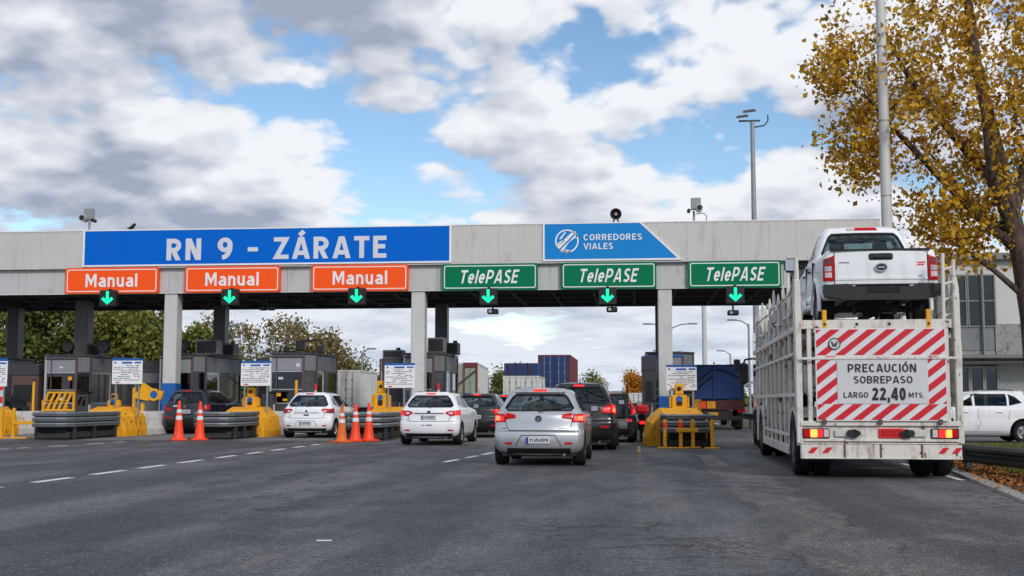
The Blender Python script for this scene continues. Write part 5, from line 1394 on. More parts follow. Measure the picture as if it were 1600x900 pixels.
# ------------------------------------------------------------------ pickup truck (on the carrier)
def pickup(loc, rot, label):
    o = thing('pickup_truck', label, 'pickup truck', loc, rot)
    w = .905
    low = Shell([(.50, w * .93, .10, 5.05), (.58, w * .98, .05, 5.15), (.70, w, .03, 5.2), (.85, w * .995, .02, 5.2), (1.0, w * .985, .02, 5.12), (1.08, w * .975, .025, 4.95), (1.15, w * .955, .03, 4.3), (1.175, w * .935, .05, 3.9)], rb=.03, rc=.10)
    cabk = [(1.05, w * .97, 1.62, 4.1), (1.16, w * .95, 1.62, 3.98), (1.25, w * .92, 1.63, 3.85), (1.42, w * .85, 1.68, 3.55), (1.58, w * .78, 1.76, 3.25), (1.68, w * .72, 1.86, 2.98), (1.735, w * .62, 2.0, 2.75), (1.75, w * .40, 2.15, 2.6)]
    cab = Shell(cabk, rb=.06, rc=.14)
    body = link('body', low.mesh('body', 'p_white'))
    wc = MB()
    for yy in (1.18, 4.33):
        for s in (-1, 1): wc.cyl((s * (w - .3), yy, .39), (s * (w + .3), yy, .39), .44, n=30)
    bed = MB().box(-.74, .10, .68, .74, 1.56, 1.5)
    me = finish(boolean(body, [solid_obj(wc, 'blackmatte'), solid_obj(bed, 'black')])); link('body', me, o)
    zw0, zw1 = 1.245, 1.60
    a0, a1 = .73, .60
    win = [(-a0 + .05, zw0), (a0 - .05, zw0), (a0, zw0 + .05), (a1, zw1 - .05), (a1 - .06, zw1), (-a1 + .06, zw1), (-a1, zw1 - .05), (-a0, zw0 + .05)]
    cb = link('cab', cab.mesh('cab', 'p_white'))
    cut = [link('cutter', cab.mesh('cutter', 'interior', .05, 1.10, 1.70)), solid_obj(cab.patch(win, -.12, .05, 8, 12), 'blackmatte')]
    def su(y, z):
        h = cab.half(z); Ls = 0
        for (x0, y0), (x1, y1) in zip(h, h[1:]):
            l = math.hypot(x1 - x0, y1 - y0)
            if y1 >= y and x1 > .3: return Ls + l * max(0, min(1, (y - y0) / (y1 - y0 + 1e-9)))
            Ls += l
        return Ls
    sp_ = []
    for q in ([(1.95, 1.25), (2.62, 1.25), (2.62, 1.62), (2.1, 1.62)], [(2.70, 1.25), (3.45, 1.25), (3.0, 1.62), (2.70, 1.62)]):
        q = [(su(y, z), z) for y, z in q]; sp_ += [q, mirror_poly(q)]
    for q in sp_: cut.append(solid_obj(cab.patch(q, -.12, .05, 4, 4), 'blackmatte'))
    ws = [(-.70, 1.27), (.70, 1.27), (.56, 1.62), (-.56, 1.62)]
    cut.append(solid_obj(cab.patch(ws, -.16, .05, 6, 10, True), 'blackmatte'))
    link('cab', finish(boolean(cb, cut)), o)
    rw = link('rear_window', finish(cab.patch(win, -.012, -.003, 8, 12).mesh('rear_window', 'clearglass')), o)
    cab.strip(win + [win[0]], .03, .004).build('window_seal', 'blackmatte', rw)
    for q in sp_: link('side_window', finish(cab.patch(q, -.012, -.005, 4, 4).mesh('side_window', 'clearglass')), o)
    link('windscreen', finish(cab.patch(ws, -.012, -.004, 6, 10, True).mesh('windscreen', 'clearglass')), o)
    hb = cab.patch([(-.26, 1.655), (.26, 1.655), (.24, 1.695), (-.24, 1.695)], -.01, .015, 2, 6).build('high_brake_light', 'lens', o)
    cab.patch([(-.26, 1.655), (-.13, 1.655), (-.13, 1.69), (-.26, 1.69)], -.01, .018, 2, 4).build('cargo_lamp', 'lensclear', hb)
    # tailgate
    low.strip([(-.735, 1.15), (-.735, .70), (.735, .70), (.735, 1.15)], .014, .003).build('tailgate_seam', 'blackmatte', o)
    MB().box(-.80, .0, 1.172, .80, .09, 1.186, .005).build('tailgate_cap', 'black', o)
    low.patch([(-.735, .765), (.735, .765), (.72, .80), (-.72, .80)], -.01, .012, 2, 10).build('tailgate_crease', 'p_white', o)
    hd = MB().box(-.19, -.006, 1.035, .19, .06, 1.125, .02).build('tailgate_handle', 'black', o)
    MB().box(-.13, -.022, 1.05, .13, -.004, 1.075, .008).build('pull_bar', 'blackmatte', hd)
    bo = MB().ring([(0.10 * cos(a), .93 + .062 * sin(a)) for a in [2 * pi * i / 24 for i in range(24)]], [(.083 * cos(a), .93 + .046 * sin(a)) for a in [2 * pi * i / 24 for i in range(24)]], -.02, .03).build('badge', 'chrome', o)
    MB().prism([(.082 * cos(a), .93 + .045 * sin(a)) for a in [2 * pi * i / 24 for i in range(24)]], -.010, .03).build('badge_disc', 'black', bo)
    MB().box(-.055, -.018, .922, .055, -.008, .940).build('badge_bar', 'chrome', bo)
    for x0, x1, z, mt in ((.57, .70, .985, 'platered'), (.57, .68, .955, 'platered'), (-.66, -.50, .995, 'grey'), (.58, .64, .80, 'grey')):
        low.patch([(x0, z), (x1, z), (x1, z + .018), (x0, z + .018)], -.004, .005, 1, 3).build('model_mark', mt, o)
    for s in (1, -1):
        L_ = [(.745, .755), (.96, .755), (.97, 1.09), (.745, 1.10)]
        q = L_ if s > 0 else mirror_poly(L_)
        lo = low.patch(q, -.02, .018, 8, 6).build('tail_lamp', 'lens', o, 38)
        for i, (pl_, mt) in enumerate((([(.78, .80), (.88, .80), (.88, .87), (.78, .87)], 'lensclear'), ([(.78, .885), (.88, .885), (.88, .955), (.78, .955)], 'chrome'), ([(.77, .98), (.92, .98), (.92, 1.06), (.77, 1.06)], 'lensdark'))):
            low.patch(pl_ if s > 0 else mirror_poly(pl_), .005, .022, 3, 3).build('lamp_segment', mt, lo, 38)
        # wheel arch lip
        xa = s * (w + .005)
        for yy in (1.18, 4.33):
            pts = [(xa, yy + .47 * cos(a), .39 + .47 * sin(a)) for a in [radians(-8 + 196 * i / 16) for i in range(17)]]
            MB().tube(pts, .035, 8).build('arch_flare', 'p_white', o, 60)
        MB().tube([(s * (w - .02), 1.75, .46), (s * (w + .06), 1.85, .46), (s * (w + .06), 3.65, .46), (s * (w - .02), 3.75, .46)], .05, 8).build('side_step', 'p_white', o, 50)
        mo = MB().box(s * (w + .09), 3.25, 1.17, s * (w + .33), 3.38, 1.40, .05).build('door_mirror', 'black', o)
        MB().box(s * (w + .11), 3.244, 1.195, s * (w + .31), 3.252, 1.38, .003).build('mirror_glass', 'chrome', mo)
        MB().box(s * (w - .06), 3.28, 1.22, s * (w + .12), 3.34, 1.27, .01).build('mirror_arm', 'black', mo)
        for yd in (2.0, 2.85): MB().box(s * (w - .01), yd, 1.04, s * (w + .025), yd + .2, 1.07, .01).build('door_handle', 'black', o)
        for yd in (1.66, 2.66): MB().box(s * (w - .04), yd, .55, s * (w + .002), yd + .012, 1.16).build('door_seam', 'blackmatte', o)
        for yy in (1.18, 4.33): wheel(o, s * (w - .13), yy, .385, .26, 'alloy', s)
        MB().box(s * .30, .72, .26, s * .36, .78, .80, .01).build('leaf_spring', 'carrierdk', o)
    bm_ = [(-.93, .60), (-.90, .50), (-.60, .44), (.60, .44), (.90, .50), (.93, .60), (.93, .69), (.55, .70), (.45, .66), (-.45, .66), (-.55, .70), (-.93, .69)]
    bp = MB().prism(bm_, -.13, .12).build('bumper', 'black', o)
    MB().box(-.26, -.136, .545, .26, -.128, .645, .004).build('plate_recess', 'blackmatte', bp)
    MB().box(-.42, -.15, .665, .42, .05, .685, .008).build('bumper_step', 'blackmatte', bp)
    MB().box(-.45, .2, .42, -.36, 5.0, .54).build('chassis_rail', 'carrierdk', o); MB().box(.36, .2, .42, .45, 5.0, .54).build('chassis_rail', 'carrierdk', o)
    MB().cyl((-.7, 1.18, .385), (.7, 1.18, .385), .06).build('axle', 'carrierdk', o)
    MB().lathe([(.001, -.16), (.12, -.12), (.15, 0), (.12, .12), (.001, .16)], (0, 1.18, .385), 'x', 14).build('differential', 'carrierdk', o, 40)
    MB().cyl((.10, .06, .47), (.10, .06, .40), .05).build('tow_ball', 'carrierdk', o)
    MB().lathe([(.001, -.08), (.27, -.08), (.33, -.03), (.33, .06), (.001, .08)], (0, .62, .40), 'z', 20).build('spare_wheel', 'tyre', o, 40)
    for x in (-.38, .38):
        MB().box(x - .24, 2.25, .9, x + .24, 2.4, 1.36, .07).build('seat', 'seat', o); MB().box(x - .13, 2.27, 1.38, x + .13, 2.37, 1.56, .05).build('head_restraint', 'seat', o)
    def stretch(ob):
        for ch in ob.children:
            if ch.name.startswith('wheel'): continue
            for v_ in ch.data.vertices:
                if v_.co.z > .68: v_.co.z = .68 + (v_.co.z - .68) * 1.19
            stretch(ch)
    stretch(o)
    return o
# ------------------------------------------------------------------ car carrier
TR, TX, TY = radians(-1.8), 3.83, 19.2
ct = thing('car_carrier', 'long cream car carrier truck with a red and white striped PRECAUCIÓN board', 'truck', (TX, TY, 0), TR)
def cb_(name, mat, *a, b=.006): return MB().box(*a, b).build(name, mat, ct)
HW = 1.22
# rear frame
bb = cb_('rear_bumper', 'carrier', -HW, -.05, .31, HW, .07, .56, b=.012)
for x0, sgn in ((-1.12, 1), (-.90, 1), (.86, 1), (1.06, 1)):
    MB().prism([(x0, .40), (x0 + .09, .40), (x0 + .17, .49), (x0 + .08, .49)], -.056, -.049).build('stripe', 'hazred', bb)
for z in (.31, .545): MB().box(-HW - .005, -.065, z, HW + .005, -.048, z + .02, .004).build('edge_bead', 'carrier', bb)
for x in (-.55, .0, .62): MB().box(x - .015, -.058, .30, x + .015, -.048, .57).build('rust_seam', 'boothbrown', bb)
cb_('light_panel', 'carrier', -HW + .02, .0, .60, HW - .02, .10, .82, b=.01)
cb_('frame_rail', 'carrier', -HW, -.03, .58, HW, .06, .62); cb_('frame_rail', 'carrier', -HW, -.04, .82, HW, .08, .90, b=.01)
cb_('shadow_gap', 'blackmatte', -HW + .03, .02, .56, HW - .03, .12, .60)
for s in (-1, 1):
    cx = s * .98
    lu = MB().box(cx - .21, -.035, .63, cx + .21, .0, .785, .01).build('light_cluster', 'black', ct)
    for x0, x1, mt in (((-.19, -.095, 'lens'), (-.09, .02, 'amber'), (.025, .10, 'brake'), (.115, .195, 'lensclear')) if s < 0 else ((-.195, -.115, 'lensclear'), (-.10, -.0, 'brake'), (.005, .10, 'amber'), (.105, .19, 'lens'))):
        MB().box(cx + x0, -.052, .645, cx + x1, -.034, .77, .012).build('lamp', mt, lu)
    MB().box(s * .60 - .10, -.04, .65, s * .60 + .10, -.01, .77, .02).build('side_plate', 'fascia', ct)
    MB().cyl((s * .46, -.09, .71), (s * .46, .0, .71), .055, n=12).build('air_coupling', 'black', ct)
    MB().cyl((s * .34, -.08, .71), (s * .34, .0, .71), .04, n=12).build('air_coupling', 'black', ct)
    MB().cyl((s * .40, -.085, .705), (s * .40, -.03, .705), .07, n=12).build('air_coupling', 'blackmatte', ct)
rp = MB().box(.0 - .02, -.03, .635, .36, .0, .785, .006).build('number_plate', 'platered', ct)
pc = MB(); r_ = random.Random(3); x = .02
while x < .32:
    pc.ring(rrect(x, .66, x + .036, .76, .012, 2), rrect(x + .009, .67, x + .027, .75, .006, 2), -.034, -.029); x += .052
pc.build('plate_characters', 'lensdark', rp)
# hazard board
X0, X1, Z0, Z1 = -.97, 1.03, .90, 2.36
hb = MB().box(X0, -.075, Z0, X1, -.045, Z1, .004).build('warning_board', 'hazwhite', ct)
IX0, IX1, IZ0, IZ1 = -.64, .74, 1.17, 1.86
def stripe_set(x0, z0, x1, z1, off=0.0, slope=.78, pitch=.288, wd=.15):
    u = x0 - 3 + off
    while u < x1 + 3:
        q = [(u, z0 - .01), (u + wd, z0 - .01), (u + wd + 2.0 / slope, z0 + 2.0), (u + 2.0 / slope, z0 + 2.0)]
        for f in (lambda p: p[0] - x0, lambda p: x1 - p[0], lambda p: p[1] - z0, lambda p: z1 - p[1]):
            q = clip(q, f)
            if len(q) < 3: break
        if len(q) >= 3: MB().prism(q, -.079, -.074).build('red_stripe', 'hazred', hb)
        u += pitch
stripe_set(X0 + .02, IZ1 + .075, X1 - .02, Z1 - .02, .10)
stripe_set(X0 + .02, Z0 + .02, X1 - .02, IZ0 - .005, .05)
stripe_set(X0 + .02, IZ0 + .0, IX0 - .005, IZ1 + .06, .16)
stripe_set(IX1 + .005, IZ0 + .0, X1 - .02, IZ1 + .06, .02)
MB().box(X0 - .22, -.09, IZ1 + .005, X1 + .20, -.07, IZ1 + .045, .004).build('cross_tube', 'carrier', ct)
tp = MB().box(IX0, -.085, IZ0, IX1, -.074, IZ1 - .005, .003).build('text_panel', 'panelgrey', hb)
text('lettering', 'PRECAUCIÓN', -.475, 1.665, .565, 1.795, -.092, 'ink', tp, world=False, t=.17, gap=.14)
text('lettering', 'SOBREPASO', -.39, 1.49, .505, 1.605, -.092, 'ink', tp, world=False, t=.16, gap=.14)
text('lettering', 'LARGO', -.55, 1.265, -.175, 1.355, -.092, 'ink', tp, world=False, t=.16, gap=.14)
text('lettering', '22,40', -.115, 1.225, .395, 1.425, -.092, 'ink', tp, world=False, t=.22, gap=.14)
text('lettering', 'MTS.', .44, 1.265, .67, 1.345, -.092, 'ink', tp, world=False, t=.15, gap=.14)
bo = MB().ring(circ(-.67, 2.115, .095), circ(-.67, 2.115, .08), -.092, -.07).build('emblem_ring', 'ink', ct)
MB().prism(circ(-.67, 2.115, .08), -.086, -.07).build('emblem_disc', 'panelgrey', bo)
MB().prism([(-.725, 2.15), (-.70, 2.15), (-.685, 2.09), (-.67, 2.14), (-.655, 2.09), (-.64, 2.15), (-.615, 2.15), (-.645, 2.065), (-.66, 2.065), (-.67, 2.10), (-.68, 2.065), (-.695, 2.065)], -.092, -.08).build('emblem_mark', 'ink', bo)
for x in (X0 + .12, .0, X1 - .12): cb_('hinge', 'boothbrown', x - .03, -.10, Z0 - .05, x + .03, -.04, Z0 + .03)
# corner posts and side frames
BL = 10.2
for s in (-1, 1):
    cb_('corner_post', 'carrier', s * HW - .05, -.02, .55, s * HW + .05, .10, 3.15 if s < 0 else 2.9, b=.012)
    MB().cyl((s * HW, .04, 3.1 if s < 0 else 2.85), (s * HW, .04, 3.52 if s < 0 else 3.05), .045, .03).build('post_tip', 'carrier', ct)
    cb_('inner_post', 'carrier', s * (HW - .17) - .035, .0, .85, s * (HW - .17) + .035, .09, 2.35)
    # bottom rail in pieces between the wheels
    cb_('side_sill', 'carrier', s * HW - .03, 1.78, .30, s * HW + .03, 7.55, .46, b=.01)
    cb_('side_sill', 'carrier', s * HW - .025, 1.78, .60, s * HW + .025, 7.55, .66, b=.01)
    for z, dz in ((1.28, .07), (1.95, .06), (2.34, .10)):
        cb_('side_rail', 'carrier', s * HW - .028, .10, z, s * HW + .028, BL, z + dz, b=.008)
    # sagging upper cables / rails following the sloping deck
    def topz(y): return 3.02 + .02 * sin(y * 1.7) + (.18 if y < .6 else 0)
    for k, dz in ((0, 0), (1, -.36)):
        pts = [(s * HW + .01 * sin(i * 2.1), .05 + (BL - .05) * i / 24, topz(.05 + (BL - .05) * i / 24) + dz + .025 * sin(i * 1.3 + k)) for i in range(25)]
        MB().tube(pts, .022, 6).build('upper_rail', 'carrier', ct, 50)
    y = .42; k = 0
    while y < BL:
        arch = (abs(y - 1.02) < .66 or abs(y - 8.25) < .66)
        zb = 1.12 if arch else .32
        top = 3.10 + .16 * ((k * 5) % 3) / 2
        cb_('stake', 'carrier', s * HW - .03, y - .03, zb, s * HW + .03, y + .03, top, b=.008)
        MB().cyl((s * HW, y, top), (s * HW, y, top + .12), .03, .012, 8).build('stake_tip', 'carrier', ct)
        if k % 5 == 2 and not arch and y < 7.6:
            cb_('side_plate', 'carrier', s * (HW - .02) - .008, y + .05, .66, s * (HW - .02) + .008, y + .48, 1.26)
        if k % 3 == 1:
            MB().tube([(s * (HW - .05), y + .06, 1.36), (s * (HW - .05), y + .22, 1.62), (s * (HW - .05), y + .14, 1.93)], .03, 6).build('wheel_ramp_bracket', 'carrier', ct, 50)
        if k % 2 == 1:
            MB().tube([(s * (HW - .04), y + .04, 2.0), (s * (HW - .04), y + .26, 2.2), (s * (HW - .04), y + .20, 2.34)], .03, 6).build('wheel_ramp_bracket', 'carrier', ct, 50)
            MB().tube([(s * (HW - .04), y - .28, 2.44), (s * (HW - .04), y - .05, 2.66), (s * (HW - .04), y - .22, 2.98)], .022, 6).build('tie_strap', 'grey', ct, 50)
        if k % 4 == 2: cb_('red_marker', 'lens', s * (HW + .02) - .02, y - .03, 2.18, s * (HW + .02) + .02, y + .03, 2.30)
        y += .98; k += 1
    # inner row: folded wheel ramps, hangers and grimy braces behind the stakes
    y = .75; k = 0
    while y < BL - .3:
        xi = s * (HW - .13)
        zb = 1.30 if (abs(y - 1.02) < .75 or abs(y - 8.25) < .75) else .66
        MB().box(xi - .02, y - .045, zb, xi + .02, y + .045, 2.95 - .12 * (k % 3), .008).build('inner_stake', 'carriergrime', ct)
        MB().tube([(xi, y + .1, zb + .1), (xi, y + .34, zb + .5), (xi, y + .26, 1.9), (xi, y + .42, 2.3)], .035, 6).build('folded_ramp', 'carriergrime', ct, 50)
        if k % 2: MB().tube([(xi, y, 2.4), (xi, y + .45, 2.75), (xi, y + .38, 3.0)], .03, 6).build('folded_ramp', 'carriergrime', ct, 50)
        else: MB().tube([(xi, y - .4, .7), (xi, y + .4, 1.28)], .02, 6).build('diagonal_brace', 'carriergrime', ct, 50)
        y += .49 + .18 * (k % 2); k += 1
    # fenders over the rear and middle axles
    for yc in (1.02, 8.25):
        out = [(yc + .66 * cos(a), .50 + .62 * sin(a)) for a in [radians(180 - 180 * i / 14) for i in range(15)]]
        inn = [(yc + .60 * cos(a), .50 + .56 * sin(a)) for a in [radians(180 - 180 * i / 14) for i in range(15)]]
        for i in range(14):
            MB().prism([out[i], out[i + 1], inn[i + 1], inn[i]], s * (HW - .5), s * (HW + .015), 'yz').build('fender', 'carrier', ct) if i % 2 == 0 else MB().prism([out[i], out[i + 1], inn[i + 1], inn[i]], s * (HW - .498), s * (HW + .013), 'yz').build('fender', 'carrier', ct)
        if yc > 5: cb_('fender_skirt', 'carrier', s * HW - .02, yc - .72, .46, s * HW + .02, yc - .64, 1.2)
        cb_('fender_skirt', 'carrier', s * HW - .02, yc + .66, .42, s * HW + .02, yc + .76, 1.2)
        for dx in (0, -.30): wheel(ct, s * (HW - .11 + dx), yc + .0, .50, .27, 'steel', s)
for yc in (1.02, 8.25): MB().cyl((-1.1, yc, .5), (1.1, yc, .5), .07).build('axle', 'carrierdk', ct)
# decks
for s in (-1, 1):
    cb_('upper_runway', 'carrier', s * .62 - .36, .05, 2.30, s * .62 + .36, BL, 2.37, b=.01)
    cb_('lower_runway', 'carrier', s * .62 - .36, .9, .98, s * .62 + .36, BL, 1.04, b=.01)
    MB().box(s * .80 - .035, .02, 2.32, s * .80 + .035, .08, 2.66, .01).build('wheel_stop', 'yellow', ct)
cb_('upper_deck_plate', 'carrierdk', -HW + .06, .12, 2.335, HW - .06, BL, 2.36)
cb_('lower_deck_plate', 'carrierdk', -HW + .06, 1.3, .99, HW - .06, BL, 1.02)
y = .3
while y < BL:
    cb_('deck_crossbeam', 'carrier', -HW + .03, y, 2.21, HW - .03, y + .10, 2.30); y += 1.15
cb_('deck_end_beam', 'carrier', -HW + .05, .03, 2.36, HW - .05, .09, 2.50); 
for x in (-.8, -.3, .2, .8): MB().cyl((x, .02, 2.43), (x, .04, 2.43), .025).build('deck_bolt', 'carrierdk', ct)
cb_('chassis', 'carrierdk', -.5, .3, .55, .5, 16.0, .95, b=.02)
cb_('chassis', 'carrierdk', -HW + .06, .15, .62, HW - .06, .5, .95, b=.02)
for s in (-1, 1): cb_('mudflap', 'blackmatte', s * .92 - .25, .30, .25, s * .92 + .25, .33, .62)
# ladder frame on the right
for x in (1.04, 1.20):
    MB().cyl((x, .10, 2.3), (x + .02, .10, 3.55 if x < 1.1 else 3.45), .03).build('ladder_rail', 'carrier', ct)
for z in (2.55, 2.80, 3.05, 3.28): MB().cyl((1.04, .10, z), (1.21, .10, z + .05), .022).build('ladder_rung', 'carrier', ct)
cb_('side_light', 'platered', 1.06, 1.6, 3.45, 1.16, 1.66, 3.70)
MB().tube([(1.29, .3, 1.2), (1.30, .3, 2.0), (1.27, .3, 2.6), (1.30, .35, 3.0), (1.28, .4, 3.2)], .05, 6).build('hanging_strap', 'carrier', ct, 40)
# tractor
cab = MB().box(-.90, 13.6, .95, 1.30, 15.7, 3.25, .12).build('cab', 'p_white', ct)
MB().box(-.905, 14.3, 1.9, -.86, 15.3, 2.75, .03).build('cab_window', 'darkglass', cab); MB().box(1.26, 14.3, 1.9, 1.305, 15.3, 2.75, .03).build('cab_window', 'darkglass', cab)
MB().box(-.7, 15.68, 1.9, 1.1, 15.72, 2.85, .02).build('windscreen', 'darkglass', cab)
cb_('front_bumper', 'carrier', -.90, 15.5, .35, 1.30, 15.85, .95, b=.05)
for s in (-1, 1):
    wheel(ct, .15 + s * (HW - .26), 14.7, .50, .30, 'steel', s); wheel(ct, .1 + s * (HW - .22), 12.0, .50, .30, 'steel', s)
    mx_ = -1.16 if s < 0 else 1.56; cx_ = -.90 if s < 0 else 1.30
    mo = MB().box(mx_ - .13, 15.55, 1.72, mx_ + .13, 15.72, 2.32, .05).build('door_mirror', 'black', ct)
    MB().box(mx_ - .11, 15.54, 1.9, mx_ + .11, 15.552, 2.28, .01).build('mirror_glass', 'black', mo)
    MB().tube([(cx_, 15.62, 2.45), (mx_ - s * .05, 15.65, 2.42), (mx_, 15.65, 2.3)], .03, 6).build('mirror_arm', 'black', mo)
    MB().box(mx_ + s * .2 - .09, 15.3, 2.12, mx_ + s * .2 + .09, 15.5, 2.42, .03).build('wide_angle_mirror', 'black', mo)
# pickup on the upper deck, another car lower down
cR, sR = cos(TR), sin(TR)
def tw(x, y, z): return (TX + x * cR - y * sR, TY + x * sR + y * cR, z)
pickup(tw(.17, .42, 2.40), TR, 'white pickup truck carried on the upper deck of the car carrier')
car('white_low', 'p_white', tw(.0, 2.6, 1.042), TR, 'white car carried on the lower deck behind the striped board', lit=False)
car('dark', 'p_grey', tw(.05, 6.6, 2.372), TR, 'grey car on the upper deck ahead of the white pickup', lit=False)

# ------------------------------------------------------------------ lorries beyond the toll
M['cblue'] = paint('container_blue', rgb(22, 50, 104), 0.6, dirt=.35, dirtcol=rgb(60, 50, 44), scale=.8)
M['cred'] = paint('container_red', rgb(112, 38, 42), 0.6, dirt=.3, dirtcol=rgb(60, 40, 36), scale=.8)
M['cwhite'] = paint('container_white', rgb(206, 206, 202), 0.5, dirt=.35, dirtcol=rgb(110, 90, 76), scale=.8)
M['cgreen'] = paint('container_pale_green', rgb(150, 160, 140), 0.5, dirt=.4, dirtcol=rgb(90, 60, 46), scale=.8)
M['tarp'] = paint('blue_tarpaulin', rgb(16, 56, 120), 0.5, dirt=.3, dirtcol=rgb(20, 26, 50), scale=1.0, streak=False)
M['maroon'] = paint('maroon_steel', rgb(86, 26, 32), 0.5, dirt=.3, scale=1.0)
def container(o, x0, y0, z0, x1, y1, z1, mat, doormat=None, name='container'):
    """corrugated box with corner posts, rails and rear doors with lock rods"""
    m = MB(); p = .28
    def corr(a, b):
        pts = []; u = a; k = 0
        while u < b - p: pts += [(u, 0), (u + p * .35, 0), (u + p * .5, .04), (u + p * .85, .04)]; u += p
        return pts + [(b, 0)]
    for s, X in ((-1, x0), (1, x1)):
        pts = corr(y0 + .12, y1); P = []
        for u, d in pts: P += [(X - s * d, u, z0 + .12), (X - s * d, u, z1 - .08)]
        m.add(P, [(2 * i, 2 * i + 2, 2 * i + 3, 2 * i + 1) for i in range(len(pts) - 1)])
    m.box(x0 + .03, y0 + .06, z0 + .05, x1 - .03, y1 - .02, z1 - .05)
    c = m.build(name, mat, o)
    fr = MB()
    for X in (x0, x1):
        for Y_ in (y0, y1): fr.box(X - .02 if X == x0 else X - .12, Y_ - .02 if Y_ == y0 else Y_ - .10, z0, X + .12 if X == x0 else X + .02, Y_ + .10 if Y_ == y0 else Y_ + .02, z1)
        for z in (z0, z1 - .12): fr.box(X - .015 if X == x0 else X - .08, y0 + .1, z + .004, X + .08 if X == x0 else X + .015, y1 - .1, z + .116)
    for z in (z0, z1 - .12): fr.box(x0 + .1, y0 - .018, z + .004, x1 - .1, y0 + .08, z + .116)
    fr.build('container_frame', mat, c)
    xm = (x0 + x1) / 2
    for a, b in ((x0 + .13, xm - .01), (xm + .01, x1 - .13)):
        d = MB().box(a, y0 + .0, z0 + .13, b, y0 + .06, z1 - .13, .01).build('door', doormat or mat, c)
        n = 4
        for k in range(n):
            zz = z0 + .25 + (z1 - z0 - .5) * k / n
            MB().box(a + .06, y0 - .012, zz, b - .06, y0 + .002, zz + (z1 - z0 - .6) / n * .8, .008).build('door_panel', doormat or mat, d) if False else None
        for f in (.3, .72):
            x = a + (b - a) * f; MB().cyl((x, y0 - .03, z0 + .1), (x, y0 - .03, z1 - .1), .025, n=8).build('lock_rod', 'grey', d)
            for zz in (.25, .5, .75): MB().box(x - .07, y0 - .05, z0 + (z1 - z0) * zz - .03, x + .07, y0 - .002, z0 + (z1 - z0) * zz + .03).build('rod_clamp', 'grey', d)
    return c
def chassis(o, x0, x1, y0, y1, zt, axles=(1.0, 2.3), mat='carrierdk'):
    MB().box(x0 + .5, y0, zt - .35, x1 - .5, y1, zt - .02, .02).build('chassis', mat, o)
    MB().box(x0 + .05, y0 - .06, .42, x1 - .05, y0 + .04, .60, .02).build('underrun_bar', mat, o)
    for s, X in ((-1, x0), (1, x1)):
        for a in axles: wheel(o, X - s * .18, y0 + a, .50, .30, 'steel', s)
        q = MB().box(X - s * .12 - .16, y0 - .07, .75, X - s * .12 + .16, y0 - .02, .92, .01).build('tail_lamp', 'lens', o)
        MB().box(X - s * .3 - .25, y0 + .3, .12, X - s * .3 + .25, y0 + .33, .65).build('mudflap', 'blackmatte', o)
def lorry_cab(o, x0, x1, y, h, mat):
    c = MB().box(x0 + .02, y, .7, x1 - .02, y + 2.0, h, .15).build('cab', mat, o)
    MB().box(x0 + .2, y + 1.98, 1.7, x1 - .2, y + 2.02, h - .5, .02).build('windscreen', 'darkglass', c)
    for s, X in ((-1, x0), (1, x1)): wheel(o, X - s * .18, y + 1.2, .50, .30, 'steel', s)
# container lorry with red and blue container (far, centre)
o = thing('container_lorry', 'lorry with a tall blue and red container far down the lane', 'lorry', (-6.15, 92, 0))
container(o, -1.25, 0, 1.15 + 1.0, 1.25, 12, 4.85, 'cred', 'cblue'); chassis(o, -1.25, 1.25, 0, 13, 2.1, (1, 2.3, 3.6)); lorry_cab(o, -1.2, 1.2, 13, 3.4, 'p_white')
o = thing('container_lorry', 'lorry with a low white and blue container left of the tall red one', 'lorry', (-8.0, 84, 0))
container(o, -1.25, 0, 1.2, 1.25, 6.1, 3.05, 'cwhite'); MB().box(-1.2, .05, 3.06, 1.2, 6, 3.95, .02).build('top_load', 'cblue', o); chassis(o, -1.25, 1.25, 0, 8, 1.2); lorry_cab(o, -1.2, 1.2, 8, 3.0, 'cblue')
for x in (-.9, -.3, .5): MB().tube([(o.location.x * 0 + x, -.02, 3.05), (x + .1, -.05, 3.5), (x, -.02, 3.96)], .04, 6).build('lashing', 'cred', o)
# pale container lorry, seen left rear and side
o = thing('container_lorry', 'lorry with a pale container and grey side right of the middle booth', 'lorry', (-10.75, 72, 0), radians(4))
container(o, -1.22, 0, 1.2, 1.22, 12, 3.6, 'cwhite', 'cgreen'); chassis(o, -1.22, 1.22, 0, 13, 1.2); lorry_cab(o, -1.2, 1.2, 13, 3.2, 'cwhite')
MB().tube([(-.9, -.08, 1.5), (1.1, -.08, 3.1)], .05, 6).build('diagonal_bar', 'boothdark', o)
MB().ring([(.35, 1.25), (1.24, 1.25), (1.24, 3.6), (.35, 3.6)], [(.45, 1.4), (1.12, 1.4), (1.12, 3.3), (.45, 3.3)], -.06, -.035).build('red_frame', 'cred', o)
o = thing('box_lorry', 'lorry with a cream box body behind the middle notice board', 'lorry', (-15.2, 76, 0), radians(5))
container(o, -1.25, 0, 1.3, 1.25, 9, 3.95, 'cwhite'); chassis(o, -1.25, 1.25, 0, 10, 1.3); lorry_cab(o, -1.2, 1.2, 10, 3.2, 'cwhite')
MB().ring([(-1.27, 1.3), (1.27, 1.3), (1.27, 3.98), (-1.27, 3.98)], [(-1.15, 1.42), (1.15, 1.42), (1.15, 3.86), (-1.15, 3.86)], -.05, -.02).build('red_frame', 'cred', o)
MB().prism([(-.95, 3.0), (-.2, 2.95), (-.2, 3.3), (-.55, 3.75), (-.95, 3.4)], -.062, -.05).build('stain_panel', 'cgreen', o)
o = thing('box_lorry', 'small white lorry behind the three cones', 'lorry', (-16.0, 64, 0))
container(o, -1.0, 0, .9, 1.0, 4.5, 2.95, 'cwhite'); chassis(o, -1.0, 1.0, 0, 5, .95, (1.0,)); lorry_cab(o, -1.0, 1.0, 5, 2.4, 'p_white')
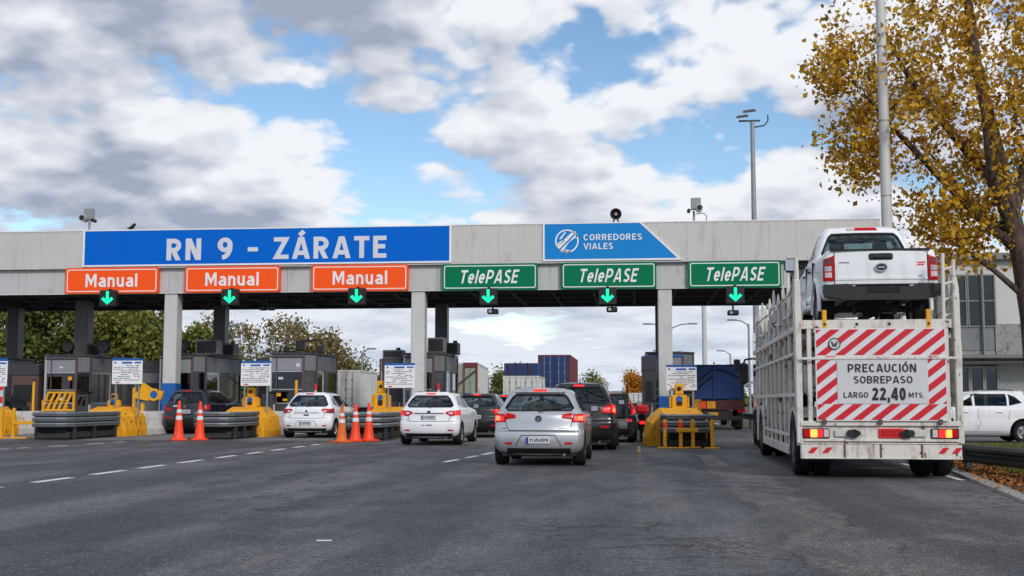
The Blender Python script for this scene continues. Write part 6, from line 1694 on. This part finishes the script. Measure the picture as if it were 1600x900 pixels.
# blue tarpaulin lorry on the right
o = thing('tarpaulin_lorry', 'lorry with a blue tarpaulin body and maroon tail left of the car carrier', 'lorry', (3.42, 51.7, 0), radians(-1))
MB().box(-1.27, 0, 1.30, 1.27, 9.5, 2.78, .04).build('tarpaulin_body', 'tarp', o)
for x in (-1.22, -.02, 1.22): MB().box(x - .04, -.03, 1.28, x + .04, .0, 2.80, .008).build('rear_post', 'cblue', o)
MB().box(-1.27, -.035, 2.74, 1.27, .02, 2.80, .01).build('top_rail', 'cblue', o)
for a, b in (((-1.2, 1.5), (-.05, 2.6)), ((-1.0, 1.4), (-.05, 2.3)), ((.1, 2.6), (1.1, 2.2))): MB().tube([(a[0], -.03, a[1]), ((a[0] + b[0]) / 2, -.04, (a[1] + b[1]) / 2 + .08), (b[0], -.03, b[1])], .03, 6).build('tarpaulin_rope', 'p_navy', o)
MB().box(-1.27, -.03, .86, 1.27, .3, 1.27, .02).build('tailboard', 'maroon', o)
for x0, x1, mt in ((-1.2, -.75, 'yellow'), (-.72, -.35, 'cone'), (-.3, .05, 'yellow')): MB().box(x0, -.045, .92, x1, -.028, 1.22, .006).build('hazard_plate', mt, o)
MB().box(.15, -.045, .98, 1.15, -.028, 1.2, .006).build('tail_panel', 'maroon', o)
chassis(o, -1.27, 1.27, .05, 10, .85); lorry_cab(o, -1.2, 1.2, 10, 2.7, 'cblue'); MB().box(-.25, -.06, .62, .15, -.03, .75, .006).build('number_plate', 'yellow', o)
o = thing('box_lorry', 'white box lorry far ahead below the orange tree', 'lorry', (.75, 118, 0))
container(o, -1.25, 0, 1.1, 1.25, 8, 3.3 - 1.2, 'cwhite'); chassis(o, -1.25, 1.25, 0, 9, 1.1)
o = thing('box_lorry', 'tall white lorry in the far distance above the grey SUV', 'lorry', (-4.6, 150, 0))
container(o, -1.2, 0, 1.1, 1.2, 8, 3.75, 'cwhite'); chassis(o, -1.2, 1.2, 0, 9, 1.1)
# ------------------------------------------------------------------ motorcycle
mx, my = .24, 37.0
mc = thing('motorcycle', 'black motorcycle with red top box right of the small grey SUV', 'motorcycle', (mx, my, 0))
for yy in (.0, 1.35):
    ty, rm = wheel_meshes(.30, .12, 'alloy'); w_ = link('wheel', ty, mc); w_.location = (0, yy, .30); link('rim', rm, w_)
MB().box(-.20, -.40, .84, .20, -.05, 1.12, .07).build('top_box', 'platered', mc)
for s in (-1, 1): MB().box(s * .30 - .12, -.30, .42, s * .30 + .12, .25, .80, .08).build('pannier', 'black', mc)
MB().tube([(0, -.1, .72), (0, .2, .74), (0, .55, .72), (0, .85, .82)], [.10, .14, .13, .08], 10).build('seat', 'blackmatte', mc, 50)
MB().tube([(0, .6, .80), (0, .85, .92), (0, 1.05, .85)], [.10, .16, .08], 10).build('fuel_tank', 'p_black', mc, 50)
MB().box(-.15, .35, .3, .15, .85, .62, .05).build('engine', 'carrierdk', mc)
MB().tube([(-.36, .95, 1.08), (-.15, 1.08, 1.06), (.15, 1.08, 1.06), (.36, .95, 1.08)], .02, 6).build('handlebar', 'black', mc)
MB().tube([(.0, 1.05, 1.05), (0, 1.35, .30)], .05, 8).build('front_fork', 'grey', mc)
MB().box(-.09, -.30, .52, .09, -.24, .62, .02).build('tail_lamp', 'brake', mc)
for s in (-1, 1): MB().box(s * .40 - .06, .98, 1.2, s * .40 + .06, 1.0, 1.28, .015).build('mirror', 'black', mc)
# ------------------------------------------------------------------ poles and lamps
def mast(X, Y, h, label):
    o = thing('floodlight_mast', label, 'floodlight mast', (X, Y, 0))
    MB().cyl((0, 0, 0), (0, 0, h), .22, .13, 14).build('pole', 'grey', o, 40)
    MB().box(-.1, -.1, h - .1, .1, .1, h + .06, .02).build('collar', 'boothdark', o)
    MB().box(-.85, -.05, h + .02, .5, .05, h + .12, .01).build('crossarm', 'boothdark', o)
    for x, dz, w_ in ((-.62, .14, .75), (-.18, .48, .8)):
        f_ = MB(); f_.add([(x - w_ / 2, -.5, h + dz - .02), (x + w_ / 2, -.5, h + dz + .06), (x + w_ / 2, .3, h + dz + .30), (x - w_ / 2, .3, h + dz + .22), (x - w_ / 2 + .08, -.45, h + dz + .16), (x + w_ / 2 - .08, -.45, h + dz + .24), (x + w_ / 2 - .08, .25, h + dz + .42), (x - w_ / 2 + .08, .25, h + dz + .34)],
              [(0, 1, 2, 3), (7, 6, 5, 4), (0, 4, 5, 1), (1, 5, 6, 2), (2, 6, 7, 3), (3, 7, 4, 0)])
        f_.build('floodlight', 'boothdark', o)
    MB().tube([(.1, 0, h - .35), (.75, 0, h - .25), (.98, 0, h + .05), (.98, 0, h + .42)], .045, 6).build('side_bracket', 'boothdark', o)
    return o
mast(7.63, 75, 18.9, 'tall floodlight mast with two lamps rising behind the canopy')
o = thing('utility_pole', 'tall white pole in front of the yellow tree', 'pole', (5.95, 28.3, 0))
MB().cyl((0, 0, 0), (0, 0, 13.5), .145, .10, 18).build('pole', 'column', o, 40)
MB().cyl((0, 0, 0), (0, 0, .25), .22, .2, 18).build('foot', 'concrete', o)
for z in (6.0, 7.8, 9.6): MB().cyl((0, 0, z), (0, 0, z + .04), .138 - z * .002, n=18).build('band', 'grey', o)
def lamp(X, Y, h, arm, label, both=False):
    o = thing('street_lamp', label, 'street lamp', (X, Y, 0), group='distant street lamps')
    MB().cyl((0, 0, 0), (0, 0, h), .11, .07, 10).build('pole', 'grey', o, 40)
    for s in ((1, -1) if both else (1,)):
        a = arm * s
        MB().tube([(0, 0, h - .3), (a * .12, 0, h), (a * .5, 0, h + .25), (a, 0, h + .3)], .05, 8).build('arm', 'grey', o, 50)
        MB().box(a - .35, -.12, h + .24, a + .35, .12, h + .36, .04).build('lamp_head', 'grey', o)
lamp(-20.9, 90, 5.0, .75, 'curved street lamp behind the cones, left of the cream lorry')
lamp(2.9, 95, 7.1, 1.8, 'double armed street lamp between the right column and thin pole', True)
lamp(8.4, 88, 6.9, -1.2, 'street lamp just left of the car carrier')
lamp(9.6, 120, 6.0, -1.0, 'small far street lamp left of the car carrier')
lamp(-29.5, 82, 6.4, 1.4, 'pale curved street lamp among the trees')
o = thing('utility_pole', 'thin grey pole rising behind the blue tarpaulin lorry', 'pole', (5.3, 90, 0))
MB().cyl((0, 0, 0), (0, 0, 12), .20, .16, 12).build('pole', 'column', o, 40); MB().cyl((0, 0, 0), (0, 0, .4), .3, .28, 12).build('foot', 'concrete', o)

# ------------------------------------------------------------------ guardrail on the right
def guardrail(name, pts, z0, label):
    o = thing(name, label, 'guardrail', (pts[len(pts) // 2][0], pts[len(pts) // 2][1], 0))
    prof = [(-.155, 0), (-.145, .03), (-.10, .075), (-.055, .075), (-.02, .01), (.02, .01), (.055, .075), (.10, .075), (.145, .03), (.155, 0)]
    for i in range(len(pts) - 1):
        a, b = Vector(pts[i]), Vector(pts[i + 1]); t_ = (b - a).normalized(); n_ = Vector((-t_.y, t_.x))
        if n_.x > 0: n_ = -n_
        m = MB(); P = []
        for q, e in ((a, -.06), (b, .06)):
            q = q + t_ * e
            off = .004 * (i % 2)
            P += [(q.x + n_.x * (d + off), q.y + n_.y * (d + off), z0 + .155 + z) for z, d in prof]
        k = len(prof); m.add(P, [(j, j + 1, k + j + 1, k + j) for j in range(k - 1)]); m.build('rail_beam', 'guard', o, world=True)
        MB().box(a.x - n_.x * .02 - .05, a.y - .05, -.1, a.x - n_.x * .02 + .07, a.y + .05, z0 + .28, .01).build('post', 'guard', o, world=True)
    return o
guardrail('guardrail', [(7.4, 10.0), (6.95, 13.0), (6.55, 15.8), (6.15, 18.4), (5.72, 21.4), (5.95, 24.5), (6.05, 28.0), (6.0, 32.0), (5.9, 36), (5.8, 40)], .16, 'dark weathered guardrail along the right verge')
guardrail('guardrail', [(5.6, 52), (5.5, 58), (5.4, 64), (5.4, 70), (5.4, 78)], .36, 'pale guardrail behind the tarpaulin lorry')

# ------------------------------------------------------------------ building at right
bd = thing('yard_building', 'white two storey yard building with grey window bays at right edge', 'building', (18.0, 55, 0))
M['bwall'] = paint('building_white', rgb(198, 198, 195), .7, dirt=.2, scale=.6); M['bgrey'] = paint('building_grey', rgb(122, 126, 128), .6, dirt=.3, scale=.8)
M['bstone'] = paint('building_rubble', rgb(150, 148, 146), .8, dirt=.7, dirtcol=rgb(70, 68, 68), scale=2.2, streak=False)
def bw(nm, mt, x0, y0, z0, x1, y1, z1, b=.01, par=None): return MB().box(x0, y0, z0, x1, y1, z1, b).build(nm, mt, par or bd, world=par is None)
bw('wall', 'bwall', 14.3, 55.3, 0, 26, 63, 7.6); bw('roof', 'bgrey', 14.0, 54.9, 7.6, 26.3, 63.3, 7.9)
bw('wall_panel', 'bgrey', 14.4, 55.2, 3.5, 16.15, 55.32, 4.55); bw('wall_panel', 'bstone', 14.4, 55.18, 2.95, 16.15, 55.3, 3.48); bw('wall_panel', 'bstone', 16.2, 55.18, 2.95, 18.3, 55.3, 4.7)
for z0, z1 in ((4.6, 6.9), (.5, 2.75)):
    for k in range(3):
        x0 = 14.45 + k * .62
        w_ = bw('window', 'boothglass', x0, 55.22, z0, x0 + .54, 55.25, z1, 0)
        fr = MB().ring([(x0 - .03, z0 - .05), (x0 + .57, z0 - .05), (x0 + .57, z1 + .05), (x0 - .03, z1 + .05)], [(x0 + .03, z0 + .02), (x0 + .51, z0 + .02), (x0 + .51, z1 - .02), (x0 + .03, z1 - .02)], 55.15, 55.29)
        fr.box(x0 + .03, 55.17, (z0 + z1) / 2 - .03, x0 + .51, 55.23, (z0 + z1) / 2 + .03)
        fr.v = [(x - 18.0, y - 55, z) for x, y, z in fr.v]; fr.build('window_frame', 'bgrey' if z0 > 3 else 'bwall', w_)
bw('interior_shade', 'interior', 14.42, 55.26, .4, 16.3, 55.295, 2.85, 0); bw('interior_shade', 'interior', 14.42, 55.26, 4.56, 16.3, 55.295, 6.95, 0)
bw('downpipe', 'bgrey', 15.62, 55.0, 2.9, 15.72, 55.1, 7.5)
aw = bw('awning_beam', 'booth', 13.8, 53.6, 3.10, 26, 53.75, 3.26); bw('awning_beam', 'boothdark', 13.8, 53.4, 2.85, 26, 53.52, 2.96); bw('awning_deck', 'booth', 13.8, 53.76, 3.12, 26, 55.15, 3.24)

# ------------------------------------------------------------------ trees
def bark_mat(name, c0, c1):
    t = NT(name); v = t.world((1, 1, .35)); n = t.noise(v, 9, 6, .65)
    t.color(t.mix(t.ramp(n, .35, .7), c0, c1)); t.rough(.9); t.bump(n, .9, .04); return t.m
M['bark'] = bark_mat('bark_brown', rgb(56, 46, 40), rgb(104, 88, 76)); M['barkpale'] = bark_mat('bark_pale', rgb(150, 142, 130), rgb(206, 200, 188))
M['leafgold'] = leafcol_mat('autumn_leaves', [rgb(98, 96, 36), rgb(150, 124, 34), rgb(206, 156, 36), rgb(236, 192, 70), rgb(160, 104, 34), rgb(120, 78, 32)], .35)
M['leafdark'] = leafcol_mat('dark_green_leaves', [rgb(52, 66, 32), rgb(84, 98, 46), rgb(118, 124, 56), rgb(66, 80, 40)], .2)
M['leafmid'] = leafcol_mat('olive_leaves', [rgb(70, 84, 38), rgb(104, 112, 50), rgb(136, 132, 62), rgb(82, 94, 46)], .2)
M['leaftan'] = leafcol_mat('tan_leaves', [rgb(88, 88, 52), rgb(126, 112, 66), rgb(140, 122, 74), rgb(104, 98, 58)], .2)
M['leaforange'] = leafcol_mat('orange_leaves', [rgb(176, 112, 40), rgb(204, 138, 50), rgb(190, 120, 36), rgb(150, 98, 44)], .2)
def grow(rng, limbs, attract, r_tip=.012, k=1.0):
    """skeleton: explicit limbs [(pts, r0, r1)] and twigs to attraction points; returns tubes and twig lines"""
    nodes, rad, tubes, twigs = [], [], [], []
    for pts, r0, r1 in limbs:
        P = [Vector(p) for p in pts]; n = len(P); rs = [r0 + (r1 - r0) * i / (n - 1) for i in range(n)]
        tubes.append((P, rs))
        for i in range(n - 1):
            for t in np.linspace(0, 1, 6)[1:]: nodes.append(tuple(P[i].lerp(P[i + 1], t))); rad.append(rs[i] + (rs[i + 1] - rs[i]) * t)
    nodes = np.array(nodes); rad = np.array(rad); c = np.array(limbs[0][0][0])
    order = np.argsort([np.linalg.norm(a - nodes, axis=1).min() for a in attract])
    for i in order:
        a = attract[i]; d = np.linalg.norm(nodes - a, axis=1) + .6 * np.maximum(0, nodes[:, 2] - a[2] + .1)
        j = d.argmin(); p0 = Vector(nodes[j]); p1 = Vector(a); L = (p1 - p0).length
        if L < .05: continue
        r0 = min(rad[j] * .62, (.012 + .02 * L) * k); mid = p0.lerp(p1, .5) + Vector(rng.normal(0, .08 * L, 3)) + Vector((0, 0, .08 * L))
        q1, q3 = p0.lerp(mid, .55) + Vector(rng.normal(0, .03 * L, 3)), mid.lerp(p1, .5) + Vector(rng.normal(0, .03 * L, 3))
        P = [p0, q1, mid, q3, p1]; rs = [r0, r0 * .85, r0 * .7, r0 * .5, r_tip * .6]
        tubes.append((P, rs)); twigs.append(P)
        nodes = np.vstack([nodes, [tuple(v) for v in P[1:]]]); rad = np.append(rad, rs[1:])
    return tubes, twigs
def leaves(rng, twigs, per, spread, size, name, mat, parent, droop=.2, n_extra=None, tintf=None):
    P = []; c_id = []
    for ti, tw_ in enumerate(twigs):
        P_ = np.array([tuple(v) for v in tw_]); n = rng.poisson(per)
        t = 1 + 3 * rng.random(n) ** .6; i = np.minimum(t.astype(int), 3); f = (t - i)[:, None]
        p = P_[i] * (1 - f) + P_[i + 1] * f + rng.normal(0, spread, (n, 3)) - [0, 0, droop * spread]
        P.append(p); c_id += [ti] * n
    P = np.vstack(P); n = len(P); L = parent.location; P = P - np.array([L.x, L.y, L.z])
    d = rng.normal(0, 1, (n, 3)); d[:, 2] -= .4; d /= np.linalg.norm(d, axis=1)[:, None]
    s = rng.normal(0, 1, (n, 3)); s -= d * (s * d).sum(1)[:, None]; s /= np.linalg.norm(s, axis=1)[:, None]
    sz = size * rng.uniform(.45, 1.4, n)[:, None]
    up = np.cross(d, s) * sz * .18
    ct_ = rng.random(len(twigs)); tint = np.clip(.45 * ct_[np.array(c_id)] + .55 * rng.random(n), 0, 1)
    return tri_cloud(name, P, -d * sz * .5, s * sz * .36 + up, d * sz * .55, tint, mat, parent, D=-s * sz * .36 + up)
def wood(tubes, name, mat, parent, nmin=5):
    m = MB()
    for P, rs in tubes: m.tube(P, rs, 12 if rs[0] > .1 else (6 if rs[0] > .03 else 4))
    L = parent.location; m.v = [(x - L.x, y - L.y, z - L.z) for x, y, z in m.v]
    return m.build(name, mat, parent, 70)
def ellipsoid_pts(rng, n, c, r, shell=.35, clump=0):
    out = []
    while len(out) < n:
        v = rng.normal(0, 1, 3); v /= np.linalg.norm(v); rr = (shell + (1 - shell) * rng.random()) ** .6
        k = .80 + .34 * mnoise.noise(Vector(v * 2.2) + Vector((c[0], c[1], 0)))
        out.append(np.array(c) + v * rr * k * np.array(r))
    return out
def tree(X, Y, h, rx, label, leafm, barkm='bark', n=70, per=70, size=.28, seed=1, crown0=.22, group='trees behind the toll plaza', spread=.42, bare=0, kr=1.0):
    rng = np.random.default_rng(seed)
    o = thing('tree', label, 'tree', (X, Y, -.05), group=group)
    zc = h * (1 + crown0) / 2; rz = h * (1 - crown0) / 2
    tr = [(X, Y, -.1), (X + rng.normal(0, .15), Y, h * .22), (X + rng.normal(0, .3), Y + rng.normal(0, .3), h * .5), (X + rng.normal(0, .4), Y, h * .82)]
    limbs = [(tr, .028 * h + .03, .03)]
    for k in range(5):
        a = 2 * pi * k / 5 + rng.random(); z0 = h * (.2 + .08 * k)
        limbs.append(([(X, Y, z0), (X + .4 * rx * cos(a), Y + .4 * rx * sin(a), z0 + .14 * h), (X + .75 * rx * cos(a), Y + .75 * rx * sin(a), z0 + .30 * h)], .012 * h + .02, .03))
    at = ellipsoid_pts(rng, n, (X, Y, zc), (rx, rx, rz))
    tubes, twigs = grow(rng, limbs, at, k=kr)
    wood(tubes, 'trunk', barkm, o)
    tw2 = twigs if not bare else [t for i, t in enumerate(twigs) if i % bare]
    leaves(rng, tw2, per, spread, size, 'crown', leafm, o)
    return o
BG = [(-47, 84, 11.0, 5.0, 'dark green tree at the far left edge', 'leafdark'), (-43.5, 72, 7.2, 3.4, 'olive green tree between the two left dark columns', 'leafmid'), (-40.5, 82, 11.0, 4.6, 'tall dark green tree behind the far left booth', 'leafdark'),
      (-36.2, 80, 9.6, 4.0, 'dark green tree left of the tall white column', 'leafdark'), (-33.0, 74, 7.6, 3.0, 'olive tree just left of the tall white column', 'leafmid'), (-32.5, 86, 7.0, 2.8, 'green tree right of the tall white column', 'leafmid')]
for i, (x, y, h, r, lb, lm) in enumerate(BG): tree(x, y, h, r, lb, lm, n=110, per=130, seed=20 + i, size=.30)
tree(-35.0, 99, 9.6, 4.2, 'tan leaved tree with pale bare branches behind the dark SUV', 'leaftan', 'barkpale', 80, 62, .28, 41, bare=3, kr=2.2)
tree(-30.0, 100, 9.4, 4.2, 'tan leaved tree with pale limbs behind the second notice board', 'leaftan', 'barkpale', 80, 62, .28, 42, bare=3, kr=2.2)
tree(-26.2, 98, 7.9, 3.4, 'golden olive tree sloping down right of the tan trees', 'leaftan', 'barkpale', 70, 60, .28, 43)
tree(-24.8, 104, 5.9, 2.2, 'half bare small tree above the first white hatchback', 'leafmid', 'bark', 40, 26, .26, 44)
tree(-23.2, 108, 4.2, 2.4, 'low dark bush tree left of the curved street lamp', 'leafdark', n=45, per=60, seed=45)
tree(-20.2, 112, 4.6, 2.6, 'low green tree behind the curved street lamp', 'leafmid', n=45, per=60, seed=46)
tree(-12.4, 118, 4.6, 2.3, 'green tree between the pale and the red container lorries', 'leafmid', n=50, per=60, seed=47)
tree(-11.0, 130, 5.2, 2.2, 'olive tree touching the low white container', 'leaftan', n=50, per=60, seed=48)
tree(-5.2, 150, 5.2, 1.6, 'small olive tree right of the red container', 'leafmid', n=30, per=50, seed=49)
tree(.55, 150, 5.3, 2.6, 'round orange autumn tree left of the right-hand column', 'leaforange', n=70, per=80, seed=50, crown0=.12)
tree(10.5, 140, 6.0, 3.5, 'green tree between the blue lorry and the car carrier', 'leafmid', n=60, per=60, seed=51)
tree(8.0, 120, 4.0, 2.4, 'low green bush beyond the blue lorry', 'leafmid', n=45, per=60, seed=52, crown0=.05)
# far wood on the horizon
rng = np.random.default_rng(77); n = 16000
xx = rng.uniform(-260, 260, n); P = np.stack([xx, 300 + rng.uniform(0, 14, n), rng.random(n) ** .7 * (3.4 + 1.6 * np.sin(xx * .11) + 1.2 * np.sin(xx * .37))], 1)
d = rng.normal(0, .8, (n, 3)); s = rng.normal(0, .8, (n, 3))
tag(tri_cloud('far_wood', P, -d, s, d, rng.random(n), 'leafdark', D=-s), 'low dark line of woodland along the horizon', 'wood', kind='stuff')
# big autumn tree in the right foreground
X, Y = 9.0, 29.2
ft = thing('tree', 'large autumn tree with golden brown leaves at the right edge', 'tree', (X, Y, 0), group='trees at the right verge')
limbs = [([(X + .62, Y, -.1), (X + .54, Y, 1.5), (X + .44, Y, 3.2), (X + .26, Y, 4.6), (X - .02, Y, 6.0), (X - .3, Y, 7.6), (X - .6, Y + .1, 9.4), (X - .75, Y + .2, 11.5)], .35, .10),
         ([(X + .2, Y, 4.8), (X - .6, Y - .1, 5.5), (X - 1.6, Y - .1, 6.6), (X - 2.6, Y, 7.8), (X - 3.3, Y, 8.7)], .15, .03),
         ([(X - .15, Y, 6.2), (X - .8, Y + .2, 7.2), (X - 1.5, Y + .3, 8.2), (X - 2.2, Y + .5, 9.4), (X - 2.7, Y + .6, 10.6)], .15, .03),
         ([(X - .05, Y, 5.4), (X + .5, Y + .1, 7.0), (X + .9, Y, 8.6), (X + 1.0, Y, 10.5)], .20, .05),
         ([(X + .28, Y, 4.4), (X + 1.2, Y, 5.6), (X + 2.4, Y, 6.8), (X + 3.4, Y, 8.0)], .16, .03),
         ([(X, Y, 5.0), (X - .6, Y + 1.4, 6.4), (X - 1.2, Y + 2.6, 7.8)], .13, .03), ([(X, Y, 5.2), (X - .8, Y - 1.3, 6.6), (X - 1.2, Y - 2.2, 8.2)], .12, .03),
         ([(X + .38, Y, 3.6), (X - .4, Y - .1, 4.3), (X - 1.2, Y - .15, 4.9), (X - 1.9, Y - .2, 5.1)], .085, .02)]
rng = np.random.default_rng(5)
at = ellipsoid_pts(rng, 440, (X - .6, Y + .3, 9.0), (5.0, 3.8, 4.6), .2)
at += ellipsoid_pts(rng, 95, (X - 1.6, Y, 5.4), (2.4, 1.6, 1.5), .1) + ellipsoid_pts(rng, 55, (X - 3.5, Y, 7.2), (.9, 1.2, 1.7), .1) + ellipsoid_pts(rng, 40, (X - 3.9, Y, 9.4), (.8, 1.5, 1.2), .1)
at = [a for a in at if a[2] > 3.9 and (a[0] > X - 2.2 or a[2] > 6.35 + .4 * rng.random())]
tubes, twigs = grow(rng, limbs, at, .006)
wood(tubes, 'trunk', 'bark', ft)
leaves(rng, twigs, 30, .19, .135, 'crown', 'leafgold', ft, .5)
